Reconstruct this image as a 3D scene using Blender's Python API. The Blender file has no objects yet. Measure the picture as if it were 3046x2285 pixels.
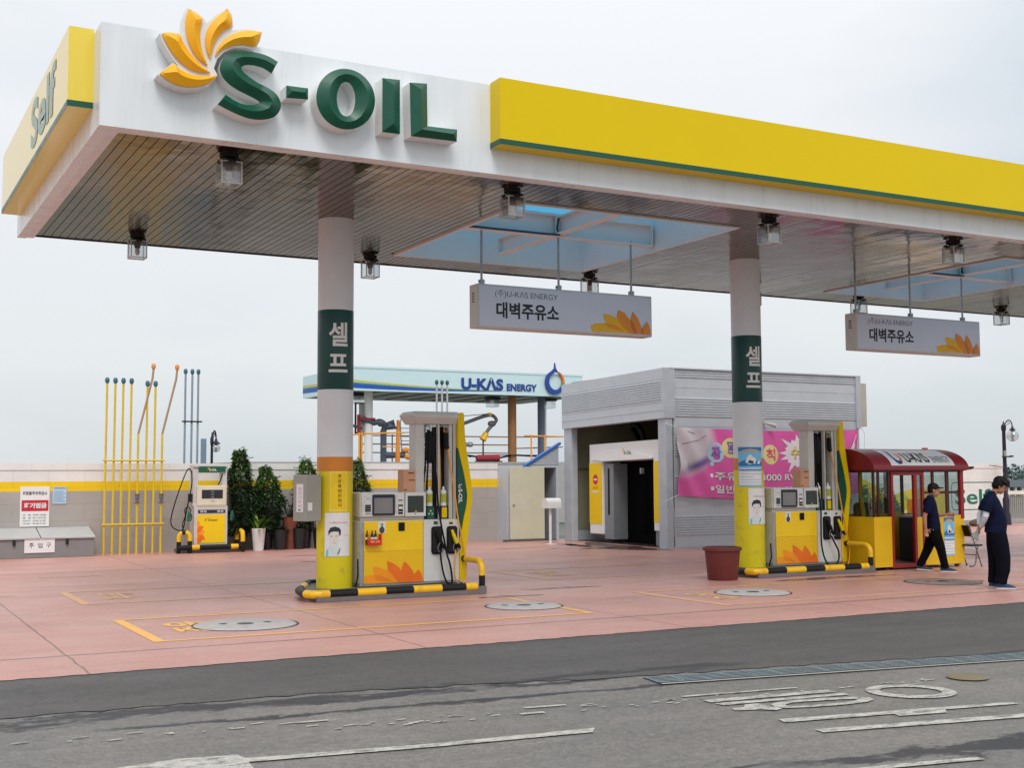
import bpy, bmesh, math, random
from mathutils import Vector, Matrix
random.seed(7)
S = bpy.context.scene
COL = S.collection
rad = math.radians

# ------------------------------------------------------------------ camera, world, sun, exposure
cam = bpy.data.cameras.new('camera'); camo = bpy.data.objects.new('camera', cam); COL.objects.link(camo)
cam.sensor_width = 36; cam.sensor_fit = 'HORIZONTAL'; cam.lens = 43.642; cam.clip_end = 3000; cam.clip_start = .1
def cam_matrix(yaw, pit, rol):
    cy, sy, cp, sp = math.cos(yaw), math.sin(yaw), math.cos(pit), math.sin(pit)
    f = Vector((sy*cp, cy*cp, sp)); r = Vector((cy, -sy, 0)); u = r.cross(f)
    c, s = math.cos(rol), math.sin(rol)
    r2 = c*r + s*u; u2 = -s*r + c*u
    return Matrix((r2, u2, -f)).transposed()
camo.rotation_euler = cam_matrix(rad(28.35363), rad(4.25694), rad(-.29175)).to_euler()
camo.location = (0, 0, 1.8)
S.camera = camo
S.view_settings.view_transform = 'Standard'; S.view_settings.look = 'None'
S.view_settings.exposure = 0; S.view_settings.gamma = 1
SUN_EL, SUN_AZ = 52, 200       # azimuth clockwise from +Y
W = bpy.data.worlds.new('World'); S.world = W; W.use_nodes = True
nt = W.node_tree; nt.nodes.clear(); N = nt.nodes.new; LK = nt.links.new
wo = N('ShaderNodeOutputWorld'); mixs = N('ShaderNodeMixShader')
sky = N('ShaderNodeTexSky'); sky.sky_type = 'NISHITA'; sky.sun_disc = False
sky.sun_elevation = rad(SUN_EL); sky.sun_rotation = rad(SUN_AZ)
b1 = N('ShaderNodeBackground'); b1.inputs[1].default_value = .1; LK(sky.outputs[0], b1.inputs[0])
tc = N('ShaderNodeTexCoord'); sp = N('ShaderNodeSeparateXYZ'); LK(tc.outputs['Generated'], sp.inputs[0])
cr = N('ShaderNodeValToRGB'); LK(sp.outputs[2], cr.inputs[0])
e = cr.color_ramp.elements
e[0].position = 0; e[0].color = (.74, .775, .80, 1)
e[1].position = 1; e[1].color = (1.35, 1.36, 1.38, 1)
for p, c in ((.10, (.83, .855, .872)), (.22, (.89, .91, .935)), (.45, (1.06, 1.07, 1.09))):
    q = e.new(p); q.color = (*c, 1)
mp = N('ShaderNodeMapping'); mp.inputs['Scale'].default_value = (1, 1, 2.6); LK(tc.outputs['Generated'], mp.inputs[0])
nz = N('ShaderNodeTexNoise'); nz.inputs['Scale'].default_value = 1.6; nz.inputs['Detail'].default_value = 5; nz.inputs['Roughness'].default_value = .45
LK(mp.outputs[0], nz.inputs['Vector'])
cr2 = N('ShaderNodeValToRGB'); LK(nz.outputs[0], cr2.inputs[0])
cr2.color_ramp.elements[0].position = .38; cr2.color_ramp.elements[0].color = (.78, .835, .88, 1)
cr2.color_ramp.elements[1].position = .58; cr2.color_ramp.elements[1].color = (1.02, 1.02, 1.02, 1)
mx = N('ShaderNodeMix'); mx.data_type = 'RGBA'; mx.blend_type = 'MULTIPLY'; mx.inputs[0].default_value = 1
LK(cr.outputs[0], mx.inputs[6]); LK(cr2.outputs[0], mx.inputs[7])
b2 = N('ShaderNodeBackground'); b2.inputs[1].default_value = 1.0; LK(mx.outputs[2], b2.inputs[0])
mixs.inputs[0].default_value = .9; LK(b1.outputs[0], mixs.inputs[1]); LK(b2.outputs[0], mixs.inputs[2]); LK(mixs.outputs[0], wo.inputs[0])
sl = bpy.data.lights.new('sun', 'SUN'); sl.energy = 1.7; sl.angle = rad(25); sl.color = (1, .975, .94)
so = bpy.data.objects.new('sun', sl); COL.objects.link(so)
sd = Vector((math.sin(rad(SUN_AZ))*math.cos(rad(SUN_EL)), math.cos(rad(SUN_AZ))*math.cos(rad(SUN_EL)), math.sin(rad(SUN_EL))))
so.rotation_euler = sd.to_track_quat('Z', 'Y').to_euler(); so.location = (0, -10, 30)

# ------------------------------------------------------------------ materials
MATS = {}
def lin(c):
    return tuple((x/255/12.92 if x <= 10 else ((x/255+.055)/1.055)**2.4) for x in c)
def M(name, rgb=(200, 200, 200), rough=.5, metal=0., var=.10, scale=3., bump=0., bscale=60., spec=.5, emit=None, streak=0., scuff=0.):
    if name in MATS: return MATS[name]
    m = bpy.data.materials.new(name); m.use_nodes = True; n = m.node_tree; MATS[name] = m
    b = n.nodes['Principled BSDF']; c = (*lin(rgb), 1)
    b.inputs['Roughness'].default_value = rough; b.inputs['Metallic'].default_value = metal
    b.inputs['Specular IOR Level'].default_value = spec; b.inputs['Base Color'].default_value = c
    A = n.nodes.new; K = n.links.new
    t = A('ShaderNodeTexCoord')
    if var > 0:
        z = A('ShaderNodeTexNoise'); z.inputs['Scale'].default_value = scale; z.inputs['Detail'].default_value = 7; z.inputs['Roughness'].default_value = .62
        if streak:
            mp = A('ShaderNodeMapping'); mp.inputs['Scale'].default_value = (1, 1, streak); K(t.outputs['Object'], mp.inputs[0]); K(mp.outputs[0], z.inputs['Vector'])
        else: K(t.outputs['Object'], z.inputs['Vector'])
        r = A('ShaderNodeMapRange'); r.inputs[1].default_value = .3; r.inputs[2].default_value = .7
        r.inputs[3].default_value = 1-var; r.inputs[4].default_value = 1+var*.6; K(z.outputs[0], r.inputs[0])
        x = A('ShaderNodeMix'); x.data_type = 'RGBA'; x.blend_type = 'MULTIPLY'; x.inputs[0].default_value = 1
        x.inputs[6].default_value = c; K(r.outputs[0], x.inputs[7]); K(x.outputs[2], b.inputs['Base Color'])
        r2 = A('ShaderNodeMapRange'); r2.inputs[1].default_value = .3; r2.inputs[2].default_value = .7
        r2.inputs[3].default_value = max(0, rough-.08); r2.inputs[4].default_value = min(1, rough+.08); K(z.outputs[0], r2.inputs[0]); K(r2.outputs[0], b.inputs['Roughness'])
    if scuff:                                # chips and grime spots
        z = A('ShaderNodeTexNoise'); z.inputs['Scale'].default_value = 5; z.inputs['Detail'].default_value = 10; z.inputs['Roughness'].default_value = .72; K(t.outputs['Object'], z.inputs['Vector'])
        r = A('ShaderNodeMapRange'); r.inputs[1].default_value = .56; r.inputs[2].default_value = .70; r.inputs[4].default_value = scuff; K(z.outputs[0], r.inputs[0])
        x = A('ShaderNodeMix'); x.data_type = 'RGBA'; K(r.outputs[0], x.inputs[0]); x.inputs[7].default_value = (*lin((92, 80, 66)), 1)
        if b.inputs['Base Color'].links: K(b.inputs['Base Color'].links[0].from_socket, x.inputs[6])
        else: x.inputs[6].default_value = c
        K(x.outputs[2], b.inputs['Base Color'])
    if bump:
        z = A('ShaderNodeTexNoise'); z.inputs['Scale'].default_value = bscale; z.inputs['Detail'].default_value = 4; K(t.outputs['Object'], z.inputs['Vector'])
        u = A('ShaderNodeBump'); u.inputs['Strength'].default_value = bump; u.inputs['Distance'].default_value = .02; K(z.outputs[0], u.inputs['Height']); K(u.outputs[0], b.inputs['Normal'])
    if emit: b.inputs['Emission Color'].default_value = (*lin(emit[0]), 1); b.inputs['Emission Strength'].default_value = emit[1]
    return m
def glass(name, tint=(225, 235, 235), gl=.12, rough=.02):
    if name in MATS: return MATS[name]
    m = bpy.data.materials.new(name); m.use_nodes = True; n = m.node_tree; n.nodes.clear(); MATS[name] = m
    A = n.nodes.new; K = n.links.new
    o = A('ShaderNodeOutputMaterial'); x = A('ShaderNodeMixShader'); t = A('ShaderNodeBsdfTransparent'); g = A('ShaderNodeBsdfGlossy')
    t.inputs[0].default_value = (*lin(tint), 1); g.inputs['Roughness'].default_value = rough
    lw = A('ShaderNodeLayerWeight'); lw.inputs[0].default_value = .35; ma = A('ShaderNodeMath'); ma.operation = 'MULTIPLY_ADD'
    K(lw.outputs[1], ma.inputs[0]); ma.inputs[1].default_value = .5; ma.inputs[2].default_value = gl
    K(ma.outputs[0], x.inputs[0]); K(t.outputs[0], x.inputs[1]); K(g.outputs[0], x.inputs[2]); K(x.outputs[0], o.inputs[0])
    return m
def translucent(name, rgb):
    if name in MATS: return MATS[name]
    m = bpy.data.materials.new(name); m.use_nodes = True; n = m.node_tree; n.nodes.clear(); MATS[name] = m
    A = n.nodes.new; K = n.links.new
    o = A('ShaderNodeOutputMaterial'); x = A('ShaderNodeMixShader'); t = A('ShaderNodeBsdfTranslucent'); d = A('ShaderNodeBsdfDiffuse')
    t.inputs[0].default_value = (*lin(rgb), 1); d.inputs[0].default_value = (*lin(rgb), 1); x.inputs[0].default_value = .25
    K(t.outputs[0], x.inputs[1]); K(d.outputs[0], x.inputs[2]); K(x.outputs[0], o.inputs[0])
    return m

# ------------------------------------------------------------------ mesh builder
class MB:
    def __init__(s): s.v = []; s.f = []; s.m = []
    def add(s, vs, fs, mi=0):
        o = len(s.v); s.v += [tuple(p) for p in vs]; s.f += [tuple(i+o for i in f) for f in fs]; s.m += [mi]*len(fs); return s
    def box(s, x0, x1, y0, y1, z0, z1, mi=0):
        return s.add([(x0,y0,z0),(x1,y0,z0),(x1,y1,z0),(x0,y1,z0),(x0,y0,z1),(x1,y0,z1),(x1,y1,z1),(x0,y1,z1)],
                     [(3,2,1,0),(4,5,6,7),(0,1,5,4),(1,2,6,5),(2,3,7,6),(3,0,4,7)], mi)
    def obox(s, p, ax, w, d, h, mi=0):      # oriented box: centre-bottom p, rotation ax about z
        c, n = math.cos(ax), math.sin(ax); q = []
        for z in (0, h):
            for a, b in ((-1,-1),(1,-1),(1,1),(-1,1)):
                x, y = a*w/2, b*d/2; q.append((p[0]+x*c-y*n, p[1]+x*n+y*c, p[2]+z))
        return s.add(q, [(3,2,1,0),(4,5,6,7),(0,1,5,4),(1,2,6,5),(2,3,7,6),(3,0,4,7)], mi)
    def quad(s, a, b, c, d, mi=0): return s.add([a,b,c,d], [(0,1,2,3)], mi)
    def poly(s, pts, mi=0): return s.add(pts, [tuple(range(len(pts)))], mi)
    def prism(s, pts, axis, a, b, mi=0, mi_side=None):
        n = len(pts)
        def P(p, t): return (p[0], t, p[1]) if axis == 'y' else ((t, p[0], p[1]) if axis == 'x' else (p[0], p[1], t))
        s.add([P(p, a) for p in pts] + [P(p, b) for p in pts], [tuple(range(n)), tuple(range(2*n-1, n-1, -1))], mi)
        o = len(s.v)-2*n
        for i in range(n):
            s.f.append((o+i, o+(i+1) % n, o+n+(i+1) % n, o+n+i)); s.m.append(mi if mi_side is None else mi_side)
        return s
    def tube(s, path, r, n=8, mi=0, cap=True, closed=False):
        P = [Vector(p) for p in path]; L = len(P); R = r if isinstance(r, (list, tuple)) else [r]*L
        o = len(s.v); up = None
        for i in range(L):
            t = (P[(i+1) % L]-P[i-1]) if closed else (P[min(i+1, L-1)]-P[max(i-1, 0)])
            if t.length < 1e-9: t = Vector((0, 0, 1))
            t.normalize()
            if up is None: up = Vector((0, 0, 1)) if abs(t.z) < .9 else Vector((1, 0, 0))
            a = (up - t*up.dot(t))
            if a.length < 1e-6: a = Vector((0, 1, 0)) - t*t.y
            a.normalize(); b = t.cross(a); up = a
            for k in range(n):
                q = 2*math.pi*k/n; s.v.append(tuple(P[i]+(a*math.cos(q)+b*math.sin(q))*R[i]))
        for i in range(L if closed else L-1):
            j = (i+1) % L
            for k in range(n):
                s.f.append((o+i*n+k, o+i*n+(k+1) % n, o+j*n+(k+1) % n, o+j*n+k)); s.m.append(mi)
        if cap and not closed:
            s.f.append(tuple(o+k for k in range(n))); s.m.append(mi); s.f.append(tuple(o+(L-1)*n+k for k in reversed(range(n)))); s.m.append(mi)
        return s
    def cyl(s, c, r, z0, z1, n=24, mi=0, r2=None):
        r2 = r if r2 is None else r2
        return s.lathe([(0, z0), (r, z0), (r2, z1), (0, z1)], c, n, mi)
    def lathe(s, prof, c, n=16, mi=0):
        o = len(s.v); L = len(prof)
        for r, z in prof:
            for k in range(n):
                q = 2*math.pi*k/n; s.v.append((c[0]+max(r, 1e-5)*math.cos(q), c[1]+max(r, 1e-5)*math.sin(q), (c[2] if len(c) > 2 else 0)+z))
        for i in range(L-1):
            for k in range(n):
                s.f.append((o+i*n+k, o+i*n+(k+1) % n, o+(i+1)*n+(k+1) % n, o+(i+1)*n+k)); s.m.append(mi)
        return s
    def ell(s, c, r, nu=12, nv=8, mi=0, rot=None):
        o = len(s.v)
        for j in range(nv+1):
            th = math.pi*j/nv
            for k in range(nu):
                q = 2*math.pi*k/nu; p = Vector((max(math.sin(th), 1e-4)*math.cos(q)*r[0], max(math.sin(th), 1e-4)*math.sin(q)*r[1], math.cos(th)*r[2]))
                if rot is not None: p = rot @ p
                s.v.append((c[0]+p.x, c[1]+p.y, c[2]+p.z))
        for j in range(nv):
            for k in range(nu):
                s.f.append((o+j*nu+k, o+j*nu+(k+1) % nu, o+(j+1)*nu+(k+1) % nu, o+(j+1)*nu+k)); s.m.append(mi)
        return s
    def loft(s, secs, n=14, mi=0, cap=True):   # secs: (centre, axis a vector, axis b vector)
        o = len(s.v); L = len(secs)
        for c, a, b in secs:
            c, a, b = Vector(c), Vector(a), Vector(b)
            for k in range(n):
                q = 2*math.pi*k/n; s.v.append(tuple(c+a*math.cos(q)+b*math.sin(q)))
        for i in range(L-1):
            for k in range(n):
                s.f.append((o+i*n+k, o+i*n+(k+1) % n, o+(i+1)*n+(k+1) % n, o+(i+1)*n+k)); s.m.append(mi)
        if cap:
            s.f.append(tuple(o+k for k in range(n))); s.m.append(mi); s.f.append(tuple(o+(L-1)*n+k for k in reversed(range(n)))); s.m.append(mi)
        return s
    def flat(s, pts, fn, mi=0, dx=None):       # 2-D polygon mapped on to a surface
        if dx is None: return s.poly([fn(x, y) for x, y in pts], mi)
        v, f = slice2d([(x, y) for x, y in pts], [tuple(range(len(pts)))], dx)
        return s.add([fn(x, y) for x, y in v], f, mi)
    def text(s, body, box, fn, mi=0, bold=0., dx=None, dy=None):   # text stretched to box (u0,v0,u1,v1)
        v, f = glyphs(body, bold)
        xs = [p[0] for p in v]; ys = [p[1] for p in v]; x0, x1, y0, y1 = min(xs), max(xs), min(ys), max(ys)
        u0, v0, u1, v1 = box
        v = [(u0+(x-x0)/(x1-x0)*(u1-u0), v0+(y-y0)/(y1-y0)*(v1-v0)) for x, y in v]
        if dx: v, f = slice2d(v, f, dx)
        if dy: v, f = slice2d([(y, x) for x, y in v], f, dy); v = [(x, y) for y, x in v]
        return s.add([fn(x, y) for x, y in v], f, mi)
GL = {}
def glyphs(body, bold):
    k = (body, bold)
    if k not in GL:
        c = bpy.data.curves.new('t', 'FONT'); c.body = body; c.offset = bold; c.fill_mode = 'FRONT'; c.resolution_u = 4
        o = bpy.data.objects.new('t', c); COL.objects.link(o); dg = bpy.context.evaluated_depsgraph_get(); dg.update()
        me = bpy.data.meshes.new_from_object(o.evaluated_get(dg))
        GL[k] = ([(p.co.x, p.co.y) for p in me.vertices], [tuple(p.vertices) for p in me.polygons])
        bpy.data.objects.remove(o); bpy.data.curves.remove(c); bpy.data.meshes.remove(me)
    return GL[k]
def slice2d(v, f, dx):
    bm = bmesh.new(); vv = [bm.verts.new((x, y, 0)) for x, y in v]
    for q in f:
        try: bm.faces.new([vv[i] for i in q])
        except ValueError: pass
    xs = [p[0] for p in v]; t = min(xs)+dx
    while t < max(xs)-1e-4:
        bmesh.ops.bisect_plane(bm, geom=bm.verts[:]+bm.edges[:]+bm.faces[:], plane_co=(t, 0, 0), plane_no=(1, 0, 0)); t += dx
    bm.verts.index_update(); r = ([(p.co.x, p.co.y) for p in bm.verts], [tuple(p.index for p in q.verts) for q in bm.faces]); bm.free()
    return r

# ------------------------------------------------------------------ objects
ORG = {}
def props(o, label=None, cat=None, group=None, kind=None):
    if label: o['label'] = label
    if cat: o['category'] = cat
    if group: o['group'] = group
    if kind: o['kind'] = kind
    return o
def thing(name, label, cat, loc, group=None):
    o = bpy.data.objects.new(name, None); COL.objects.link(o); o.location = loc; o.empty_display_size = .1
    ORG[o] = Vector(loc); return props(o, label, cat, group)
def obj(name, mb, mats, parent=None, bevel=0., smooth=None, loc=None, label=None, kind=None, recalc=True):
    if not isinstance(mats, (list, tuple)): mats = [mats]
    org = ORG[parent] if parent is not None else Vector(loc or (0, 0, 0))
    me = bpy.data.meshes.new(name)
    me.from_pydata([(p[0]-org.x, p[1]-org.y, p[2]-org.z) for p in mb.v], [], mb.f)
    for m in mats: me.materials.append(m)
    me.polygons.foreach_set('material_index', mb.m)
    if recalc:
        bm = bmesh.new(); bm.from_mesh(me); bmesh.ops.recalc_face_normals(bm, faces=bm.faces[:]); bm.to_mesh(me); bm.free()
    if smooth is not None:
        me.shade_smooth(); me.set_sharp_from_angle(angle=rad(smooth))
    me.update()
    o = bpy.data.objects.new(name, me); COL.objects.link(o)
    if parent is not None: o.parent = parent
    else: o.location = org
    ORG[o] = org
    if bevel:
        d = o.modifiers.new('b', 'BEVEL'); d.width = bevel; d.segments = 2; d.limit_method = 'ANGLE'; d.angle_limit = rad(50)
    if label: o['label'] = label
    if kind: o['kind'] = kind
    return o
def tag1(name, mb, mats, label, cat, loc, group=None, kind=None, **k):
    o = obj(name, mb, mats, None, loc=loc, **k); return props(o, label, cat, group, kind)
def dup(root, off, label=None, skip=()):
    r = root.copy(); COL.objects.link(r); r.location = root.location+Vector(off); ORG[r] = ORG[root]+Vector(off)
    if label: r['label'] = label
    for ch in list(root.children):
        if ch.name.split('.')[0] in skip: continue
        c = ch.copy(); COL.objects.link(c); c.parent = r; ORG[c] = ORG[r]
        for g in list(ch.children):
            d = g.copy(); COL.objects.link(d); d.parent = c; ORG[d] = ORG[r]
    return r
def remesh(mb, vox, name, mat, parent, smooth_it=3, **k):    # union of closed shells as one continuous surface
    me = bpy.data.meshes.new('r'); me.from_pydata(mb.v, [], mb.f)
    bm = bmesh.new(); bm.from_mesh(me); bmesh.ops.recalc_face_normals(bm, faces=bm.faces[:]); bm.to_mesh(me); bm.free()
    o = bpy.data.objects.new('r', me); COL.objects.link(o)
    d = o.modifiers.new('r', 'REMESH'); d.mode = 'VOXEL'; d.voxel_size = vox
    d = o.modifiers.new('s', 'SMOOTH'); d.iterations = smooth_it; d.factor = .5
    dg = bpy.context.evaluated_depsgraph_get(); dg.update()
    m2 = bpy.data.meshes.new_from_object(o.evaluated_get(dg)); q = MB()
    q.v = [tuple(p.co) for p in m2.vertices]; q.f = [tuple(p.vertices) for p in m2.polygons]; q.m = [0]*len(q.f)
    bpy.data.objects.remove(o); bpy.data.meshes.remove(me); bpy.data.meshes.remove(m2)
    return obj(name, q, mat, parent, smooth=60, recalc=False, **k)
def arc(c, r, a0, a1, n, plane='xz', y=0):
    q = []
    for i in range(n+1):
        t = rad(a0+(a1-a0)*i/n); u, v = c[0]+r*math.cos(t), c[1]+r*math.sin(t)
        q.append((u, y, v) if plane == 'xz' else ((y, u, v) if plane == 'yz' else (u, v, y)))
    return q
def rrect(x0, x1, z0, z1, r, n=4):
    q = []
    for cx, cz, a in ((x1-r, z1-r, 0), (x0+r, z1-r, 90), (x0+r, z0+r, 180), (x1-r, z0+r, 270)):
        for i in range(n+1):
            t = rad(a+90*i/n); q.append((cx+r*math.cos(t), cz+r*math.sin(t)))
    return q
white = M('white_paint', (226, 226, 224), .45, var=.05, scale=1.2)
black = M('black_rubber', (20, 20, 22), .55, var=.1, spec=.2)
yel = M('yellow_paint', (226, 194, 0), .4, var=.03, scale=.6, spec=.2)
grn = M('dark_green_paint', (0, 78, 58), .35, var=.03)
grey = M('grey_paint', (150, 150, 148), .5)
steel = M('galvanised_steel', (170, 174, 178), .4, .7, var=.12, scale=8)
dark = M('dark_metal', (38, 38, 42), .45, .3)
PETALS=[[(3.043,6.377),(3.098,6.434),(3.195,6.513),(3.242,6.472),(3.334,6.431),(3.449,6.414),(3.584,6.426),(3.69,6.452),(3.658,6.406),(3.594,6.349),(3.508,6.305),(3.403,6.276),(3.279,6.273),(3.175,6.296),(3.1,6.337)],[(3.06,6.841),(3.12,6.861),(3.252,6.862),(3.291,6.786),(3.359,6.69),(3.437,6.604),(3.524,6.529),(3.612,6.48),(3.506,6.462),(3.391,6.483),(3.295,6.533),(3.208,6.607),(3.141,6.693),(3.093,6.773)],[(3.358,7.181),(3.439,7.146),(3.513,7.09),(3.495,7.007),(3.486,6.907),(3.498,6.791),(3.526,6.687),(3.582,6.558),(3.494,6.603),(3.416,6.689),(3.363,6.788),(3.331,6.901),(3.322,7.017),(3.334,7.108)],[(3.798,7.259),(3.848,7.188),(3.859,7.08),(3.781,7.017),(3.704,6.924),(3.647,6.806),(3.61,6.641),(3.57,6.724),(3.553,6.82),(3.561,6.93),(3.605,7.046),(3.691,7.151)],[(4.219,7.051),(4.18,6.944),(4.134,6.872),(4.03,6.875),(3.921,6.857),(3.813,6.807),(3.735,6.755),(3.668,6.684),(3.69,6.763),(3.744,6.861),(3.821,6.94),(3.929,7.002),(4.068,7.05)]]
PLATE=[(3.021,6.37),(3.191,6.532),(3.261,6.494),(3.2,6.563),(3.123,6.667),(3.065,6.762),(3.035,6.851),(3.119,6.884),(3.261,6.889),(3.307,6.867),(3.302,6.974),(3.311,7.094),(3.342,7.202),(3.448,7.173),(3.536,7.113),(3.569,7.06),(3.671,7.167),(3.813,7.286),(3.867,7.212),(3.883,7.074),(3.866,7.027),(4.048,7.072),(4.229,7.067),(4.2,6.947),(4.151,6.848),(4.021,6.847),(3.892,6.826),(3.784,6.759),(3.697,6.655),(3.66,6.541),(3.703,6.468),(3.681,6.415),(3.604,6.325),(3.489,6.275),(3.384,6.25),(3.261,6.251),(3.147,6.286),(3.072,6.329)]
LET_S=[((4.416,6.725),(4.34,6.571)),((4.293,6.776),(4.234,6.62)),((4.151,6.796),(4.117,6.636)),((3.991,6.788),(4.029,6.626)),((3.863,6.751),(3.985,6.599)),((3.775,6.688),(3.978,6.582)),((3.725,6.58),(3.984,6.563)),((3.73,6.492),(4.004,6.538)),((3.788,6.402),(4.074,6.489)),((3.897,6.329),(4.175,6.436)),((4.027,6.278),(4.297,6.393)),((4.127,6.242),(4.399,6.332)),((4.181,6.216),(4.453,6.238)),((4.188,6.205),(4.446,6.147)),((4.168,6.182),(4.371,6.05)),((4.098,6.156),(4.22,5.997)),((3.998,6.154),(4.06,5.994)),((3.899,6.184),(3.881,6.039)),((3.792,6.24),(3.7,6.109))]
LET_L=[((6.116,6.729),(6.354,6.75)),((6.133,6.046),(6.361,6.203)),((6.769,6.056),(6.774,6.214))]
LET_I=[((5.749,6.732),(5.984,6.742)),((5.747,6.049),(5.986,6.052))]
LET_H=[((4.521,6.455),(4.518,6.304)),((4.79,6.46),(4.791,6.323))]
LET_O=[((5.653,6.428),(5.392,6.406)),((5.65,6.385),(5.391,6.382)),((5.643,6.342),(5.389,6.358)),((5.631,6.3),(5.386,6.335)),((5.615,6.259),(5.381,6.312)),((5.594,6.22),(5.375,6.29)),((5.569,6.183),(5.367,6.27)),((5.54,6.149),(5.358,6.252)),((5.508,6.118),(5.348,6.235)),((5.473,6.091),(5.337,6.22)),((5.436,6.068),(5.325,6.207)),((5.396,6.049),(5.313,6.197)),((5.355,6.034),(5.3,6.19)),((5.313,6.024),(5.287,6.185)),((5.271,6.018),(5.274,6.182)),((5.229,6.018),(5.261,6.183)),((5.187,6.022),(5.248,6.186)),((5.146,6.031),(5.235,6.191)),((5.107,6.044),(5.223,6.199)),((5.07,6.061),(5.211,6.21)),((5.036,6.083),(5.2,6.223)),((5.004,6.108),(5.19,6.238)),((4.976,6.137),(5.181,6.255)),((4.952,6.17),(5.173,6.274)),((4.932,6.205),(5.167,6.294)),((4.916,6.242),(5.162,6.316)),((4.904,6.281),(5.158,6.339)),((4.897,6.322),(5.156,6.362)),((4.894,6.363),(5.155,6.386)),((4.896,6.405),(5.156,6.41)),((4.903,6.447),(5.158,6.433)),((4.914,6.489),(5.161,6.456)),((4.93,6.529),(5.166,6.479)),((4.949,6.568),(5.172,6.501)),((4.973,6.604),(5.18,6.521)),((5.001,6.638),(5.188,6.539)),((5.032,6.669),(5.198,6.556)),((5.066,6.696),(5.209,6.571)),((5.103,6.72),(5.221,6.584)),((5.142,6.74),(5.233,6.594)),((5.182,6.756),(5.246,6.602)),((5.224,6.767),(5.259,6.607)),((5.267,6.773),(5.272,6.61)),((5.31,6.775),(5.285,6.61)),((5.352,6.772),(5.298,6.607)),((5.393,6.764),(5.311,6.601)),((5.433,6.752),(5.324,6.593)),((5.471,6.735),(5.335,6.583)),((5.506,6.713),(5.346,6.57)),((5.538,6.687),(5.356,6.554)),((5.567,6.658),(5.365,6.537)),((5.593,6.625),(5.373,6.518)),((5.614,6.59),(5.38,6.498)),((5.631,6.552),(5.385,6.476)),((5.643,6.512),(5.389,6.453)),((5.65,6.471),(5.391,6.43))]
SIGNPET=[('y',[(0.63,0.167),(0.665,0.231),(0.71,0.252),(0.754,0.198),(0.843,0.023),(0.639,0.009)]),('y',[(0.706,0.49),(0.747,0.479),(0.787,0.408),(0.836,0.225),(0.88,0.012),(0.836,0.021),(0.769,0.126),(0.724,0.246),(0.71,0.371)]),('o',[(0.717,0.244),(0.761,0.232),(0.799,0.166),(0.839,0.029),(0.78,0.106),(0.732,0.15)]),('o',[(0.795,0.623),(0.836,0.553),(0.865,0.397),(0.876,0.235),(0.896,0.016),(0.865,0.018),(0.828,0.157),(0.802,0.314),(0.79,0.458)]),('o',[(0.886,0.6),(0.917,0.444),(0.936,0.25),(0.939,0.019),(0.899,0.016),(0.876,0.169),(0.871,0.365)]),('d',[(0.871,0.398),(0.889,0.304),(0.906,0.16),(0.91,0.015),(0.896,0.016),(0.876,0.202)]),('o',[(0.973,0.359),(0.987,0.263),(1.0,0.013),(0.936,0.015),(0.947,0.187)]),('d',[(0.941,0.169),(0.95,0.194),(0.953,0.016),(0.936,0.015)])]
PUMPPET=[('l',[(0.309,0.266),(0.393,0.294),(0.505,0.305),(0.607,0.274),(0.812,0.203),(0.927,0.166),(0.309,0.173)]),('l',[(0.51,0.435),(0.618,0.415),(0.732,0.374),(0.812,0.318),(0.881,0.242),(0.927,0.166),(0.812,0.203),(0.652,0.283),(0.539,0.309),(0.516,0.372)]),('m',[(0.528,0.309),(0.629,0.294),(0.72,0.259),(0.812,0.2),(0.915,0.169),(0.743,0.206),(0.562,0.224)]),('o',[(0.743,0.515),(0.857,0.464),(0.949,0.397),(1.007,0.289),(0.996,0.169),(0.927,0.166),(0.858,0.274),(0.754,0.373)]),('o',[(1.03,0.494),(1.1,0.433),(1.17,0.346),(1.205,0.27),(1.193,0.169),(0.996,0.169),(0.973,0.28),(0.984,0.396)]),('o',[(1.269,0.363),(1.322,0.287),(1.351,0.167),(1.193,0.169),(1.181,0.25),(1.216,0.312)])]
FIN_A=[(1.967,2.814),(2.064,2.811),(2.075,2.651),(2.096,2.388),(2.128,2.145),(2.16,1.951),(2.197,1.708),(2.213,1.515),(2.205,1.361)]
FIN_B=[(2.19,1.32),(2.172,1.134),(2.143,0.916),(2.112,0.699),(2.093,0.482),(2.087,0.157)]
FIN_GA=[(1.982,2.203),(2.014,2.067),(2.057,1.903),(2.094,1.729),(2.121,1.564),(2.123,1.458),(2.115,1.362)]
FIN_GB=[(2.127,1.463),(2.108,1.321),(2.071,1.169),(2.034,0.984)]
GLY=[[(6.138,8.199),(6.726,8.137),(7.35,8.067),(7.348,7.959),(6.698,8.035),(6.146,8.082)],[(6.142,8.042),(6.77,7.95),(7.366,7.887),(7.341,7.797),(6.759,7.87),(6.157,7.937)],[(6.133,7.803),(6.242,7.794),(6.324,7.882),(6.445,7.867),(6.442,7.746),(6.471,7.608),(6.376,7.571),(6.298,7.655),(6.094,7.72)],[(6.159,7.293),(7.146,7.115),(8.205,6.923),(8.211,6.836),(7.518,6.954),(7.435,6.859),(7.019,6.935),(7.047,7.018),(6.118,7.174)],[(6.134,6.878),(7.018,6.717),(7.906,6.55),(7.935,6.496),(7.854,6.431),(6.118,6.767)],[(5.51,5.868),(5.997,5.795),(6.437,5.704),(6.433,5.635),(5.686,5.767)]]
LOOP=[((6.499,7.781),(6.599,7.724)),((6.627,7.832),(6.688,7.755)),((6.789,7.838),(6.815,7.738)),((7.096,7.79),(7.037,7.695)),((7.316,7.707),(7.178,7.656)),((7.386,7.608),(7.24,7.621)),((7.355,7.54),(7.224,7.587)),((7.233,7.483),(7.147,7.561)),((6.988,7.486),(6.974,7.563)),((6.691,7.535),(6.747,7.597)),((6.511,7.599),(6.611,7.635)),((6.45,7.674),(6.575,7.683))]
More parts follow.
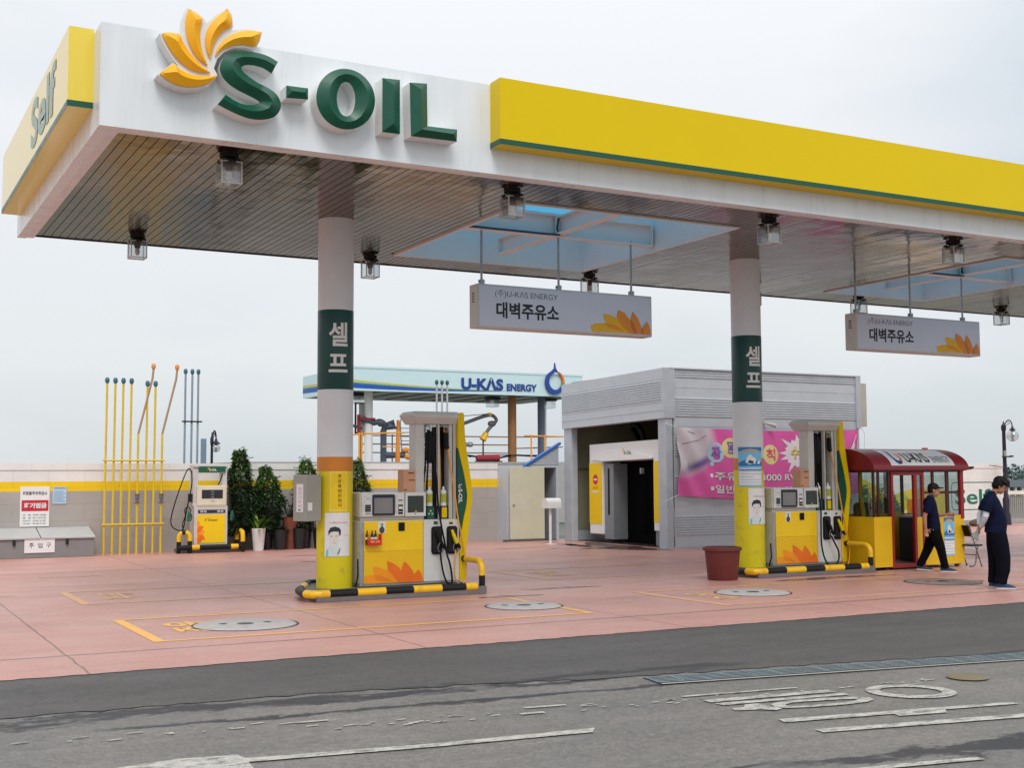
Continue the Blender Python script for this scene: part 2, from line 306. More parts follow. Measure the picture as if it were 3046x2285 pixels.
ORING=[((8.159,7.415),(8.08,7.504)),((8.112,7.38),(8.052,7.483)),((8.06,7.354),(8.019,7.468)),((8.003,7.338),(7.983,7.459)),((7.943,7.331),(7.945,7.456)),((7.882,7.334),(7.905,7.46)),((7.821,7.346),(7.865,7.47)),((7.763,7.368),(7.826,7.486)),((7.709,7.398),(7.789,7.508)),((7.66,7.436),(7.756,7.535)),((7.617,7.481),(7.727,7.565)),((7.583,7.531),(7.702,7.599)),((7.558,7.585),(7.684,7.636)),((7.542,7.642),(7.672,7.673)),((7.537,7.7),(7.667,7.711)),((7.543,7.758),(7.668,7.748)),((7.559,7.813),(7.677,7.782)),((7.585,7.864),(7.692,7.814)),((7.621,7.909),(7.714,7.841)),((7.666,7.947),(7.742,7.864)),((7.719,7.977),(7.775,7.88)),((7.777,7.997),(7.811,7.891)),((7.839,8.007),(7.851,7.894)),((7.904,8.005),(7.892,7.891)),((7.968,7.993),(7.933,7.881)),((8.03,7.971),(7.974,7.864)),((8.088,7.939),(8.012,7.842)),((8.14,7.898),(8.046,7.814)),((8.183,7.849),(8.076,7.782)),((8.218,7.795),(8.101,7.747)),((8.242,7.738),(8.118,7.709)),((8.255,7.678),(8.13,7.67)),((8.257,7.618),(8.134,7.632)),((8.248,7.56),(8.13,7.595)),((8.228,7.506),(8.12,7.561)),((8.197,7.457),(8.103,7.53))]
# ------------------------------------------------------------------ ground
def ground_mat(name, c1, c2, grain, joints=False, big=.35, rough=.75, stain=None, wet=None):
    m = bpy.data.materials.new(name); m.use_nodes = True; n = m.node_tree; b = n.nodes['Principled BSDF']; MATS[name] = m
    A = n.nodes.new; K = n.links.new; t = A('ShaderNodeTexCoord')
    def noise(sc, det=6, ro=.6, vec=None, st=None):
        z = A('ShaderNodeTexNoise'); z.inputs['Scale'].default_value = sc; z.inputs['Detail'].default_value = det; z.inputs['Roughness'].default_value = ro
        if st:
            mp = A('ShaderNodeMapping'); mp.inputs['Scale'].default_value = st; K(t.outputs['Object'], mp.inputs[0]); K(mp.outputs[0], z.inputs['Vector'])
        else: K(t.outputs['Object'], z.inputs['Vector'])
        return z.outputs[0]
    def rng(src, a, b_, lo, hi):
        r = A('ShaderNodeMapRange'); r.inputs[1].default_value = a; r.inputs[2].default_value = b_; r.inputs[3].default_value = lo; r.inputs[4].default_value = hi; K(src, r.inputs[0]); return r.outputs[0]
    def mul(col, fac):
        x = A('ShaderNodeMix'); x.data_type = 'RGBA'; x.blend_type = 'MULTIPLY'; x.inputs[0].default_value = 1; K(col, x.inputs[6]); K(fac, x.inputs[7]); return x.outputs[2]
    x = A('ShaderNodeMix'); x.data_type = 'RGBA'; x.inputs[6].default_value = (*lin(c1), 1); x.inputs[7].default_value = (*lin(c2), 1)
    K(rng(noise(big, 8, .62, st=(1, 1.7, 1)), .35, .65, 0, 1), x.inputs[0]); col = x.outputs[2]
    col = mul(col, rng(noise(48, 4, .8), .38, .62, 1-grain, 1+grain)); col = mul(col, rng(noise(17, 5, .75), .38, .62, 1-grain*.5, 1+grain*.5))
    col = mul(col, rng(noise(1.1, 7, .7, st=(.5, 3.2, 1)), .3, .7, 1-grain*.55, 1+grain*.45))
    col = mul(col, rng(noise(9, 8, .7), .3, .7, 1-grain*.7, 1+grain*.5))
    if stain:
        s = rng(noise(.55, 9, .7, st=(1, 2.2, 1)), .56, .72, 0, 1); x = A('ShaderNodeMix'); x.data_type = 'RGBA'; K(s, x.inputs[0]); K(col, x.inputs[6]); x.inputs[7].default_value = (*lin(stain), 1)
        y = A('ShaderNodeMix'); y.data_type = 'RGBA'; y.inputs[0].default_value = .45; K(col, y.inputs[6]); K(x.outputs[2], y.inputs[7]); y.inputs[0].default_value = .6; col = y.outputs[2]
    if wet:                                   # damp ragged seam along a line y = a + b x
        g = A('ShaderNodeSeparateXYZ'); K(t.outputs['Object'], g.inputs[0])
        for a_, b__, w_, x0_, x1_, sc_ in wet:
            l = A('ShaderNodeMath'); l.operation = 'MULTIPLY_ADD'; K(g.outputs[0], l.inputs[0]); l.inputs[1].default_value = -b__; K(g.outputs[1], l.inputs[2])
            s = A('ShaderNodeMath'); s.operation = 'SUBTRACT'; K(l.outputs[0], s.inputs[0]); s.inputs[1].default_value = a_
            s2 = A('ShaderNodeMath'); s2.operation = 'ADD'; K(s.outputs[0], s2.inputs[0]); K(rng(noise(sc_, 8, .75, st=(.45, 1, 1)), .3, .7, -w_*1.3, w_*1.3), s2.inputs[1])
            u = A('ShaderNodeMath'); u.operation = 'ABSOLUTE'; K(s2.outputs[0], u.inputs[0]); k1 = rng(u.outputs[0], w_*.45, w_*.75, 1, 0)
            p1 = A('ShaderNodeMath'); p1.operation = 'MULTIPLY'; K(k1, p1.inputs[0]); K(rng(g.outputs[0], x0_-.3, x0_, 0, 1), p1.inputs[1])
            p2 = A('ShaderNodeMath'); p2.operation = 'MULTIPLY'; K(p1.outputs[0], p2.inputs[0]); K(rng(g.outputs[0], x1_, x1_+.4, 1, 0), p2.inputs[1])
            p3 = A('ShaderNodeMath'); p3.operation = 'MULTIPLY'; K(p2.outputs[0], p3.inputs[0]); K(rng(noise(1.7, 6, .7), .32, .46, .2, 1), p3.inputs[1])
            x = A('ShaderNodeMix'); x.data_type = 'RGBA'; K(p3.outputs[0], x.inputs[0]); K(col, x.inputs[6]); x.inputs[7].default_value = (*lin((52, 52, 55)), 1); col = x.outputs[2]
    if joints:
        col = mul(col, rng(noise(1.0, 6, .6, st=(.10, 2.1, 1)), .5, .72, 1, .84)); col = mul(col, rng(noise(5, 9, .8), .58, .7, 1, .72))
        g = A('ShaderNodeSeparateXYZ'); K(t.outputs['Object'], g.inputs[0])
        wob = rng(noise(1.5, 4), 0, 1, -.03, .03)
        def line(out, off, period, w):
            a = A('ShaderNodeMath'); a.operation = 'ADD'; K(out, a.inputs[0]); K(wob, a.inputs[1])
            s = A('ShaderNodeMath'); s.operation = 'SUBTRACT'; K(a.outputs[0], s.inputs[0]); s.inputs[1].default_value = off-period/2
            q = A('ShaderNodeMath'); q.operation = 'FLOORED_MODULO'; K(s.outputs[0], q.inputs[0]); q.inputs[1].default_value = period
            d = A('ShaderNodeMath'); d.operation = 'SUBTRACT'; K(q.outputs[0], d.inputs[0]); d.inputs[1].default_value = period/2
            u = A('ShaderNodeMath'); u.operation = 'ABSOLUTE'; K(d.outputs[0], u.inputs[0])
            return rng(u.outputs[0], w*.4, w, .42, 1)
        col = mul(col, line(g.outputs[0], 2.08, 3.42, .016)); col = mul(col, line(g.outputs[1], 13.42, 60, .05)); col = mul(col, line(g.outputs[1], 25.2, 60, .04))
    K(col, b.inputs['Base Color'])
    K(rng(noise(.8, 6), .35, .65, rough-.22, rough), b.inputs['Roughness'])
    u = A('ShaderNodeBump'); u.inputs['Strength'].default_value = .35; u.inputs['Distance'].default_value = .012; K(noise(70, 4, .75), u.inputs['Height']); K(u.outputs[0], b.inputs['Normal'])
    return m
def ragged(pts, step, amp, rnd):
    q = []
    for i in range(len(pts)-1):
        a, b = Vector(pts[i]), Vector(pts[i+1]); n = max(1, int((b-a).length/step))
        for k in range(n):
            p = a.lerp(b, k/n); q.append((p.x+rnd.uniform(-amp, amp)*.3, p.y+rnd.uniform(-amp, amp)))
    q.append(tuple(pts[-1])); return q
rn = random.Random(3)
far_m = ground_mat('far_ground', (120, 122, 112), (96, 102, 88), .12, big=.05)
asph = ground_mat('road_asphalt', (121, 117, 113), (109, 106, 102), .24, big=.5, stain=(98, 96, 93), wet=[(9.60, -.099, .10, 1.9, 6.4, 2.2), (9.9, 0, .24, -3, 3.6, 1.6), (10.03, -.08, .15, 3.2, 6, 1.9), (6.5, -.08, .2, 5.4, 9, 2.2), (6.35, -.02, .06, 4, 5, 3)])
apr = ground_mat('apron_asphalt', (86, 83, 81), (77, 75, 73), .24, big=.6, wet=[(10.2, -.075, .16, -3, 7.5, 1.8), (9.62, -.075, .10, 5.5, 14, 2.4)])
pink = ground_mat('pink_concrete', (200, 152, 141), (186, 137, 126), .11, joints=True, big=.28, rough=.55, stain=(146, 112, 106))
def sheet(name, pts, z, mat):
    return props(obj(name, MB().poly([(x, y, z) for x, y in pts]), mat, None), kind='structure')
g = MB(); g.poly([(1800*math.cos(2*math.pi*i/48), 1800*math.sin(2*math.pi*i/48), -.03) for i in range(48)])
props(obj('ground', g, far_m), kind='structure')
sheet('road', [(-60, -8), (80, -8), (80, 11.5), (-60, 11.5)], -.012, asph)
edge = [(-60, 13.5), (-4, 10.75), (1.1, 10.22), (3.8, 10.05), (6.3, 9.5), (8.6, 9.15), (10.6, 8.74), (16, 7.8), (80, -2)]
sheet('apron', ragged(edge, .12, .05, rn)+[(80, 12.4), (-60, 12.4)], -.006, apr)
sheet('forecourt', ragged([(-60, 12.08), (80, 12.08)], .09, .022, rn)+[(80, 31.2), (-60, 31.2)], 0, pink)
def band(a, b, w):
    a, b = Vector(a), Vector(b); n = (b-a).normalized(); p = Vector((-n.y, n.x))*w/2
    return [tuple(a+p), tuple(b+p), tuple(b-p), tuple(a-p)]
wetm = M('damp_concrete', (104, 78, 74), .22, var=.25, scale=4)
def blotch(x, y, rx, ry, seed):
    r = random.Random(seed); ph = [r.uniform(0, 6.28) for _ in range(6)]
    return [(x+rx*math.cos(t)*(1+sum(.22/(k+1)*math.sin((k+2)*t+ph[k]) for k in range(6))), y+ry*math.sin(t)*(1+sum(.25/(k+1)*math.sin((k+3)*t+ph[k]) for k in range(6)))) for t in [2*math.pi*i/60 for i in range(60)]]
for i, (x, y, rx, ry) in enumerate(((17.3, 26.8, .8, 1.8), (16.6, 26.3, .5, .16), (16.9, 28.2, .25, .6), (15.9, 26.9, .35, .06), (14.8, 27.4, .5, .05), (9.4, 27.6, .45, .07), (10.0, 26.6, .35, .06), (10.6, 25.7, .12, .09), (9.0, 25.6, .3, .04), (8.9, 16.6, .5, .12), (10.2, 17.4, .7, .1), (15.3, 16.6, 1.2, .16))): sheet('damp_patch', blotch(x, y, rx, ry, i), .003, wetm)
crk = M('crack_dark', (112, 78, 72), .8, var=.1)
for i, pts in enumerate(([(3.2, 24.0), (3.9, 23.9), (4.3, 24.1)], [(12.6, 22.5), (13.4, 22.3)], [(13.5, 24.5), (14.4, 24.2), (15.2, 24.1)], [(1.2, 20.6), (2.4, 20.55)], [(11.2, 20.2), (11.7, 20.1)])):
    pp = ragged(pts, .08, .02, rn); b = MB()
    for k in range(len(pp)-1): b.poly([(x, y, .0035) for x, y in band(pp[k], pp[k+1], .022)])
    props(obj('crack', b, crk), kind='structure')
# worn paint: shows the asphalt through where it has rubbed off
def worn(name, rgb, under, thr):
    m = M(name, rgb, .6, var=.12, scale=5); n = m.node_tree; b = n.nodes['Principled BSDF']; A = n.nodes.new; K = n.links.new
    t = A('ShaderNodeTexCoord'); z = A('ShaderNodeTexNoise'); z.inputs['Scale'].default_value = 9; z.inputs['Detail'].default_value = 10; z.inputs['Roughness'].default_value = .88; mp = A('ShaderNodeMapping'); mp.inputs['Scale'].default_value = (.6, 1.6, 1); K(t.outputs['Object'], mp.inputs[0]); K(mp.outputs[0], z.inputs['Vector'])
    r = A('ShaderNodeMapRange'); r.inputs[1].default_value = thr; r.inputs[2].default_value = thr+.10; K(z.outputs[0], r.inputs[0])
    x = A('ShaderNodeMix'); x.data_type = 'RGBA'; K(r.outputs[0], x.inputs[0]); x.inputs[6].default_value = (*lin(rgb), 1); x.inputs[7].default_value = (*lin(under), 1); K(x.outputs[2], b.inputs['Base Color'])
    return m
wpaint = worn('white_road_paint', (190, 187, 178), (112, 109, 105), .47)
ypaint = worn('yellow_bay_paint', (240, 184, 92), (196, 148, 136), .53)
yfaint = worn('faded_yellow_bay_paint', (230, 180, 112), (196, 148, 136), .46)
def marks(polys, mat, z):
    b = MB()
    for p in polys: b.poly([(x, y, z) for x, y in p])
    return props(obj('road_marking', b, mat), kind='structure')
def ring(c, rx, ry, w, rot, a0=0, a1=360, n=40):
    o, i = [], []
    for k in range(n+1):
        t = rad(a0+(a1-a0)*k/n)
        for L, d in ((o, 0), (i, w)):
            x, y = (rx-d)*math.cos(t), (ry-d*.6)*math.sin(t); L.append((c[0]+x*math.cos(rot)-y*math.sin(rot), c[1]+x*math.sin(rot)+y*math.cos(rot)))
    return [[o[k], o[k+1], i[k+1], i[k]] for k in range(n)]
marks([[(2.348, 7.994), (3.606, 7.79), (4.815, 7.70), (4.725, 7.575), (3.6, 7.69), (2.337, 7.879)]], wpaint, -.003)
marks([[(.6, 8.0), (1.49, 8.11), (1.97, 8.187), (2.33, 8.117), (2.348, 7.994), (2.315, 7.687), (2.28, 7.55), (.6, 7.5)]], wpaint, -.002)
marks(GLY, wpaint, -.003)
for rg in (LOOP, ORING): marks([[rg[k][0], rg[(k+1) % len(rg)][0], rg[(k+1) % len(rg)][1], rg[k][1]] for k in range(len(rg))], wpaint, -.0026)
fl = []
for i in range(70):                                     # flecks of an old line along the road edge
    x = rn.uniform(.6, 9); y = 8.95-.13*(x-1)+rn.uniform(-.12, .12)+(.25 if x < 3 else 0); w = rn.uniform(.01, .06)
    fl.append([(x, y), (x+w*2, y+.01), (x+w*2, y-.02), (x, y-.02)])
fl += [band((6.1, 8.42), (7.2, 8.28), .05), band((4.75, 8.62), (5.1, 8.58), .05), band((4.6, 8.42), (4.8, 8.4), .06), band((3.0, 8.95), (3.25, 8.93), .05)]
marks(fl, wpaint, -.0035)
def bay(x0, x1, y0, y1, mat, txt, wl=.13, w=.085):
    b = MB(); z = .004
    for p in (band((x0, y0+w/2), (x1, y0+w/2), w), band((x0, y1-w/2), (x1, y1-w/2), w), band((x0+wl/2, y0+w), (x0+wl/2, y1-w), wl), band((x1-w/2, y0+w), (x1-w/2, y1-w), w)):
        b.poly([(x, y, z) for x, y in p])
    b.text(txt, (-.55, -.55, .55, 0), lambda u, v: (x0+.45-v, (y0+y1)/2+.05+u, z), bold=.035)
    return props(obj('bay_marking', b, mat), kind='structure')
bay(3.08, 8.78, 14.0, 16.42, ypaint, '주유')
bay(3.08, 8.78, 18.62, 20.82, yfaint, '주유')
bay(10.8, 16.9, 13.85, 16.15, yfaint, '주유')
bay(10.85, 16.9, 18.8, 21.1, yfaint, '주유')
# drain channel
gm = M('drain_grate_steel', (126, 140, 144), .5, .2, var=.2, scale=5); gd = M('drain_dark', (84, 94, 98), .6)
dc = MB(); a = Vector((6.35, 9.22, 0)); d = Vector((12.5-6.35, 8.28-9.22, 0)); L = d.length; d.normalize(); nn = Vector((-d.y, d.x, 0))
def dq(s0, s1, o0, o1, z, mi): dc.quad(*[tuple(a+d*s+nn*o+Vector((0, 0, z))) for s, o in ((s0, o0), (s1, o0), (s1, o1), (s0, o1))], mi)
dq(0, L, -.21, .17, -.0042, 1)
for k in range(5): dq(0, L, -.16+k*.065, -.16+k*.065+.036, .0005, 0)
for k in range(int(L/.25)): dq(k*.25, k*.25+.02, -.16, .136, .0, 0)
dq(0, L, -.25, -.212, .0006, 2)
tag1('drain_grate', dc, [gm, gd, M('kerb_concrete', (168, 164, 154), .8)], 'long steel drain grate set in the asphalt along the road edge', 'drain', (6.35, 9.22, 0), recalc=False)
# manholes
conc = M('manhole_concrete', (182, 176, 173), .7, var=.16, scale=6, bump=.2)
for x, y, r, lab in ((4.42, 15.1, .62, 'concrete manhole cover in the nearest yellow bay, on the side by the painted letters'), (8.4, 15.25, .52, 'concrete manhole cover crossed by the yellow bay end line in front of the first pump'),
                    (12.35, 15.15, .56, 'concrete manhole cover in the faded bay in front of the brown tub'), (16.25, 15.0, .6, 'dark manhole cover between the booth and the standing man')):
    b = MB(); b.lathe([(0, .016), (r-.03, .016), (r, .004), (r, -.005)], (x, y), 40)
    q = MB()
    for dx, dy, rr in ((0, 0, .1), (-.25, .1, .05), (.28, .02, .05)): q.lathe([(0, .021), (rr, .019), (rr, .012)], (x+dx, y+dy), 14)
    q.lathe([(r+.005, .006), (r+.03, .0055), (r+.03, .001)], (x, y), 40)
    t = thing('manhole_cover', lab, 'manhole cover', (x, y, 0), 'manhole covers'); obj('cover', b, conc if x < 16 else M('manhole_dark', (138, 122, 116), .7, var=.2, scale=5), t, smooth=40); obj('lid', q, dark, t)
b = MB(); q = []
for k in range(24):
    t = 2*math.pi*k/24; q.append((17.0+.12*math.cos(t)*(1+.2*math.sin(3*t)), 14.9+.09*math.sin(t), .008))
b.poly(q); tag1('cardboard_scrap', b, M('cardboard', (190, 140, 95), .85), 'torn scrap of cardboard on the ground beside dark manhole cover', 'litter', (17.0, 14.9, 0))
b = MB(); b.lathe([(0, .012), (.16, .012), (.18, 0)], (8.86, 7.93), 24); tag1('valve_cover', b, M('rusty_iron', (122, 112, 88), .8, .1), 'small round iron valve cover in the road by painted ring', 'valve cover', (8.86, 7.93, -.012))

# ------------------------------------------------------------------ canopy
CX0, CX1, CY0, CY1, ZS = 2.43, 30., 14.22, 21.62, 5.80
SK = [(8.70, 12.60, 15.72, 20.42), (18.87, 21.80, 15.70, 20.42)]
cn = thing('filling_station_canopy', 'large white filling station canopy on round painted columns with raised green letters', 'canopy', (14.75, 18.15, 0))
b = MB()
b.box(CX0, CX1, CY0, CY0+.14, 5.76, 6.95); b.box(CX0, CX0+.14, CY0+.14, CY1, 5.76, 6.95); b.box(CX0+.14, CX1, CY1-.06, CY1, 5.80, 6.95); b.box(CX1-.14, CX1, CY0+.14, CY1-.06, 5.76, 6.95)
obj('fascia', b, M('fascia_white', (226, 230, 233), .3, var=.09, scale=3, streak=.12), cn)
b = MB(); b.box(CX0+.14, CX1-.14, CY0+.14, CY0+.24, 5.762, 5.80); b.box(CX0+.14, CX0+.25, CY0+.24, CY1-.06, 5.762, 5.80)
obj('lip', b, M('lip_white', (222, 226, 228)), cn)
def holes(b, x0, x1, y0, y1, z0, z1):
    xs = x0
    for a0, a1, c0, c1 in SK:
        a0 -= .062; a1 += .062; c0 -= .062; c1 += .062
        b.box(xs, a0, y0, y1, z0, z1); b.box(a0, a1, y0, c0, z0, z1); b.box(a0, a1, c1, y1, z0, z1); xs = a1
    b.box(xs, x1, y0, y1, z0, z1)
b = MB(); holes(b, CX0+.14, CX1-.14, CY0+.14, CY1-.06, 6.5, 6.56); obj('roof', b, grey, cn)
b = MB(); holes(b, CX0+.14, CX1-.14, CY0+.24, CY1-.06, 5.835, 5.84); obj('soffit_light_block', b, M('soffit_dark', (64, 56, 52), .7), cn)  # dark sheet added above the slats to stop light leaking through the gaps
sof = M('soffit_slats', (114, 88, 74), .14, .88, var=.06, scale=.6)
n = sof.node_tree; z = n.nodes.new('ShaderNodeTexNoise'); z.inputs['Scale'].default_value = 1.3; z.inputs['Detail'].default_value = 3
t = n.nodes.new('ShaderNodeTexCoord'); n.links.new(t.outputs['Object'], z.inputs['Vector']); u = n.nodes.new('ShaderNodeBump'); u.inputs['Strength'].default_value = .26; u.inputs['Distance'].default_value = .05
n.links.new(z.outputs[0], u.inputs['Height']); n.links.new(u.outputs[0], n.nodes['Principled BSDF'].inputs['Normal'])
b = MB(); x = CX0+.25; P_ = .128; rs = random.Random(5)
while x < CX1-.2:
    segs = [(CY0+.24, CY1-.1)]
    for a0, a1, c0, c1 in SK:
        if x+P_ > a0-.06 and x < a1+.06: segs = [(CY0+.24, c0-.06), (c1+.06, CY1-.1)]
    tl = rs.uniform(-.0012, .0012)
    for y0, y1 in segs:
        w = P_-.012; b.add([(x, y0, ZS+tl), (x+w, y0, ZS-tl), (x+w, y1, ZS-tl), (x, y1, ZS+tl), (x, y0, ZS+.02), (x+w, y0, ZS+.02), (x+w, y1, ZS+.02), (x, y1, ZS+.02)],
                           [(0,1,2,3), (0,4,5,1), (1,5,6,2), (2,6,7,3), (3,7,4,0)])
    x += P_
obj('soffit', b, sof, cn)
b = MB(); b.box(CX0+.25, CX1-.14, CY1-.10, CY1-.062, 5.785, 5.83); obj('edge_trim', b, M('edge_trim_dark', (52, 44, 52), .5), cn)
def sign_box(name, x0, x1, y0, y1, z0, z1, open_side):
    yel = M('yellow_painted_sheen', (238, 210, 60), .1, var=.02, scale=.6, spec=.8) if not open_side else MATS['yellow_paint']  # end box: same yellow made paler, sky glare put into its colour
    b = MB(); b.box(x0, x1, y0, y1, z0, z1); k = obj(name, b, yel, cn)
    b = MB(); b.box(x0-.005, x1, y0-.005, y0-.0005, z0, z0+.072); b.box(x0-.005, x0-.0005, y0-.0005, y1, z0, z0+.072); obj('stripe', b, grn, k); return k
sign_box('yellow_panel', 7.37, CX1, 13.94, CY0, 6.09, 6.97, 1)
sb = sign_box('yellow_panel', 2.15, CX0, 14.66, 21.25, 6.06, 7.0, 0)
b = MB(); b.text('Self', (0, 0, 2.2, .66), lambda u, v: (2.1445, 17.8-u, 6.25+v), bold=.03); obj('lettering', b, M('faded_green_lettering', (166, 190, 180), .5), sb)
for a0, a1, c0, c1 in SK:
    b = MB(); b.box(a0-.06, a0, c0-.06, c1+.06, 5.775, 6.9); b.box(a1, a1+.06, c0-.06, c1+.06, 5.775, 6.9); b.box(a0, a1, c0-.06, c0, 5.775, 6.9); b.box(a0, a1, c1, c1+.06, 5.775, 6.9)
    sk = obj('skylight', b, white, cn)
    b = MB(); b.box(a0, a1, c0, c1, 6.86, 6.875); obj('skylight_sheet', b, translucent('blue_polycarbonate', (152, 212, 234)), sk)
    b = MB(); ym = 18.05; w = .09; xm = (a0+a1)/2
    def ibeam(x0, x1, y0, y1, z0, z1, al):
        if al == 'x': b.box(x0, x1, ym-w, ym+w, z0, z0+.022); b.box(x0, x1, ym-w, ym+w, z1-.022, z1); b.box(x0, x1, ym-.008, ym+.008, z0+.022, z1-.022); b.box(x1, x1+.02, ym-w-.01, ym+w+.01, z0-.01, z1+.01)
        else: b.box(xm-w, xm+w, y0, y1, z0, z0+.022); b.box(xm-w, xm+w, y0, y1, z1-.022, z1); b.box(xm-.008, xm+.008, y0, y1, z0+.022, z1-.022); b.box(xm-w-.01, xm+w+.01, y1, y1+.02, z0-.01, z1+.01)
    ibeam(a0+.002, a1-.08, 0, 0, 5.86, 6.24, 'x'); ibeam(0, 0, c0+.002, ym-w, 5.90, 6.2, 'y'); ibeam(0, 0, ym+w, c1-.35, 5.90, 6.2, 'y'); obj('beam', b, white, sk)
    b = MB(); b.tube([(a0+.05, 17.95, 5.885), (xm-.3, 17.95, 5.885), (xm-.03, 17.94, 5.89), (xm-.09, 17.93, 5.98), (xm-.06, 17.95, 6.1), (xm-.03, 17.96, 6.21)], .018, 6); obj('cable', b, M('blue_cable', (35, 60, 95), .5), sk)
# columns
AC = M('column_grey', (222, 226, 228), .5, var=.05); colm = [M('column_yellow', (224, 204, 6), .45, var=.05, scale=2, scuff=.4), M('column_orange', (214, 132, 34), .5), AC, M('column_green', (0, 66, 60), .4)]
CR = .275; COLS = [(6.69, 18.15), (14.75, 18.15), (22.81, 18.15)]
def on_col(c, r):
    return lambda u, v: (c[0]+r*math.sin(u/r), c[1]-r*math.cos(u/r), v)
for c in COLS:
    b = MB(); b.lathe([(CR, .1), (CR, 1.89)], c, 48, 0); b.lathe([(CR, 1.89), (CR, 2.11)], c, 48, 1); b.lathe([(CR, 2.11), (CR, 5.83)], c, 48, 2)
    k = obj('column', b, colm, cn, smooth=40)
    b = MB(); b.lathe([(CR, 3.14), (CR+.003, 3.15), (CR+.003, 4.36), (CR, 4.37)], c, 48); obj('band', b, colm[3], k, smooth=40)
    b = MB(); fn = on_col(c, CR+.007); b.text('셀', (-.205, 3.80, .10, 4.17), fn, bold=.022, dx=.02); b.text('프', (-.205, 3.40, .10, 3.68), fn, bold=.022, dx=.02); obj('lettering', b, white, k)
# raised letters and flower
def ribbon(pairs, yb, y1, hmax, closed=False):
    s, g = MB(), MB(); n = len(pairs); L = [p[0] for p in pairs]; R = [p[1] for p in pairs]
    mid = []
    for l, r in pairs:
        w = math.hypot(l[0]-r[0], l[1]-r[1]); mid.append(((l[0]+r[0])/2, (l[1]+r[1])/2, y1-min(hmax, .33*w)))
    if not closed:
        for i, j in ((0, 1), (n-1, n-2)):
            l, r = pairs[i]; w = math.hypot(l[0]-r[0], l[1]-r[1])*.42; dx, dz = mid[j][0]-mid[i][0], mid[j][1]-mid[i][1]; q = max(1e-6, math.hypot(dx, dz)); w = min(w, q*.45); mid[i] = (mid[i][0]+dx/q*w, mid[i][1]+dz/q*w, mid[i][2])
    e = range(n if closed else n-1)
    for i in e:
        j = (i+1) % n
        if closed: s.quad((L[i][0], yb, L[i][1]), (L[j][0], yb, L[j][1]), (R[j][0], yb, R[j][1]), (R[i][0], yb, R[i][1]))
        for A_ in (L, R): s.quad((A_[i][0], yb, A_[i][1]), (A_[j][0], yb, A_[j][1]), (A_[j][0], y1, A_[j][1]), (A_[i][0], y1, A_[i][1]))
        for A_ in (L, R): g.quad((A_[i][0], y1-.0, A_[i][1]), (A_[j][0], y1, A_[j][1]), (mid[j][0], mid[j][2], mid[j][1]), (mid[i][0], mid[i][2], mid[i][1]))
    if not closed:
        for i in (0, n-1):
            l, r = pairs[i]; s.quad((l[0], yb, l[1]), (r[0], yb, r[1]), (r[0], y1, r[1]), (l[0], y1, l[1])); g.poly([(l[0], y1, l[1]), (r[0], y1, r[1]), (mid[i][0], mid[i][2], mid[i][1])])
    return s, g
YB, YF = CY0-.001, 13.99
lg = M('letter_green', (0, 80, 58), .3, var=.03)
def smooth2(p, n=4):
    P = [Vector(q) for q in p]; P = [2*P[0]-P[1]]+P+[2*P[-1]-P[-2]]; o = []
    for i in range(1, len(P)-2):
        for k in range(n):
            t = k/n; a_, b_, c_, d_ = P[i-1], P[i], P[i+1], P[i+2]; o.append(tuple(.5*((2*b_)+(c_-a_)*t+(2*a_-5*b_+4*c_-d_)*t*t+(3*b_-a_-3*c_+d_)*t**3)))
    return o+[tuple(P[-2])]
LET_S = list(zip(smooth2([p[0] for p in LET_S]), smooth2([p[1] for p in LET_S])))
for nm, pr_, cl in (('letter', LET_S, 0), ('letter', LET_H, 0), ('letter', LET_O, 1), ('letter', LET_I, 0), ('letter', LET_L, 0)):
    s_, g_ = ribbon(pr_, YB, YF, .09, cl); k = obj(nm, s_, white, cn, smooth=35); obj('letter_face', g_, lg, k, smooth=38)
b = MB(); b.prism(PLATE, 'y', 14.02, YB); fl_ = obj('flower_emblem', b, white, cn)
def resample(p, n):
    P = [Vector(q) for q in p]; d = [0]
    for i in range(len(P)-1): d.append(d[-1]+(P[i+1]-P[i]).length)
    o = []
    for k in range(n+1):
        t = d[-1]*k/n; i = max(j for j in range(len(P)) if d[j] <= t+1e-9); i = min(i, len(P)-2); f = (t-d[i])/max(1e-9, d[i+1]-d[i]); o.append(tuple(P[i].lerp(P[i+1], f)))
    return o
pm = M('petal_orange_yellow', (248, 178, 14), .35, var=.03)
for p, k in zip(PETALS, (7, 7, 7, 6, 7)):
    A_ = resample(smooth2(p[:k+1]), 20); B_ = resample(smooth2([p[0]]+p[:k-1:-1]), 20)
    pr_ = [(A_[i], B_[i]) for i in range(1, 20)]; s_, g_ = ribbon(pr_, 14.0201, YF, .10)
    for (a_, b_), e_ in ((pr_[0], A_[0]), (pr_[-1], A_[-1])):
        m_ = min(g_.v, key=lambda q: (q[0]-(a_[0]+b_[0])/2)**2+(q[2]-(a_[1]+b_[1])/2)**2+(q[1]-YF+.09)**2*.2)
        i_ = 0 if e_ == A_[0] else -1
        g_.poly([(a_[0], YF, a_[1]), (e_[0], YF, e_[1]), (b_[0], YF, b_[1])]); s_.quad((a_[0], 14.0201, a_[1]), (e_[0], 14.0201, e_[1]), (e_[0], YF, e_[1]), (a_[0], YF, a_[1])); s_.quad((b_[0], 14.0201, b_[1]), (e_[0], 14.0201, e_[1]), (e_[0], YF, e_[1]), (b_[0], YF, b_[1]))
    g_.add(s_.v, s_.f); obj('petal', g_, pm, fl_, smooth=25)

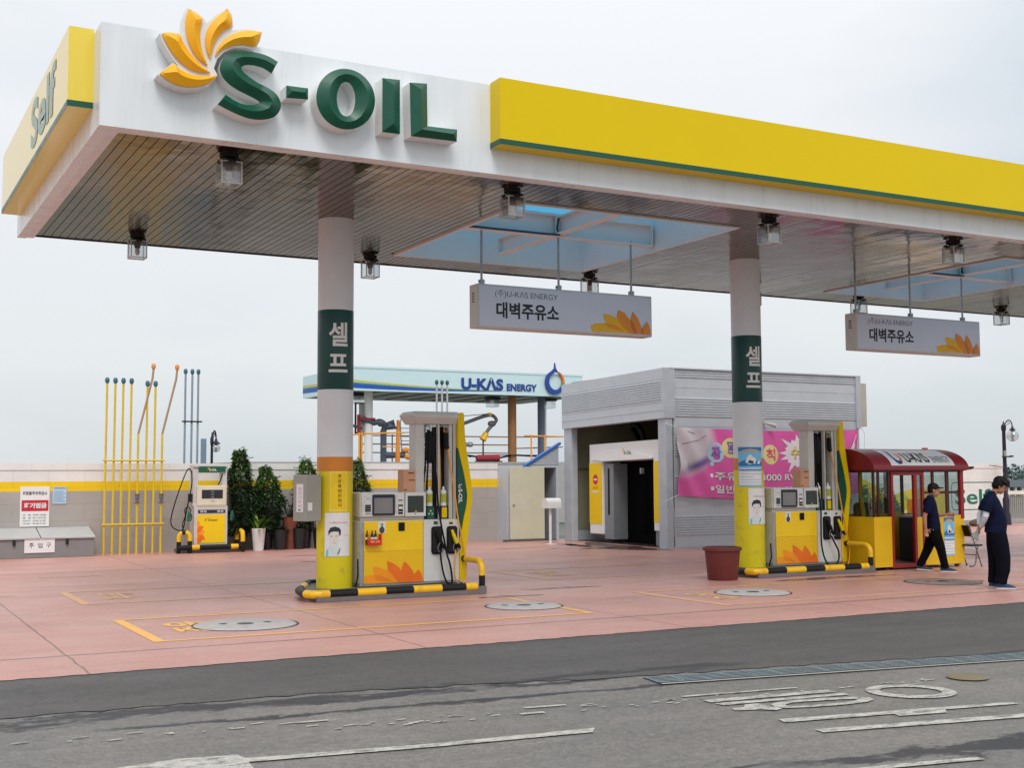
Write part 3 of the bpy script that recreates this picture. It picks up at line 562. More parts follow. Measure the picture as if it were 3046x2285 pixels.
# hanging lamps
lampg = glass('lamp_glass', (235, 238, 238), .16, .08); lampf = M('lamp_frame', (200, 200, 196), .4, .4); lampk = M('lamp_mount', (22, 22, 26), .5)
def lamp(x, y, lab):
    t = thing('ceiling_lamp', lab, 'ceiling lamp', (x, y, ZS), 'glass cube lamps under the canopy')
    b = MB(); b.lathe([(0, ZS), (.12, ZS-.002), (.12, ZS-.03), (.07, ZS-.045), (.07, ZS-.075), (.145, ZS-.085), (.145, ZS-.105), (.06, ZS-.12), (.045, ZS-.2), (0, ZS-.21)], (x, y), 16)
    for k in range(4): b.obox((x+.12*math.cos(k*math.pi/2+.78), y+.12*math.sin(k*math.pi/2+.78), ZS-.08), k*math.pi/2, .06, .06, .03)
    obj('mount', b, lampk, t, smooth=40)
    h = .125; b = MB(); z0, z1 = ZS-.365, ZS-.105
    for sx in (-1, 1):
        for sy in (-1, 1): b.box(x+sx*h-.008, x+sx*h+.008, y+sy*h-.008, y+sy*h+.008, z0, z1)
    for z in (z0-.012, z1):
        b.box(x-h-.01, x+h+.01, y-h-.01, y-h+.008, z, z+.012); b.box(x-h-.01, x+h+.01, y+h-.008, y+h+.01, z, z+.012); b.box(x-h-.01, x-h+.008, y-h+.008, y+h-.008, z, z+.012); b.box(x+h-.008, x+h+.01, y-h+.008, y+h-.008, z, z+.012)
    obj('frame', b, lampf, t)
    b = MB(); h -= .009; b.quad((x-h,y-h,z0),(x+h,y-h,z0),(x+h,y-h,z1),(x-h,y-h,z1)); b.quad((x-h,y+h,z0),(x+h,y+h,z0),(x+h,y+h,z1),(x-h,y+h,z1)); b.quad((x-h,y-h,z0),(x-h,y+h,z0),(x-h,y+h,z1),(x-h,y-h,z1)); b.quad((x+h,y-h,z0),(x+h,y+h,z0),(x+h,y+h,z1),(x+h,y-h,z1)); b.quad((x-h,y-h,z0),(x+h,y-h,z0),(x+h,y+h,z0),(x-h,y+h,z0))
    obj('glass', b, lampg, t, recalc=False)
    b = MB(); b.lathe([(0, ZS-.2), (.035, ZS-.21), (.04, ZS-.28), (.02, ZS-.32), (0, ZS-.325)], (x, y), 12); obj('bulb', b, white, t, smooth=50)
for x, y, l in ((4.13, 15.03, 'glass cube lamp under the canopy front below the raised flower emblem'), (4.2, 20.8, 'glass cube lamp at the rear canopy edge near the yellow end box'),
    (8.38, 20.95, 'glass cube lamp at rear canopy edge just beside the first column'), (8.18, 15.12, 'glass cube lamp at the corner of the large skylight under the yellow panel'),
    (13.05, 20.9, 'glass cube lamp hanging right behind the first hanging sign'), (12.73, 15.05, 'glass cube lamp close to the second column at canopy front'),
    (17.1, 20.8, 'glass cube lamp half hidden behind the second column'), (16.8, 15.05, 'glass cube lamp under the canopy front over the second hanging sign'),
    (20.1, 20.75, 'glass cube lamp at rear edge just above the second hanging sign'), (24.8, 20.8, 'glass cube lamp farthest along the rear canopy edge')): lamp(x, y, l)
# hanging signs
def hanging(x0, lab):
    x1 = x0+3.43; y0, y1, z0, z1 = 17.9, 18.2, 4.225, 4.945
    t = thing('hanging_sign', lab, 'sign', ((x0+x1)/2, 18.05, z0), 'light box signs hung from the canopy')
    b = MB(); b.box(x0, x1, y0, y1, z0, z1); bx = obj('sign_box', b, M('sign_frame', (206, 204, 198), .4), t, bevel=.012)
    b = MB()
    for k in range(4): b.box(x0-.004, x0-.001, 18.02, 18.09, z1-.16-k*.045, z1-.14-k*.045)
    obj('vent', b, dark, bx)
    b = MB(); b.box(x0+.03, x1-.03, y0-.006, y0-.0005, z0+.03, z1-.03); fc = obj('sign_face', b, M('sign_face_white', (208, 216, 230), .35, var=.03), t)
    w, h = x1-x0-.06, z1-z0-.06; f = lambda u, v: (x0+.03+u, y0-.009, z0+.03+v)
    b = MB(); b.text('(주)U-KΛS ENERGY', (.29, .47, 1.48, .60), f, bold=-.004); b.text('대벽주유소', (.31, .14, 1.5, .41), f, 1, bold=.028); obj('lettering', b, [M('letter_grey', (96, 100, 108), .5), M('letter_ink', (24, 28, 40), .5)], fc)
    b = MB(); cs = {'y': 0, 'o': 1, 'd': 2}
    for i, (c, p) in enumerate(SIGNPET): b.flat([(min(u, .998)*w, v*h) for u, v in p], lambda u, v, i=i: (x0+.03+u, y0-.008-.0012*(i+1), z0+.03+v), cs[c])
    obj('flower_print', b, [M('petal_gold', (232, 182, 24), .45), M('petal_orange', (232, 142, 28), .45), M('petal_brown', (200, 112, 30), .45)], fc)
    for rx in (x0+.15, x0+1.62, x0+3.1):
        b = MB(); b.tube([(rx, 18.05, z1+.09), (rx, 18.05, ZS+.12)], .02, 10); b.box(rx-.035, rx+.035, 18.01, 18.09, z1, z1+.09); b.tube([(rx-.06, 18.05, z1+.06), (rx+.06, 18.05, z1+.06)], .012, 6); obj('hanger', b, steel, t, smooth=40)
hanging(9.03, 'white light box sign with petals hung under the first skylight')
hanging(17.25, 'white light box sign with petals hung beyond the second column')
# ------------------------------------------------------------------ pump islands
strY = M('stripe_yellow', (238, 186, 20), .4, var=.08, scuff=.6); strB = M('stripe_black', (24, 24, 24), .5, var=.1, spec=.3); islc = M('island_concrete', (112, 108, 108), .8, var=.15, scale=5)
def striped(b, path, r, cuts, first, n=10):     # path split at the given lengths, colours alternating
    P = [Vector(p) for p in path]; d = [0]
    for i in range(len(P)-1): d.append(d[-1]+(P[i+1]-P[i]).length)
    cuts = [0]+[c for c in cuts if 0 < c < d[-1]]+[d[-1]]
    def at(t):
        for i in range(len(P)-1):
            if t <= d[i+1]+1e-9: return P[i].lerp(P[i+1], (t-d[i])/max(1e-9, d[i+1]-d[i]))
        return P[-1]
    for k in range(len(cuts)-1):
        q = [at(cuts[k])]+[P[i] for i in range(len(P)) if cuts[k]+1e-6 < d[i] < cuts[k+1]-1e-6]+[at(cuts[k+1])]
        b.tube(q, r, n, (first+k) % 2)
def island(lab):
    t = thing('pump_island', lab, 'pump island', (7.3, 18.15, 0), 'striped pump islands')
    b = MB(); b.prism([(6.06, 17.15), (8.80, 17.15), (8.80, 19.14), (6.62, 19.14), (6.14, 18.1)], 'z', 0, .12); obj('base', b, islc, t, bevel=.01)
    b = MB(); front = [(6.18, 18.2, .115), (6.06, 17.95, .115), (5.98, 17.55, .115), (5.97, 17.33, .115), (6.02, 17.22, .115), (6.12, 17.19, .115), (8.64, 17.19, .115)]
    l0 = .277+.408+.22+.121+.104; base = [6.26, 6.686, 7.13, 7.574, 8.04, 8.445]
    striped(b, front, .06, [l0-.25]+[l0+x-6.12 for x in base], 1, 12)
    obj('bumper', b, [strY, strB], t, smooth=40)
    b = MB(); back = [(6.18, 18.2, .115), (6.58, 19.06, .115), (6.7, 19.1, .115), (8.64, 19.1, .115)]; striped(b, back, .06, [.5, 1.1, 1.6, 2.1, 2.6, 3.1], 0, 12); obj('bumper', b, [strY, strB], t, smooth=40)
    b = MB(); x = 8.75; path = [(x, 17.22, -.002), (x, 17.22, .36)]+[(x, 17.22+.14-.14*math.cos(rad(a)), .36+.14*math.sin(rad(a))) for a in (22, 45, 68, 90)]+[(x, 18.94, .5)]+[(x, 18.94+.14*math.sin(rad(a)), .36+.14*math.cos(rad(a))) for a in (22, 45, 68, 90)]+[(x, 19.08, -.002)]
    L = .36*2+.22*2+1.58; striped(b, path, .048, [.28, 1.0, 1.6, L-.28], 1, 12); obj('guard_hoop', b, [strY, strB], t, smooth=40)
    return t
isl = island('striped pump island under the first column and the pump with the bottle carrier')

# ------------------------------------------------------------------ fuel pump
X0 = 6.69
bodym = M('pump_grey', (198, 197, 190), .45, var=.07, scuff=.3); pw = M('pump_white', (214, 214, 210), .4, var=.05, scuff=.2); py_ = M('pump_yellow', (246, 204, 6), .35, var=.04); py2 = M('pump_yellow_low', (238, 190, 5), .35, var=.04)
por = [M('petal_light', (252, 152, 16), .4), M('petal_mid', (244, 134, 18), .4), M('petal_deep', (240, 112, 18), .4)]
scr = M('screen_grey', (126, 124, 122), .12, spec=.8); scd = M('screen_dark', (44, 52, 46), .1, spec=.8); bez = M('bezel', (24, 32, 52), .35)
pump = thing('fuel_pump', 'tall yellow and white fuel pump with a red bottle carrier on its front', 'fuel pump', (X0+1.2, 18.15, .12), 'tall pumps beside the columns')
def R(x): return X0+x
b = MB(); b.box(R(.30), R(1.978), 17.872, 18.43, .17, 1.13); b.box(R(.32), R(1.96), 17.90, 18.40, .12, .17); bd = obj('cabinet', b, bodym, pump, bevel=.012)
b = MB(); b.box(R(.30), R(.36), 17.862, 17.8715, .14, 1.12); b.box(R(.36), R(1.975), 17.855, 17.8715, .135, .165); obj('trim', b, steel, bd)
b = MB(); b.box(R(.365), R(1.352), 17.85, 17.8715, .66, 1.118, 0); b.box(R(.365), R(1.352), 17.846, 17.8715, .168, .658, 1)
fp = obj('front_panel', b, [py_, py2], pump, bevel=.004)
b = MB()
for i, (c, p) in enumerate(PUMPPET): b.flat([(max(.37, u), max(.172, v)) for u, v in p], lambda u, v, i=i: (R(u), 17.845-.0012*(i+1), v), 'lmo'.index(c))
obj('flower_print', b, por, fp)
b = MB(); b.box(R(1.358), R(1.972), 17.846, 17.8715, .168, 1.122); wp = obj('nozzle_panel', b, pw, pump, bevel=.004)
b = MB(); b.box(R(.93), R(1.035), 17.83, 17.8495, .965, 1.095); obj('card_reader', b, black, fp, bevel=.01)
b = MB(); b.box(R(.595), R(.715), 17.846, 17.8495, .94, 1.115, 0); q = [(.655+.045*math.cos(a_), .985+.05*math.sin(a_)) for a_ in [k*math.pi/8 for k in range(16)]]; b.flat(q, lambda u, v: (R(u), 17.8445, v), 1)
for k in range(7): a_ = rad(55+k*12); b.flat([(.655-.02+k*.006, 1.03), (.655+.075*math.cos(a_), 1.03+.075*math.sin(a_)), (.655-.008+k*.006, 1.03)], lambda u, v: (R(u), 17.8442, v), 2)
obj('sticker', b, [white, M('sticker_brown', (70, 66, 60), .5), M('sticker_green', (40, 120, 60), .5)], fp)
for xx in (1.11, 1.19): b = MB(); b.ell((R(xx), 17.85, 1.06), (.008, .006, .008), 8, 6); obj('lock', b, steel, fp, smooth=60)
# payment head
b = MB(); b.box(R(.302), R(1.39), 17.872, 18.42, 1.185, 1.562); b.box(R(.33), R(1.38), 17.90, 18.38, 1.13, 1.185); hd = obj('payment_head', b, bodym, pump, bevel=.012)
b = MB(); b.box(R(.325), R(1.028), 17.84, 17.8715, 1.192, 1.556); pf = obj('payment_face', b, pw, hd, bevel=.008)
f = lambda u, v: (R(u), 17.838, v)
b = MB(); b.prism(rrect(R(.492), R(.862), 1.207, 1.53, .02), 'y', 17.822, 17.8398, 0); b.box(R(.52), R(.825), 17.8205, 17.8218, 1.24, 1.478, 1); obj('touch_screen', b, [bez, scr], hd)
b = MB(); b.box(R(.378), R(.468), 17.836, 17.8398, 1.265, 1.375, 0)
for k in range(3): b.box(R(.383), R(.463), 17.8345, 17.8359, 1.275+k*.034, 1.283+k*.034, 1)
b.box(R(.385), R(.465), 17.837, 17.8398, 1.225, 1.245, 1); b.box(R(.40), R(.445), 17.837, 17.8398, 1.46, 1.475, 1); b.box(R(.365), R(.375), 17.837, 17.8398, 1.50, 1.51, 0)
b.box(R(.925), R(1.0), 17.836, 17.8398, 1.43, 1.445, 0); b.box(R(.925), R(1.0), 17.834, 17.8398, 1.225, 1.37, 0); b.box(R(.93), R(.995), 17.832, 17.8339, 1.30, 1.345, 2); b.box(R(.93), R(.995), 17.832, 17.8339, 1.255, 1.265, 2); b.box(R(.88), R(.895), 17.825, 17.8398, 1.25, 1.52, 2)
obj('keypad', b, [black, grey, pw], hd)
b = MB(); b.box(R(1.045), R(1.39), 17.836, 17.8715, 1.188, 1.558, 0); b.box(R(1.082), R(1.352), 17.832, 17.8359, 1.245, 1.505, 1); b.box(R(1.2), R(1.235), 17.829, 17.8319, 1.255, 1.27, 2); b.box(R(1.205), R(1.215), 17.832, 17.8359, 1.212, 1.23, 3)
obj('price_display', b, [pw, scd, yel, black], hd)
# hose tower
b = MB(); b.box(R(1.262), R(1.41), 17.95, 18.20, 1.10, 2.64); b.box(R(1.845), R(1.905), 17.95, 18.35, 1.13, 2.64); b.box(R(1.915), R(1.963), 17.93, 18.37, 1.13, 2.64); b.box(R(1.655), R(1.682), 17.945, 18.02, 1.13, 2.64); tw = obj('hose_tower', b, bodym, pump, bevel=.006)
b = MB()
for k in range(62): b.box(R(1.40), R(1.845), 18.28, 18.30, 1.36+k*.0205, 1.371+k*.0205)
for xx in (1.5, 1.6, 1.72): b.box(R(xx), R(xx+.006), 18.301, 18.305, 1.35, 2.63)
obj('grille', b, M('grille_grey', (110, 108, 106), .5), tw)
b = MB(); b.box(R(1.402), R(1.653), 17.965, 18.33, 1.128, 1.335, 0); b.box(R(1.684), R(1.843), 17.965, 18.33, 1.128, 1.335, 0); b.box(R(1.47), R(1.59), 17.96, 17.9648, 1.135, 1.32, 1); b.box(R(1.725), R(1.815), 17.96, 17.9648, 1.15, 1.315, 2)
for (dx, dz) in ((0, .045), (-.028, 0), (.028, 0)):
    b.flat([(1.53+dx+.014*math.cos(a_), 1.215+dz+.014*math.sin(a_)) for a_ in [k*math.pi/5 for k in range(10)]], lambda u, v: (R(u), 17.9585, v), 3)
obj('grade_sign', b, [black, M('sign_green', (10, 92, 62), .4), yel, pw], tw)
b = MB()
def rect(x0, x1, y0, y1, z): return [(R(x0), y0, z), (R(x1), y0, z), (R(x1), y1, z), (R(x0), y1, z)]
lv = [rect(1.235, 1.964, 17.92, 18.30, 2.632), rect(1.18, 1.964, 17.84, 18.36, 2.735), rect(1.16, 1.964, 17.83, 18.37, 2.775), rect(1.21, 1.964, 17.87, 18.33, 2.83)]
vs = sum(lv, []); fs = [(0, 1, 2, 3), (12, 13, 14, 15)]
for i in range(3):
    for k in range(4): fs.append((i*4+k, i*4+(k+1) % 4, i*4+4+(k+1) % 4, i*4+4+k))
b.add(vs, fs); obj('hood', b, bodym, pump, bevel=.006)
# curved side fin
outer = [(R(x), z) for x, z in smooth2(FIN_A+FIN_B)]
ring_ = outer+[(R(1.984), .157), (R(1.984), .80)]+[(R(x), z) for x, z in reversed(smooth2([(1.968, 2.258)]+[p for p in FIN_GA if p[1] > 1.46]+FIN_GB))]
b = MB(); b.prism(ring_, 'y', 17.86, 18.44); fin = obj('side_fin', b, yel, pump)
ga = [(R(x), z) for x, z in smooth2([(1.968, 2.258)]+[p for p in FIN_GA if p[1] > 1.46]+FIN_GB)]+[(R(1.984), .802), (R(1.968), 1.0)]
b = MB(); b.prism(ga, 'y', 17.875, 18.425); gp = obj('green_insert', b, grn, fin)
b = MB(); b.text('S-OIL', (-1.60, 1.975, -1.375, 2.045), lambda u, v: (R(v), 17.872, -u), bold=.03)
for a_ in range(5):
    t = rad(60+a_*50); c_ = (2.01, 1.645); d_ = (math.cos(t), math.sin(t)); b.flat([(c_[0]+d_[0]*.008, c_[1]+d_[1]*.008), (c_[0]+d_[0]*.028-d_[1]*.009, c_[1]+d_[1]*.028+d_[0]*.009), (c_[0]+d_[0]*.045, c_[1]+d_[1]*.045), (c_[0]+d_[0]*.028+d_[1]*.009, c_[1]+d_[1]*.028-d_[0]*.009)], lambda u, v: (R(u), 17.872, v))
obj('lettering', b, pw, gp)
# nozzles in their holsters
for x0, x1, gy in ((1.487, 1.664, 0), (1.752, 1.93, 1)):
    b = MB(); b.prism(rrect(R(x0), R(x1), .585, 1.02, .045), 'y', 17.82, 17.8455, 0); b.prism(rrect(R(x0+.02), R(x1-.02), .61, 1.0, .035), 'y', 17.812, 17.8195, 1); hs = obj('holster', b, [black, M('holster_inner', (16, 16, 18), .6)], pump)
    b = MB(); xm = (x0+x1)/2
    b.tube([(R(xm-.02), 17.79, .96), (R(xm), 17.77, .88), (R(xm+.03), 17.76, .80), (R(xm+.055), 17.76, .74)], [.022, .03, .034, .028], 10, 1 if gy else 0)
    b.tube([(R(xm+.05), 17.76, .75), (R(xm+.085), 17.755, .70), (R(xm+.105), 17.75, .665)], [.03, .03, .018], 10, 0)
    b.tube([(R(xm+.02), 17.75, .77), (R(xm-.02), 17.745, .70), (R(xm-.005), 17.745, .63), (R(xm+.05), 17.75, .62), (R(xm+.085), 17.75, .67)], .010, 8, 3)
    b.tube([(R(xm+.09), 17.75, .675), (R(xm+.115), 17.75, .655)], .017, 10, 2)
    obj('nozzle', b, [black, yel, M('nickel', (210, 212, 214), .25, .9), M('spout_grey', (120, 120, 124), .35, .6)], pump, smooth=45)
b = MB(); b.box(R(1.53), R(1.60), 17.843, 17.8459, 1.05, 1.10, 0); b.box(R(1.79), R(1.87), 17.843, 17.8459, 1.085, 1.105, 1); b.box(R(1.80), R(1.86), 17.843, 17.8459, 1.05, 1.078, 2); obj('grade_sticker', b, [M('sign_green', (10, 92, 62)), yel, black], wp)
def curve(pts, n=6):       # smooth path through 3-D points
    P = [Vector(p) for p in pts]; P = [2*P[0]-P[1]]+P+[2*P[-1]-P[-2]]; o = []
    for i in range(1, len(P)-2):
        for k in range(n):
            t = k/n; a_, b_, c_, d_ = P[i-1], P[i], P[i+1], P[i+2]
            o.append(tuple(.5*((2*b_)+(c_-a_)*t+(2*a_-5*b_+4*c_-d_)*t*t+(3*b_-a_-3*c_+d_)*t**3)))
    o.append(tuple(P[-2])); return o
hoseY = M('hose_yellow', (238, 160, 20), .45)
def hose(pts, r, m): b = MB(); b.tube(curve(pts), r, 8); return obj('hose', b, m, pump, smooth=60)
hA = hose([(R(1.60), 17.75, .66), (R(1.607), 17.74, .51), (R(1.642), 17.74, .32), (R(1.70), 17.75, .17), (R(1.75), 17.76, .13), (R(1.80), 17.75, .14), (R(1.79), 17.74, .28), (R(1.75), 17.73, .45), (R(1.70), 17.73, .6), (R(1.66), 17.73, .8), (R(1.60), 17.74, 1.1), (R(1.57), 17.78, 1.45), (R(1.59), 17.86, 1.75), (R(1.59), 17.98, 2.1), (R(1.60), 18.03, 2.5)], .0155, black)
hose([(R(1.51), 18.05, 1.34), (R(1.50), 18.03, 1.7), (R(1.52), 18.03, 2.1), (R(1.55), 18.05, 2.55)], .015, black)
hose([(R(1.43), 18.05, 1.34), (R(1.435), 18.02, 1.7), (R(1.46), 18.0, 2.05), (R(1.51), 18.02, 2.55)], .015, black)
hose([(R(1.865), 17.75, .65), (R(1.85), 17.745, .45), (R(1.845), 17.745, .28), (R(1.88), 17.745, .16), (R(1.96), 17.745, .10), (R(2.03), 17.75, .17), (R(2.06), 17.76, .38), (R(2.025), 17.765, .6), (R(1.965), 17.77, .93), (R(1.925), 17.79, 1.15), (R(1.89), 17.85, 1.6), (R(1.85), 17.92, 2.0), (R(1.83), 17.97, 2.3), (R(1.79), 18.03, 2.57)], .012, hoseY)
hose([(R(1.76), 18.1, 1.34), (R(1.755), 18.08, 1.7), (R(1.735), 18.06, 2.1), (R(1.715), 18.06, 2.58)], .013, hoseY)
b = MB()
for x, z0, z1, r in ((1.535, 2.02, 2.52, .045), (1.585, 2.02, 2.45, .035), (1.48, 2.05, 2.5, .03)): b.tube([(R(x), 18.0, z1), (R(x), 18.0, (z0+z1)/2), (R(x-.02), 18.0, z0)], [r*.8, r, r*.7], 10)
b.tube([(R(1.80), 17.96, 2.50), (R(1.80), 17.96, 2.3), (R(1.82), 17.95, 2.24)], [.04, .045, .035], 10); b.box(R(1.69), R(1.84), 18.12, 18.27, 1.33, 2.6); obj('hose_sleeve', b, black, pump, smooth=50)
b = MB()
for x in (1.49, 1.75, 1.80): b.tube([(R(x-.03), 18.0, 2.60), (R(x), 17.97, 2.62), (R(x+.04), 17.98, 2.58)], .018, 8)
obj('hose_swivel', b, steel, pump, smooth=50)
b = MB(); b.tube([(R(.27), 17.95, .125), (R(.285), 17.9, .3), (R(.29), 17.92, .55)], .012, 6); obj('cable', b, black, pump, smooth=60)
def squeeze(x, lab):
    b = MB(); t = thing('squeeze_bottle', lab, 'bottle', (R(x), 17.99, 1.335), 'white bottles in the pump towers')
    b.lathe([(0, 1.336), (.05, 1.336), (.05, 1.56), (.044, 1.58), (.02, 1.60), (.02, 1.625), (.008, 1.645), (0, 1.65)], (R(x), 17.99), 16); obj('body', b, white, t, smooth=45)
    b = MB(); b.lathe([(.051, 1.39), (.051, 1.53)], (R(x), 17.99), 16); obj('label', b, M('bottle_label', (186, 190, 60), .5, var=.5, scale=30), t, smooth=45); return t
sq1 = squeeze(1.52, 'white squeeze bottle above the dark green grade sign of the pump with the bottle carrier'); sq2 = squeeze(1.765, 'white squeeze bottle above the yellow grade sign of the pump with the bottle carrier')
cardm = M('cardboard_box', (200, 150, 118), .8, var=.08)
cb = thing('cardboard_box', 'brown cardboard box on the pump nearest the electrical box', 'cardboard box', (R(1.1), 18.12, 1.562), 'boxes on the pumps')
b = MB(); b.box(R(1.05), R(1.258), 17.93, 18.16, 1.563, 1.905); bx = obj('carton', b, cardm, cb, bevel=.004)
b = MB(); b.box(R(1.13), R(1.23), 17.927, 17.9295, 1.85, 1.868); b.box(R(1.14), R(1.24), 17.927, 17.9295, 1.74, 1.755); b.box(R(1.06), R(1.11), 17.927, 17.9295, 1.59, 1.605); obj('print', b, M('carton_print', (90, 60, 46), .8), bx)
bc = thing('bottle_carrier', 'red drinks carrier holding dark bottles fixed to the yellow pump front', 'bottle carrier', (R(.49), 17.82, .76))
redm = M('carrier_red', (216, 34, 30), .4); b = MB(); b.box(R(.40), R(.615), 17.745, 17.846, .76, .845); b.box(R(.385), R(.40), 17.745, 17.846, .765, .93); b.box(R(.60), R(.615), 17.745, 17.846, .845, .93); obj('crate', b, redm, bc, bevel=.004)
b = MB(); b.text('맥주 소주', (.43, .80, .58, .83), lambda u, v: (R(u), 17.743, v), bold=.02); obj('lettering', b, M('carrier_print', (250, 220, 120), .5), bc)
for x in (.392, .475, .53):
    b = MB(); b.lathe([(0, .77), (.025, .77), (.025, .90), (.01, .95), (.01, .985), (0, .987)], (R(x), 17.795), 10, 0); b.lathe([(.0255, .85), (.0255, .885)], (R(x), 17.795), 10, 1); obj('bottle', b, [M('bottle_glass', (34, 26, 20), .15), white], bc, smooth=45)
OFF = (8.06, 0, 0)
dup(isl, OFF, 'striped pump island under the second column beside the brown tub')
p2 = dup(pump, OFF, 'tall yellow and white fuel pump beside the attendant booth without bottle carrier')
hb_ = [c for c in p2.children if c.data == hA.data][0]; bpy.data.objects.remove(hb_)
X0 = 14.75; b = MB(); b.tube(curve([(R(1.60), 17.75, .66), (R(1.66), 17.72, .52), (R(1.73), 17.70, .36), (R(1.72), 17.70, .2), (R(1.62), 17.70, .11), (R(1.48), 17.70, .13), (R(1.37), 17.70, .28), (R(1.33), 17.72, .55), (R(1.35), 17.74, .9), (R(1.385), 17.78, 1.25), (R(1.41), 17.9, 1.7), (R(1.45), 17.98, 2.1), (R(1.5), 18.02, 2.5)]), .0155, 8); obj('hose', b, black, p2, smooth=60); X0 = 6.69
dup(sq1, OFF, 'white squeeze bottle above dark green grade sign of the pump beside the booth'); dup(sq2, OFF, 'white squeeze bottle above yellow grade sign of the pump beside the booth')
dup(cb, OFF, 'brown cardboard box on the pump in front of the pink banner')

# ------------------------------------------------------------------ things on the columns
def colpatch(b, c, a0, a1, z0, z1, dr, mi=0):
    r = CR+dr; n = max(2, int((a1-a0)/5))
    for k in range(n):
        p = [(c[0]+r*math.sin(rad(a)), c[1]-r*math.cos(rad(a))) for a in (a0+(a1-a0)*k/n, a0+(a1-a0)*(k+1)/n)]
        b.quad((*p[0], z0), (*p[1], z0), (*p[1], z1), (*p[0], z1), mi)
c1, c2 = COLS[0], COLS[1]
ink = M('print_ink', (40, 42, 48), .6); pap = M('poster_paper', (232, 232, 230), .5, var=.03)
t = thing('warning_sign', 'tall yellow sign with vertical black writing on the first column', 'sign', (c1[0], c1[1]-CR, 1.27))
b = MB(); colpatch(b, c1, -36, 22, 1.275, 1.89, .004); k = obj('sign_sheet', b, M('sign_yellow', (246, 208, 0), .45), t, smooth=60, recalc=False)
b = MB()
for a0, a1, z0, z1 in ((-36, 22, 1.285, 1.297), (-36, 22, 1.872, 1.884)): colpatch(b, c1, a0, a1, z0, z1, .006)
for a0, a1 in ((-35.5, -33), (19, 21.5)): colpatch(b, c1, a0, a1, 1.297, 1.872, .006)
obj('border', b, M('sign_border', (248, 232, 130), .5), k, recalc=False)
b = MB(); fn = on_col(c1, CR+.007)
for i, ch in enumerate('주유중엔진정지'): b.text(ch, (-.055, 1.79-i*.073-.006, .004, 1.79-i*.073+.048), fn, bold=.01, dx=.02)
obj('lettering', b, ink, k)
def portrait(c, off, z0, lab, g):      # an anonymous drawn portrait
    t = thing('portrait_poster', lab, 'poster', (c[0], c[1]-CR, z0), g); s = rad(1)*CR; ax = off*s; fn = lambda d: (lambda u, v: on_col(c, CR+d)(u+ax, z0+v))
    b = MB(); colpatch(b, c, off-44, off+40, z0, z0+.655, .0075); k = obj('paper', b, pap, t, smooth=60, recalc=False)
    sk = M('drawn_skin', (226, 222, 212), .6); b = MB(); g2 = lambda pts, d, mi: b.flat(pts, fn(d), mi, dx=.03)
    g2([(-.17, .0), (.02, .0), (.03, .13), (-.05, .2), (-.13, .17), (-.19, .08)], .0092, 0); g2([(-.20, .003), (-.16, .003), (-.155, .09), (-.185, .11)], .0096, 3)
    g2([(-.135, .22), (-.115, .17), (-.08, .145), (-.04, .16), (.0, .21), (.01, .3), (-.01, .38), (-.12, .38), (-.145, .3)], .0100, 1)
    g2([(-.16, .37), (-.15, .31), (-.13, .36), (-.07, .375), (0.0, .37), (.01, .31), (.03, .32), (.035, .39), (.01, .43), (-.06, .45), (-.13, .43)], .0108, 2)
    for xx in (-.105, -.035): g2([(xx-.02, .305), (xx+.018, .31), (xx+.018, .302), (xx-.02, .297)], .0108, 2)
    g2([(-.085, .205), (-.045, .208), (-.05, .198), (-.08, .196)], .0108, 4); g2([(-.072, .29), (-.068, .24), (-.058, .24)], .0108, 4)
    g2([(-.02, .01), (.01, .06), (.03, .12), (.02, .12), (-.01, .06)], .0108, 2)
    obj('drawing', b, [M('drawn_shirt', (214, 226, 224), .6), sk, M('drawn_hair', (44, 48, 60), .6), M('drawn_blue', (128, 196, 220), .6), M('drawn_line', (150, 150, 140), .6)], k)
    b = MB(); b.text('주유소 할인', (-.14, .50, -.09, .515), fn(.009), 0, dx=.03); b.text('Bonus card', (-.08, .495, .14, .525), fn(.009), 1, bold=.01, dx=.03)
    b.text('이벤트 기간', (.07, .31, .16, .325), fn(.009), 1, dx=.03); obj('lettering', b, [ink, M('print_red', (214, 90, 96), .6)], k)
portrait(c1, -8, .605, 'white poster with a drawn man on the first column below the yellow sign', 'portrait posters on the columns')
portrait(c2, 2, .905, 'white poster with a drawn man on the second column below the blue poster', 'portrait posters on the columns')
def blueposter(lab, loc, fn, w, h, patch):
    t = thing('blue_poster', lab, 'poster', loc); b = MB(); patch(b)
    k = obj('paper', b, M('poster_blue', (120, 196, 232), .5), t, recalc=False, smooth=60)
    b = MB(); q = lambda pts, d, mi: b.flat([(u*w, v*h) for u, v in pts], fn(d), mi, dx=.04)
    q([(0, .52), (1, .52), (1, .62), (.8, .66), (.55, .60), (.3, .68), (0, .6)], .0015, 0); q([(0, .9), (1, .9), (1, 1), (0, 1)], .0015, 0)
    q([(.12, .88), (.2, .93), (.5, .96), (.8, .93), (.88, .88), (.8, .86), (.5, .89), (.2, .86)], .0022, 1)
    q([(.3, .62), (.4, .78), (.5, .82), (.58, .76), (.72, .70), (.68, .58), (.45, .56)], .0022, 2); q([(.38, .6), (.46, .68), (.62, .64), (.6, .57)], .0029, 3); q([(.75, .6), (.85, .68), (.92, .62), (.85, .56)], .0022, 2)
    q([(.03, .04), (.97, .04), (.97, .47), (.03, .47)], .0015, 2)
    for v in (.1, .17, .24, .31, .38): q([(.07, v), (.93 if v != .24 else .6, v), (.93 if v != .24 else .6, v+.012), (.07, v+.012)], .0022, 4)
    q([(.03, .405), (.97, .405), (.97, .44), (.03, .44)], .0022, 0); obj('print', b, [M('poster_deep_blue', (44, 122, 186), .5), M('poster_ribbon', (196, 170, 140), .5), pap, M('poster_navy', (40, 70, 110), .5), M('poster_line', (150, 170, 200), .5)], k)
    return t
s_ = CR+.008
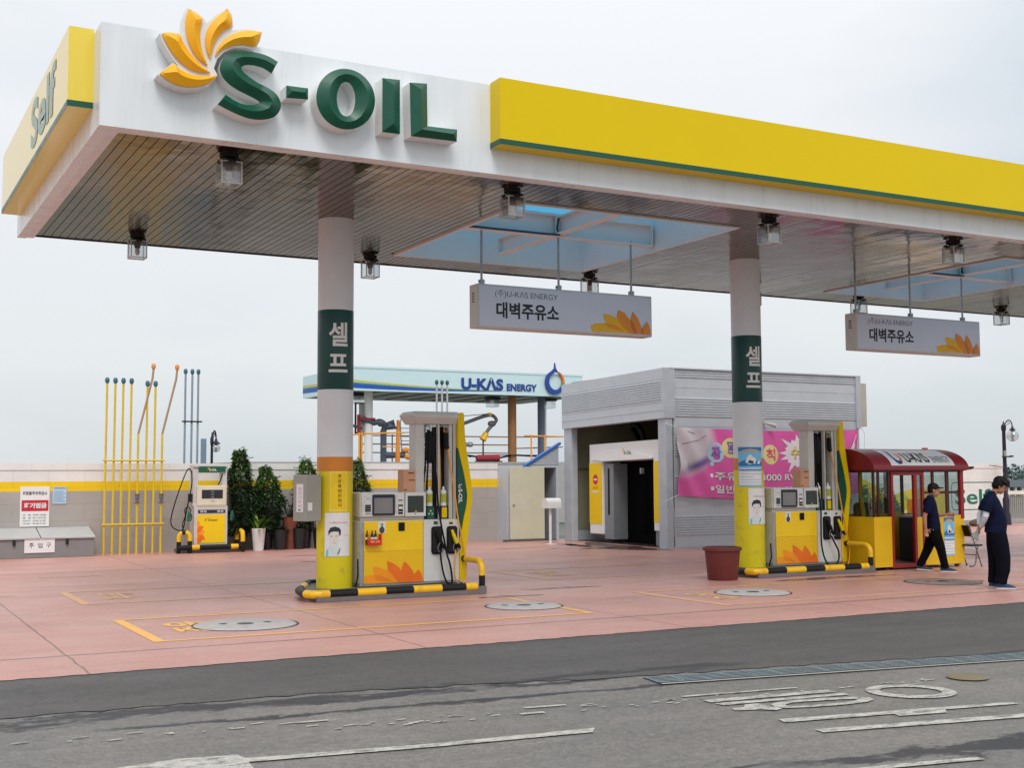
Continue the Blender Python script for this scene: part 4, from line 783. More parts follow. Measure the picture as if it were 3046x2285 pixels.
blueposter('bright blue poster with white shapes wrapped on the second column', (c2[0], c2[1]-CR, 1.59), lambda d: (lambda u, v: on_col(c2, s_+d)(u-rad(80)*s_, 1.59+v)), rad(97)*s_, .72, lambda b: colpatch(b, c2, -80, 17, 1.59, 2.31, .008))
# electrical box
eb = thing('electrical_box', 'grey metal electrical box hung on the side of the first column', 'electrical box', (6.25, 18.0, 1.14)); a_ = rad(21); nr = Vector((6.13, 17.86)); ex = Vector((math.cos(a_), math.sin(a_))); ey = Vector((-math.sin(a_), math.cos(a_)))
def E(u, d, z): p = nr+ex*u+ey*d; return (p.x, p.y, z)
b = MB(); W_, D_ = .30, .30
b.add([E(0, 0, 1.14), E(W_, 0, 1.14), E(W_, D_, 1.14), E(0, D_, 1.14), E(0, 0, 1.84), E(W_, 0, 1.84), E(W_, D_, 1.84), E(0, D_, 1.84)], [(3,2,1,0), (4,5,6,7), (0,1,5,4), (1,2,6,5), (2,3,7,6), (3,0,4,7)]); obj('casing', b, M('box_grey', (158, 156, 148), .5, var=.08), eb, bevel=.01)
b = MB(); b.poly([E(.03, -.003, 1.30), E(.12, -.003, 1.30), E(.12, -.003, 1.42), E(.03, -.003, 1.42)], 0); b.poly([E(-.003, .06, 1.28), E(-.003, .22, 1.28), E(-.003, .22, 1.70), E(-.003, .06, 1.70)], 0)
for i, ch in enumerate('정전기주의'): b.text(ch, (.10, 1.60-i*.065, .18, 1.65-i*.065), lambda u, v: E(-.0045, .28-u, v), 1)
b.poly([E(-.0045, .12, 1.30), E(-.0045, .17, 1.30), E(-.0045, .17, 1.32), E(-.0045, .12, 1.32)], 2); obj('notice', b, [pap, M('print_pink', (206, 120, 150), .6), ink], eb)
b = MB(); b.tube([E(.25, .15, 1.14), E(.27, .15, 1.03), E(.33, .16, 1.01)], .02, 8); obj('conduit', b, dark, eb, smooth=60)
# brown tub
tb = thing('plastic_tub', 'big brown plastic tub in front of second column', 'tub', (13.45, 17.3, 0)); b = MB()
b.lathe([(0, .0), (.245, .0), (.26, .03), (.305, .50), (.335, .505), (.335, .56), (.30, .565), (.295, .5), (.25, .12), (0, .1)], (13.45, 17.3), 32); obj('pot', b, M('tub_brown', (104, 40, 36), .55, var=.12), tb, smooth=35)
b = MB(); b.lathe([(0, .46), (.2, .455), (.285, .44)], (13.45, 17.3), 20); obj('filling', b, M('tub_inside', (70, 42, 38), .8, var=.3), tb)
# ------------------------------------------------------------------ attendant booth
BX0, BX1, BY0, BY1 = 17.05, 19.42, 17.35, 18.95
byl = M('booth_yellow', (230, 184, 16), .45, var=.06, scuff=.3); bred = M('booth_red', (150, 26, 30), .4, var=.06); bdr = M('booth_dark_red', (74, 26, 28), .45); roofm = M('roof_red', (132, 26, 34), .4, var=.08, scale=2)
bo = thing('attendant_booth', 'small yellow attendant booth with red barrel roof, white roof sign and open door', 'booth', (18.2, 18.1, 0))
b = MB(); b.box(BX0, 17.50, BY0, BY0+.05, .06, 1.0); b.box(BX0, BX0+.05, BY0+.05, BY1, .06, 1.0); b.box(18.36, BX1, BY0, BY0+.05, .06, 1.0); b.box(BX1-.05, BX1, BY0+.05, BY1, .06, 1.0); b.box(BX0+.05, BX1-.05, BY1-.05, BY1, .06, 1.0); obj('wall', b, byl, bo)
b = MB(); b.box(BX0+.05, BX1-.05, BY0+.05, BY1-.05, .05, .1); b.box(17.5, 18.36, BY0+.0, BY0+.05, .03, .11); obj('floor_plate', b, M('booth_floor', (120, 84, 78), .6), bo)
b = MB()
for x, y in ((BX0+.1, BY0+.12), (17.45, BY0+.1), (BX1-.12, BY0+.1), (BX0+.1, BY1-.1), (BX1-.1, BY1-.1)): b = MB(); b.cyl((x, y), .04, 0, .06, 10); obj('foot', b, bdr, bo)
b = MB()
for x0, x1, y0, y1 in ((BX0, BX0+.04, BY0, BY0+.04), (BX0, BX0+.04, BY1-.04, BY1), (BX1-.05, BX1, BY1-.05, BY1), (17.18, 17.23, BY0+.02, BY0+.05), (17.44, 17.495, BY0+.01, BY0+.05)): b.box(x0, x1, y0, y1, 1.0, 1.84)
b.box(BX0, BX1, BY0, BY0+.06, 1.84, 1.92); b.box(BX0, BX1, BY1-.06, BY1, 1.84, 1.92); b.box(BX0, BX0+.06, BY0+.06, BY1-.06, 1.84, 1.92); b.box(BX1-.06, BX1, BY0+.06, BY1-.06, 1.84, 1.92)
b.box(18.60, 18.66, BY0+.02, BY0+.05, 1.0, 1.84); b.box(18.98, 19.06, BY0+.02, BY0+.05, 1.0, 1.84); b.box(18.40, 18.60, BY0+.02, BY0+.05, 1.42, 1.47); b.box(18.66, 18.98, BY0+.02, BY0+.05, 1.42, 1.47); b.box(19.06, BX1-.08, BY0+.02, BY0+.05, 1.42, 1.47)
b.box(17.6, 17.66, BY1-.05, BY1-.01, 1.0, 1.84); b.box(18.2, 18.28, BY1-.05, BY1-.01, 1.0, 1.84); b.box(18.9, 18.96, BY1-.05, BY1-.01, 1.0, 1.84)
obj('window_frame', b, bdr, bo)
b = MB()
for x0, x1 in ((17.5, 17.555), (18.09, 18.15), (18.30, 18.36)): b.box(x0, x1, BY0-.012, BY0+.05, .11, 1.84)
b.box(17.555, 18.09, BY0-.012, BY0+.05, 1.78, 1.84); b.box(18.15, 18.30, BY0-.01, BY0+.05, 1.78, 1.84); b.box(17.5, 18.36, BY0-.012, BY0, .04, .11); obj('door_frame', b, bred, bo, bevel=.005)
b = MB(); b.box(18.15, 18.30, BY0+.0, BY0+.03, .11, .98, 0); b.box(18.16, 18.29, BY0+.01, BY0+.016, .98, 1.78, 1); b.box(18.155, 18.175, BY0-.004, BY0+.03, .98, 1.78, 2); obj('sliding_door', b, [byl, glass('booth_glass', (205, 222, 222), .08), bred], bo)
b = MB(); b.box(19.345, BX1+.012, BY0-.012, BY0+.06, .93, 1.9); obj('corner_post', b, bred, bo, bevel=.005)
gb = glass('booth_glass'); b = MB()
b.quad((BX0+.04, BY0+.03, 1.0), (17.18, BY0+.03, 1.0), (17.18, BY0+.03, 1.84), (BX0+.04, BY0+.03, 1.84)); b.quad((17.23, BY0+.03, 1.0), (17.44, BY0+.03, 1.0), (17.44, BY0+.03, 1.84), (17.23, BY0+.03, 1.84)); b.quad((18.36, BY0+.035, 1.0), (19.345, BY0+.035, 1.0), (19.345, BY0+.035, 1.84), (18.36, BY0+.035, 1.84))
b.quad((BX0+.02, BY0+.04, 1.0), (BX0+.02, BY1-.04, 1.0), (BX0+.02, BY1-.04, 1.84), (BX0+.02, BY0+.04, 1.84)); b.quad((BX1-.02, BY0+.06, 1.0), (BX1-.02, BY1-.05, 1.0), (BX1-.02, BY1-.05, 1.84), (BX1-.02, BY0+.06, 1.84)); b.quad((BX0+.04, BY1-.03, 1.0), (BX1-.05, BY1-.03, 1.0), (BX1-.05, BY1-.03, 1.84), (BX0+.04, BY1-.03, 1.84))
obj('window_glass', b, gb, bo, recalc=False)
yc_, zc_, ra, rb = 18.15, 1.90, .88, .40
def rp(t, k=0): return (yc_-(ra+k)*math.cos(t), zc_+(rb+k)*math.sin(t))
prof = [rp(math.pi*i/24) for i in range(25)]; b = MB(); b.prism(prof, 'x', BX0-.05, BX1+.10); b.box(BX0-.06, BX1+.11, yc_-ra-.015, yc_+ra+.015, 1.88, 1.915); rf = obj('roof', b, roofm, bo, smooth=30)
b = MB(); tt = lambda v: .16+v*.98
n = 8
for k in range(n):
    q = []
    for v in (k/n, (k+1)/n):
        for x in (17.46, 19.14): y, z = rp(tt(v), .006); q.append((x, y, z))
    b.quad(q[0], q[1], q[3], q[2])
rs_ = obj('roof_sign', b, M('roof_sign_white', (222, 220, 218), .4, var=.04), rf, smooth=40, recalc=False)
def onroof(k): return lambda u, v: (17.46+u, *rp(tt(min(1, max(0, v))), k))
b = MB(); b.text('U-KΛS', (.44, .16, 1.06, .74), onroof(.011), 0, bold=.02, dy=.06); b.text('ENERGY', (1.14, .16, 1.62, .50), onroof(.011), 2, bold=.012, dy=.06)
for k in range(22):
    a0, a1 = rad(110+k*13.5), rad(110+(k+1)*13.5); w0 = .03+.03*math.sin(math.pi*k/22)
    P_ = lambda a, d: (.245+(.115-d)*math.cos(a), .43+(.36-d*3)*math.sin(a)); b.flat([P_(a0, 0), P_(a1, 0), P_(a1, w0), P_(a0, w0)], onroof(.009), 1 if k < 15 else 3)
b.flat([(.17, .72), (.22, .95), (.25, .78)], onroof(.009), 1)
obj('lettering', b, [M('roof_ink', (34, 44, 58), .5), M('logo_blue', (34, 66, 150), .5), M('roof_ink_light', (130, 140, 150), .5), M('logo_orange', (226, 120, 40), .5)], rs_)
b = MB(); b.lathe([(0, 2.22), (.07, 2.22), (.06, 2.33), (0, 2.34)], (19.32, 18.2), 14); obj('warning_light', b, M('amber_light', (244, 120, 20), .3), bo, smooth=40)
b = MB(); b.add([(19.5, 17.4, 1.86), (19.74, 17.36, 1.90), (19.74, 17.44, 1.90), (19.5, 17.5, 1.86), (19.5, 17.4, 1.94), (19.78, 17.36, 1.95), (19.78, 17.44, 1.95), (19.5, 17.5, 1.94)], [(3,2,1,0), (4,5,6,7), (0,1,5,4), (1,2,6,5), (2,3,7,6), (3,0,4,7)]); obj('gutter', b, dark, bo)
b = MB(); b.box(18.45, 19.3, 17.6, 18.1, .1, .95, 0); b.box(18.4, 19.34, 17.55, 18.15, .95, .99, 1); obj('counter', b, [M('counter_dark', (46, 40, 40), .6), M('counter_top', (150, 140, 130), .4)], bo)
b = MB(); b.box(17.15, 17.5, 18.5, 18.9, .1, 1.0); b.box(17.5, 18.3, 18.86, 18.898, .1, .99); obj('cabinet', b, M('cabinet_grey', (96, 94, 94), .6), bo)
oc = thing('office_chair', 'black office chair inside the booth behind the side window', 'chair', (17.42, 17.85, .1)); b = MB()
b.prism(rrect(17.2, 17.62, .82, 1.26, .1), 'y', 17.98, 18.06); obj('backrest', b, black, oc, bevel=.02); b = MB(); b.prism(rrect(17.2, 17.62, 17.6, 18.0, .08), 'z', .5, .58); obj('seat', b, black, oc, bevel=.02); b = MB(); b.cyl((17.41, 17.8), .03, .12, .5, 10); b.box(17.15, 17.67, 17.78, 17.83, .1, .14); b.box(17.385, 17.435, 17.55, 18.05, .1, .139); obj('base', b, dark, oc)
blueposter('blue and white notice poster on the yellow front of the booth', (19.0, BY0, .22), lambda d: (lambda u, v: (18.87+u, BY0-.003-d, .22+v)), .28, .74, lambda b: b.quad((18.87, BY0-.002, .22), (19.15, BY0-.002, .22), (19.15, BY0-.002, .96), (18.87, BY0-.002, .96)))
# folding chair
fc = thing('folding_chair', 'black folding chair with steel frame beside the booth', 'chair', (19.55, 17.4, 0)); FCX = -.14; tubm = M('chair_tube', (112, 100, 98), .35, .6)
for s_i, o_ in enumerate(((0, 0), (.13, .40))):
    b = MB(); p = lambda x, z: (19.62+FCX+x+o_[0]*.3, 17.12+o_[1], z); b.tube([p(-.22, .82), p(-.17, .72), p(-.02, .40), p(.13, .02)], .011, 8); b.tube([p(.13, .03), p(.14, 0)], .016, 8); obj('leg', b, tubm, fc, smooth=60)
    b = MB(); b.tube([p(.06, .40), p(0, .28), p(-.02, .1), p(-.06, .03), p(-.14, .012), p(-.2, .014)], .011, 8); obj('leg', b, tubm, fc, smooth=60)
b = MB(); b.prism(rrect(19.35, 19.70, 17.12, 17.52, .06), 'z', .395, .425); obj('seat', b, black, fc, bevel=.01)
b = MB(); b.add([(19.40, 17.14, .58), (19.46, 17.52, .58), (19.36, 17.52, .80), (19.32, 17.14, .80), (19.42, 17.14, .58), (19.48, 17.52, .58), (19.38, 17.52, .80), (19.34, 17.14, .80)], [(0,1,2,3), (4,5,6,7), (0,1,5,4), (1,2,6,5), (2,3,7,6), (3,0,4,7)]); obj('backrest', b, black, fc)
b = MB(); b.tube([(19.54, 17.12, .22), (19.58, 17.52, .22)], .009, 6); b.tube([(19.46, 17.12, .17), (19.57, 17.12, .17)], .008, 6); obj('crossbar', b, tubm, fc)

# ------------------------------------------------------------------ back wall and what stands along it
YW, ZT = 31.0, 2.157
def block_mat(name, rgb):
    m = M(name, rgb, .75, var=.10, scale=1.2, bump=.15, bscale=40); n = m.node_tree; A = n.nodes.new; K = n.links.new; bs = n.nodes['Principled BSDF']
    t = A('ShaderNodeTexCoord'); mp = A('ShaderNodeMapping'); mp.inputs['Rotation'].default_value = (rad(90), 0, 0); K(t.outputs['Object'], mp.inputs[0]); br = A('ShaderNodeTexBrick'); K(mp.outputs[0], br.inputs['Vector'])
    br.inputs['Scale'].default_value = 1; br.inputs['Brick Width'].default_value = .8; br.inputs['Row Height'].default_value = .4; br.inputs['Mortar Size'].default_value = .012; br.inputs['Mortar Smooth'].default_value = .3
    br.inputs['Color1'].default_value = (1, 1, 1, 1); br.inputs['Color2'].default_value = (.96, .96, .96, 1); br.inputs['Mortar'].default_value = (.88, .88, .88, 1)
    x = A('ShaderNodeMix'); x.data_type = 'RGBA'; x.blend_type = 'MULTIPLY'; x.inputs[0].default_value = 1; l = bs.inputs['Base Color'].links[0].from_socket; K(l, x.inputs[6]); K(br.outputs[0], x.inputs[7]); K(x.outputs[2], bs.inputs['Base Color']); return m
wg, wy, ww = block_mat('wall_grey', (172, 166, 160)), block_mat('wall_yellow', (242, 202, 14)), block_mat('wall_white', (232, 230, 226))
def wall(lab, x0, x1, low=0):
    t = thing('boundary_wall', lab, 'wall', ((x0+x1)/2, YW, 0))
    b = MB()
    if low == 0: b.box(x0, x1, YW, YW+.2, 0, 1.50, 0); b.box(x0, x1, YW, YW+.2, 1.50, 1.73, 1); b.box(x0, x1, YW, YW+.2, 1.73, 2.0, 2)
    else: b.box(x0, x1, YW-.02, YW+.2, 0, .18, 0); b.box(x0, x1, YW, YW+.2, .18, 2.0, 2)
    obj('blockwork', b, [wg, wy, ww], t); b = MB(); b.box(x0, x1, YW-.02, YW+.22, 2.0, ZT); obj('coping', b, ww, t); return t
wall('long block boundary wall painted grey, yellow and white behind the pipes and plants', -14, 16.25)
rw = wall('white painted boundary wall with green writing and yellow wave behind the booth', 24.45, 36.75, 1)
b = MB(); f = lambda d: (lambda u, v: (u, YW-d, v)); top = [(27, 1.70), (29.8, 1.68), (30.3, 1.55), (30.9, 1.25), (31.4, 1.10), (31.8, 1.22), (32.3, 1.30), (33.2, 1.31), (34.0, 1.22)]
b.flat(top+[(34.0, .4), (33, .45), (32.2, .62), (31.4, .42), (27, .42)], f(.002), 0); b.flat([(27, .9), (29.8, .95), (30.8, 1.0), (31.4, 1.1), (31.8, 1.22), (32.1, 1.0), (32.0, .62), (31.4, .42), (27, .42)], f(.004), 1)
obj('wave_painting', b, [wy, M('lime_green', (176, 186, 44), .6)], rw)
b = MB(); o_ = rrect(34.12, 36.26, .53, 1.52, .16, 6); i_ = rrect(34.155, 36.225, .565, 1.485, .13, 6)
for k in range(len(o_)): b.flat([o_[k], o_[(k+1) % len(o_)], i_[(k+1) % len(o_)], i_[k]], f(.003))
b.text('Self', (34.30, .73, 36.1, 1.27), f(.003), bold=.018); obj('lettering', b, M('wall_green', (22, 112, 88), .6), rw)
def bx_mirror(): pass
# signs on the wall
def wsign(name, lab, x0, x1, z0, z1, m): t = thing(name, lab, 'sign', ((x0+x1)/2, YW, z0)); b = MB(); b.box(x0, x1, YW-.02, YW-.001, z0, z1); return t, obj('board', b, m, t)
k_ = 31/30.3
def wx(x): return x*k_
def wz(z): return 1.8+(z-1.8)*k_
t, k = wsign('hazard_sign', 'white and red no fire hazard sign on the grey wall above the bunker', wx(3.61), wx(4.24), wz(.71), wz(1.62), pap)
b = MB(); b.quad((wx(3.64), YW-.023, wz(1.06)), (wx(4.22), YW-.023, wz(1.06)), (wx(4.22), YW-.023, wz(1.31)), (wx(3.64), YW-.023, wz(1.31)), 0); fw = lambda u, v: (wx(u), YW-.026, wz(v))
b.text('위험물주유취급소', (3.66, 1.43, 4.19, 1.51), fw, 1, bold=.015); b.text('화기엄금', (3.69, 1.125, 4.18, 1.25), fw, 2, bold=.05)
for i, (a, c) in enumerate((('유  별', '제4류 위험물'), ('품  명', '제1석유류'), ('안전관리자', '저장수량'), ('지정수량배수', '취급수량'))): z = .955-i*.065; b.text(a, (3.67, z, 3.84, z+.035), fw, 1); b.text(c, (3.88, z, 4.17, z+.035), fw, 1)
obj('lettering', b, [M('sign_red', (196, 36, 52), .5), ink, white], k)
t, k = wsign('notice', 'small pale blue notice on the grey wall beside the hazard sign', wx(4.31), wx(4.61), wz(1.22), wz(1.61), M('notice_blue', (186, 212, 232), .5))
b = MB()
for i in range(6): b.quad(fw(4.33, 1.27+i*.045), fw(4.59-.05*(i % 2), 1.27+i*.045), fw(4.59-.05*(i % 2), 1.282+i*.045), fw(4.33, 1.282+i*.045))
b.quad(fw(4.33, 1.57), fw(4.59, 1.57), fw(4.59, 1.595), fw(4.33, 1.595)); obj('lettering', b, M('notice_ink', (130, 160, 196), .6), k)
# filling-point bunker
bk = thing('filling_bunker', 'low grey steel bunker with sloping lid and white sign against the wall', 'bunker', (3, 30.5, 0)); bkm = M('bunker_grey', (134, 132, 132), .55, var=.08); x0, x1 = .4, 5.22
b = MB(); b.prism([(30.12, 0), (30.98, 0), (30.98, .60), (30.12, .42)], 'x', x0, x1); obj('casing', b, bkm, bk, bevel=.01)
for a, c in ((x0-.02, 4.04), (4.06, x1+.02)):
    b = MB(); b.prism([(30.08, .425), (30.99, .62), (30.99, .66), (30.08, .465)], 'x', a, c); obj('lid', b, M('bunker_lid', (182, 182, 180), .5, var=.06), bk, bevel=.006)
for x in (3.48, 4.62): b = MB(); b.box(x-.03, x+.03, 30.09, 30.118, .30, .42); b.cyl((x, 30.09), .025, .29, .33, 10); obj('latch', b, dark, bk)
b = MB(); b.box(3.70, 4.35, 30.10, 30.118, .12, .44); k = obj('sign_plate', b, pap, bk); b = MB()
for i, ch in enumerate('주입구'): b.text(ch, (3.80+i*.185, .23, 3.90+i*.185, .34), lambda u, v: (u, 30.098, v), bold=.01)
obj('lettering', b, ink, k)
# vent pipes
pipey = M('pipe_yellow', (224, 190, 16), .45, var=.1); pipeb = M('pipe_tan', (170, 142, 104), .5, var=.12); capm = M('vent_cap_teal', (56, 108, 122), .5); capo = M('vent_cap_orange', (226, 150, 60), .5)
vp = thing('vent_pipe_rack', 'rack of eight yellow vent pipes with crossbars rising in front of the wall', 'vent pipes', (6.2, 30.35, 0)); xs = [5.48, 5.67, 5.855, 6.045, 6.235, 6.42, 6.61, 6.80]; yv = 30.4
def vcap(b, x, y, z, mi): b.lathe([(0, z-.03), (.03, z-.03), (.055, z+.02), (.05, z+.08), (.03, z+.11), (0, z+.115)], (x, y), 12, mi)
for i, x in enumerate(xs):
    b = MB()
    if i in (4, 7):
        tx = x+.33; b.tube([(x, yv, 0), (x, yv, 2.86)], .027, 10, 0); b.tube([(x, yv, 2.86), (tx-.02, yv-.02, 4.20), (tx, yv-.02, 4.42)], .026, 10, 1); vcap(b, tx, yv-.02, 4.45, 2)
    else: b.tube([(x, yv, 0), (x+.015, yv, 4.08 if i < 4 else 4.03)], .026, 10, 0); vcap(b, x+.015, yv, 4.08 if i < 4 else 4.03, 3)
    p_ = obj('pipe', b, [pipey, pipeb, capo, capm], vp, smooth=45)
    if i in (4, 7):
        b = MB(); b.cyl((x, yv), .065, 1.40, 1.425, 14, 0); b.cyl((x, yv), .05, 1.30, 1.40, 14, 1); b.cyl((x, yv), .065, 1.20, 1.225, 14, 0); b.cyl((x, yv), .035, 1.225, 1.30, 14, 1); b.box(x-.05, x+.05, yv-.07, yv-.05, 1.33, 1.36, 1); obj('valve', b, [M('rust', (120, 84, 60), .7), M('valve_steel', (130, 130, 132), .4, .5)], p_, smooth=40)
for z in (2.22, .71): b = MB(); b.tube([(5.42, yv-.04, z), (6.86, yv-.04, z)], .02, 8); obj('crossbar', b, pipey, vp, smooth=60)
gp_ = thing('grey_vent_pipes', 'three thin grey vent pipes with a crossbar standing behind the wall', 'vent pipes', (8.15, 33, 0)); gpm = M('pipe_blue_grey', (146, 164, 178), .4, .3)
for x in (7.97, 8.15, 8.31): b = MB(); b.tube([(x-.01, 33, 0), (x, 33, 4.62)], .028, 8, 0); vcap(b, x, 33, 4.58, 1); obj('pipe', b, [gpm, capm], gp_, smooth=45)
b = MB(); b.box(7.88, 8.41, 32.94, 32.972, 3.27, 3.31); obj('crossbar', b, dark, gp_)
bp = MB(); bp.box(8.55, 8.68, 33.5, 33.62, 0, 2.86); tag1('grey_post', bp, M('post_blue_grey', (132, 152, 172), .5), 'short square blue grey post behind the wall beside small lamp', 'post', (8.62, 33.5, 0), bevel=.008)
# diesel dispenser
dd = thing('diesel_dispenser', 'older white diesel dispenser with looped black hose standing against the wall', 'fuel pump', (7.9, 30.2, 0)); dw = M('dispenser_white', (204, 200, 196), .45, var=.05); dc_ = M('dispenser_cream', (222, 214, 190), .45); y0 = 30.0
b = MB(); b.box(7.50, 8.31, y0, y0+.45, .17, 1.12); b.box(7.48, 8.33, y0-.02, y0+.47, .10, .17); cb_ = obj('cabinet', b, dw, dd, bevel=.012)
b = MB(); b.box(7.47, 7.60, y0+.08, y0+.37, 1.12, 2.06); b.box(8.19, 8.31, y0+.08, y0+.37, 1.12, 2.06); b.box(7.47, 8.31, y0+.04, y0+.41, 2.06, 2.12); b.box(7.60, 8.19, y0+.08, y0+.37, 1.92, 2.06); tf = obj('tower_frame', b, dw, dd, bevel=.008)
b = MB(); b.box(7.61, 8.255, y0+.03, y0+.078, 1.935, 2.075, 0); b.text('S-OIL', (7.86, 1.965, 8.04, 2.02), lambda u, v: (u, y0+.027, v), 1, bold=.03)
for k in range(5): a = rad(70+k*35); b.flat([(7.84, 1.99), (7.84+.05*math.cos(a)-.012, 1.99+.06*math.sin(a)), (7.84+.06*math.cos(a)+.01, 1.99+.05*math.sin(a))], lambda u, v: (u, y0+.0272, v), 2)
obj('header_sign', b, [M('sign_green', (10, 92, 62)), white, yel], tf)
b = MB(); b.box(7.56, 8.27, y0-.02, y0+.44, 1.13, 1.61); b.box(7.55, 8.28, y0-.01, y0+.45, 1.10, 1.13); ds = obj('display_box', b, dc_, dd, bevel=.015)
b = MB(); b.box(7.67, 8.18, y0-.026, y0-.0205, 1.30, 1.51, 0)
for i in range(3): b.text('188', (7.89, 1.315+i*.065, 7.96, 1.345+i*.065), lambda u, v: (u, y0-.028, v), 1)
b.box(7.9, 7.99, y0-.026, y0-.0205, 1.23, 1.245, 2); obj('display', b, [M('lcd_dark', (44, 46, 54), .15), M('lcd_digits', (170, 176, 180), .5), grey], ds)
b = MB(); b.box(7.59, 8.25, y0-.012, y0-.0005, .95, 1.03, 0); b.text('경유', (7.63, .962, 7.80, 1.018), lambda u, v: (u, y0-.014, v), 1, bold=.02); b.text('경유', (8.04, .962, 8.21, 1.018), lambda u, v: (u, y0-.014, v), 1, bold=.02); obj('name_strip', b, [M('strip_dark', (50, 48, 52), .4), white], cb_)
b = MB(); b.box(7.57, 8.25, y0-.012, y0-.0005, .23, .91, 0); b.text('S⁺Diesel', (7.75, .755, 8.05, .82), lambda u, v: (u, y0-.014, v), 1, bold=.01)
for i, q in enumerate(([(7.575, .235), (7.66, .24), (7.70, .33), (7.65, .38), (7.575, .36)], [(7.575, .36), (7.65, .38), (7.76, .50), (7.70, .55), (7.575, .47)], [(7.575, .47), (7.68, .54), (7.73, .64), (7.62, .65), (7.575, .58)], [(7.575, .58), (7.63, .65), (7.62, .77), (7.575, .76)], [(7.575, .30), (7.66, .33), (7.77, .31), (7.72, .42), (7.6, .44)])): b.flat(q, lambda u, v, i=i: (u, y0-.0135-.001*i, v), 2 if i % 2 else 3)
obj('front_panel', b, [py_, ink, por[0], por[2]], cb_)
def dh(pts, r=.014): b = MB(); b.tube(curve(pts), r, 8); obj('hose', b, black, dd, smooth=60)
dh([(7.47, y0+.2, 1.93), (7.40, y0+.1, 2.02), (7.32, y0+.05, 1.97), (7.2, y0, 1.7), (7.05, y0, 1.25), (6.95, y0, .85), (6.97, y0, .66), (7.10, y0, .56), (7.22, y0, .56), (7.27, y0, .72), (7.30, y0, .95), (7.37, y0, 1.3), (7.43, y0, 1.65), (7.45, y0+.1, 1.9), (7.47, y0+.15, 1.95)])
dh([(7.24, y0-.02, .55), (7.22, y0-.02, .7), (7.28, y0-.02, .9), (7.27, y0-.02, 1.05), (7.36, y0-.02, 1.1), (7.42, y0-.02, 1.0)], .012)
dh([(8.33, y0+.2, 2.0), (8.37, y0+.15, 1.6), (8.41, y0+.1, 1.1), (8.43, y0+.1, .7), (8.40, y0+.1, .55)]); dh([(8.2, y0+.1, 1.90), (8.13, y0, 1.75), (8.07, y0-.0, 1.63)])
for x, s in ((7.38, 1), (8.42, -1)):
    b = MB(); b.tube([(x, y0-.02, 1.0), (x-.01, y0-.02, .88), (x-.03, y0-.02, .76)], [.03, .045, .03], 10, 0); b.tube([(x+.03, y0-.02, .95), (x+.06, y0-.02, .85), (x+.02, y0-.02, .76)], .014, 8, 1); obj('nozzle', b, [M('nozzle_green', (28, 96, 74), .45), dark], dd, smooth=50)
b = MB(); b.box(7.39, 7.47, y0+.05, y0+.2, 1.22, 1.42); obj('hose_bracket', b, dark, dd)
gb_ = thing('pump_guard', 'black and yellow hoops and rails guarding the old dispenser at the wall', 'guard rail', (7.85, 29.9, 0))
for x in (7.26, 8.60):
    b = MB(); w = .125; path = [(x-w, 29.95, 0), (x-w, 29.95, .38)]+[(x-w*math.cos(rad(a)), 29.95, .38+w*math.sin(rad(a))) for a in range(20, 180, 20)]+[(x+w, 29.95, .38), (x+w, 29.95, 0)]
    if x < 8: striped(b, [(p[0], p[1]-.2*(p[0]-x), p[2]) for p in path], .055, [.28, .52, .60, .86], 1, 12)
    else: striped(b, [(x+.05, 30.35+.0, 0), (x+.05, 30.35, .38), (x+.05, 30.30, .48), (x+.05, 30.2, .51), (x+.05, 30.0, .51), (x+.05, 29.88, .48), (x+.05, 29.85, .38), (x+.05, 29.85, 0)], .055, [.28, .60, .78, 1.15], 1, 12)
    obj('hoop', b, [strY, strB], gb_, smooth=45)
b = MB(); striped(b, [(7.1, 29.88, .14), (8.62, 29.88, .14)], .06, [.32, .50, 1.26, 1.44], 1, 12); obj('rail', b, [strY, strB], gb_, smooth=45)
b = MB(); b.box(7.15, 8.6, 29.93, 30.5, 0, .10); obj('plinth', b, islc, gb_)

# ------------------------------------------------------------------ plants
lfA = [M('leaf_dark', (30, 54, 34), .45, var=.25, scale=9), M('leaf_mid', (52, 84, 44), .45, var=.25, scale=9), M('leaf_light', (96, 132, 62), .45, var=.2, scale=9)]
bark = M('bark', (86, 66, 50), .85, var=.2); potb = M('pot_black', (34, 34, 38), .45, var=.1); pott = M('pot_terracotta', (126, 66, 46), .7); potw = M('pot_white', (228, 224, 220), .35)
def leaf(b, p, d, L, w, rnd, mi, droop=.25):
    d = Vector(d).normalized(); s = d.cross(Vector((rnd.uniform(-.3, .3), rnd.uniform(-.3, .3), 1)))
    if s.length < .01: s = Vector((1, 0, 0))
    s.normalize(); p = Vector(p); m = p+d*L*.5+Vector((0, 0, L*.06)); e = p+d*L-Vector((0, 0, L*droop))
    b.add([tuple(p), tuple(m+s*w), tuple(e), tuple(m-s*w)], [(0, 1, 2), (0, 2, 3)], mi)
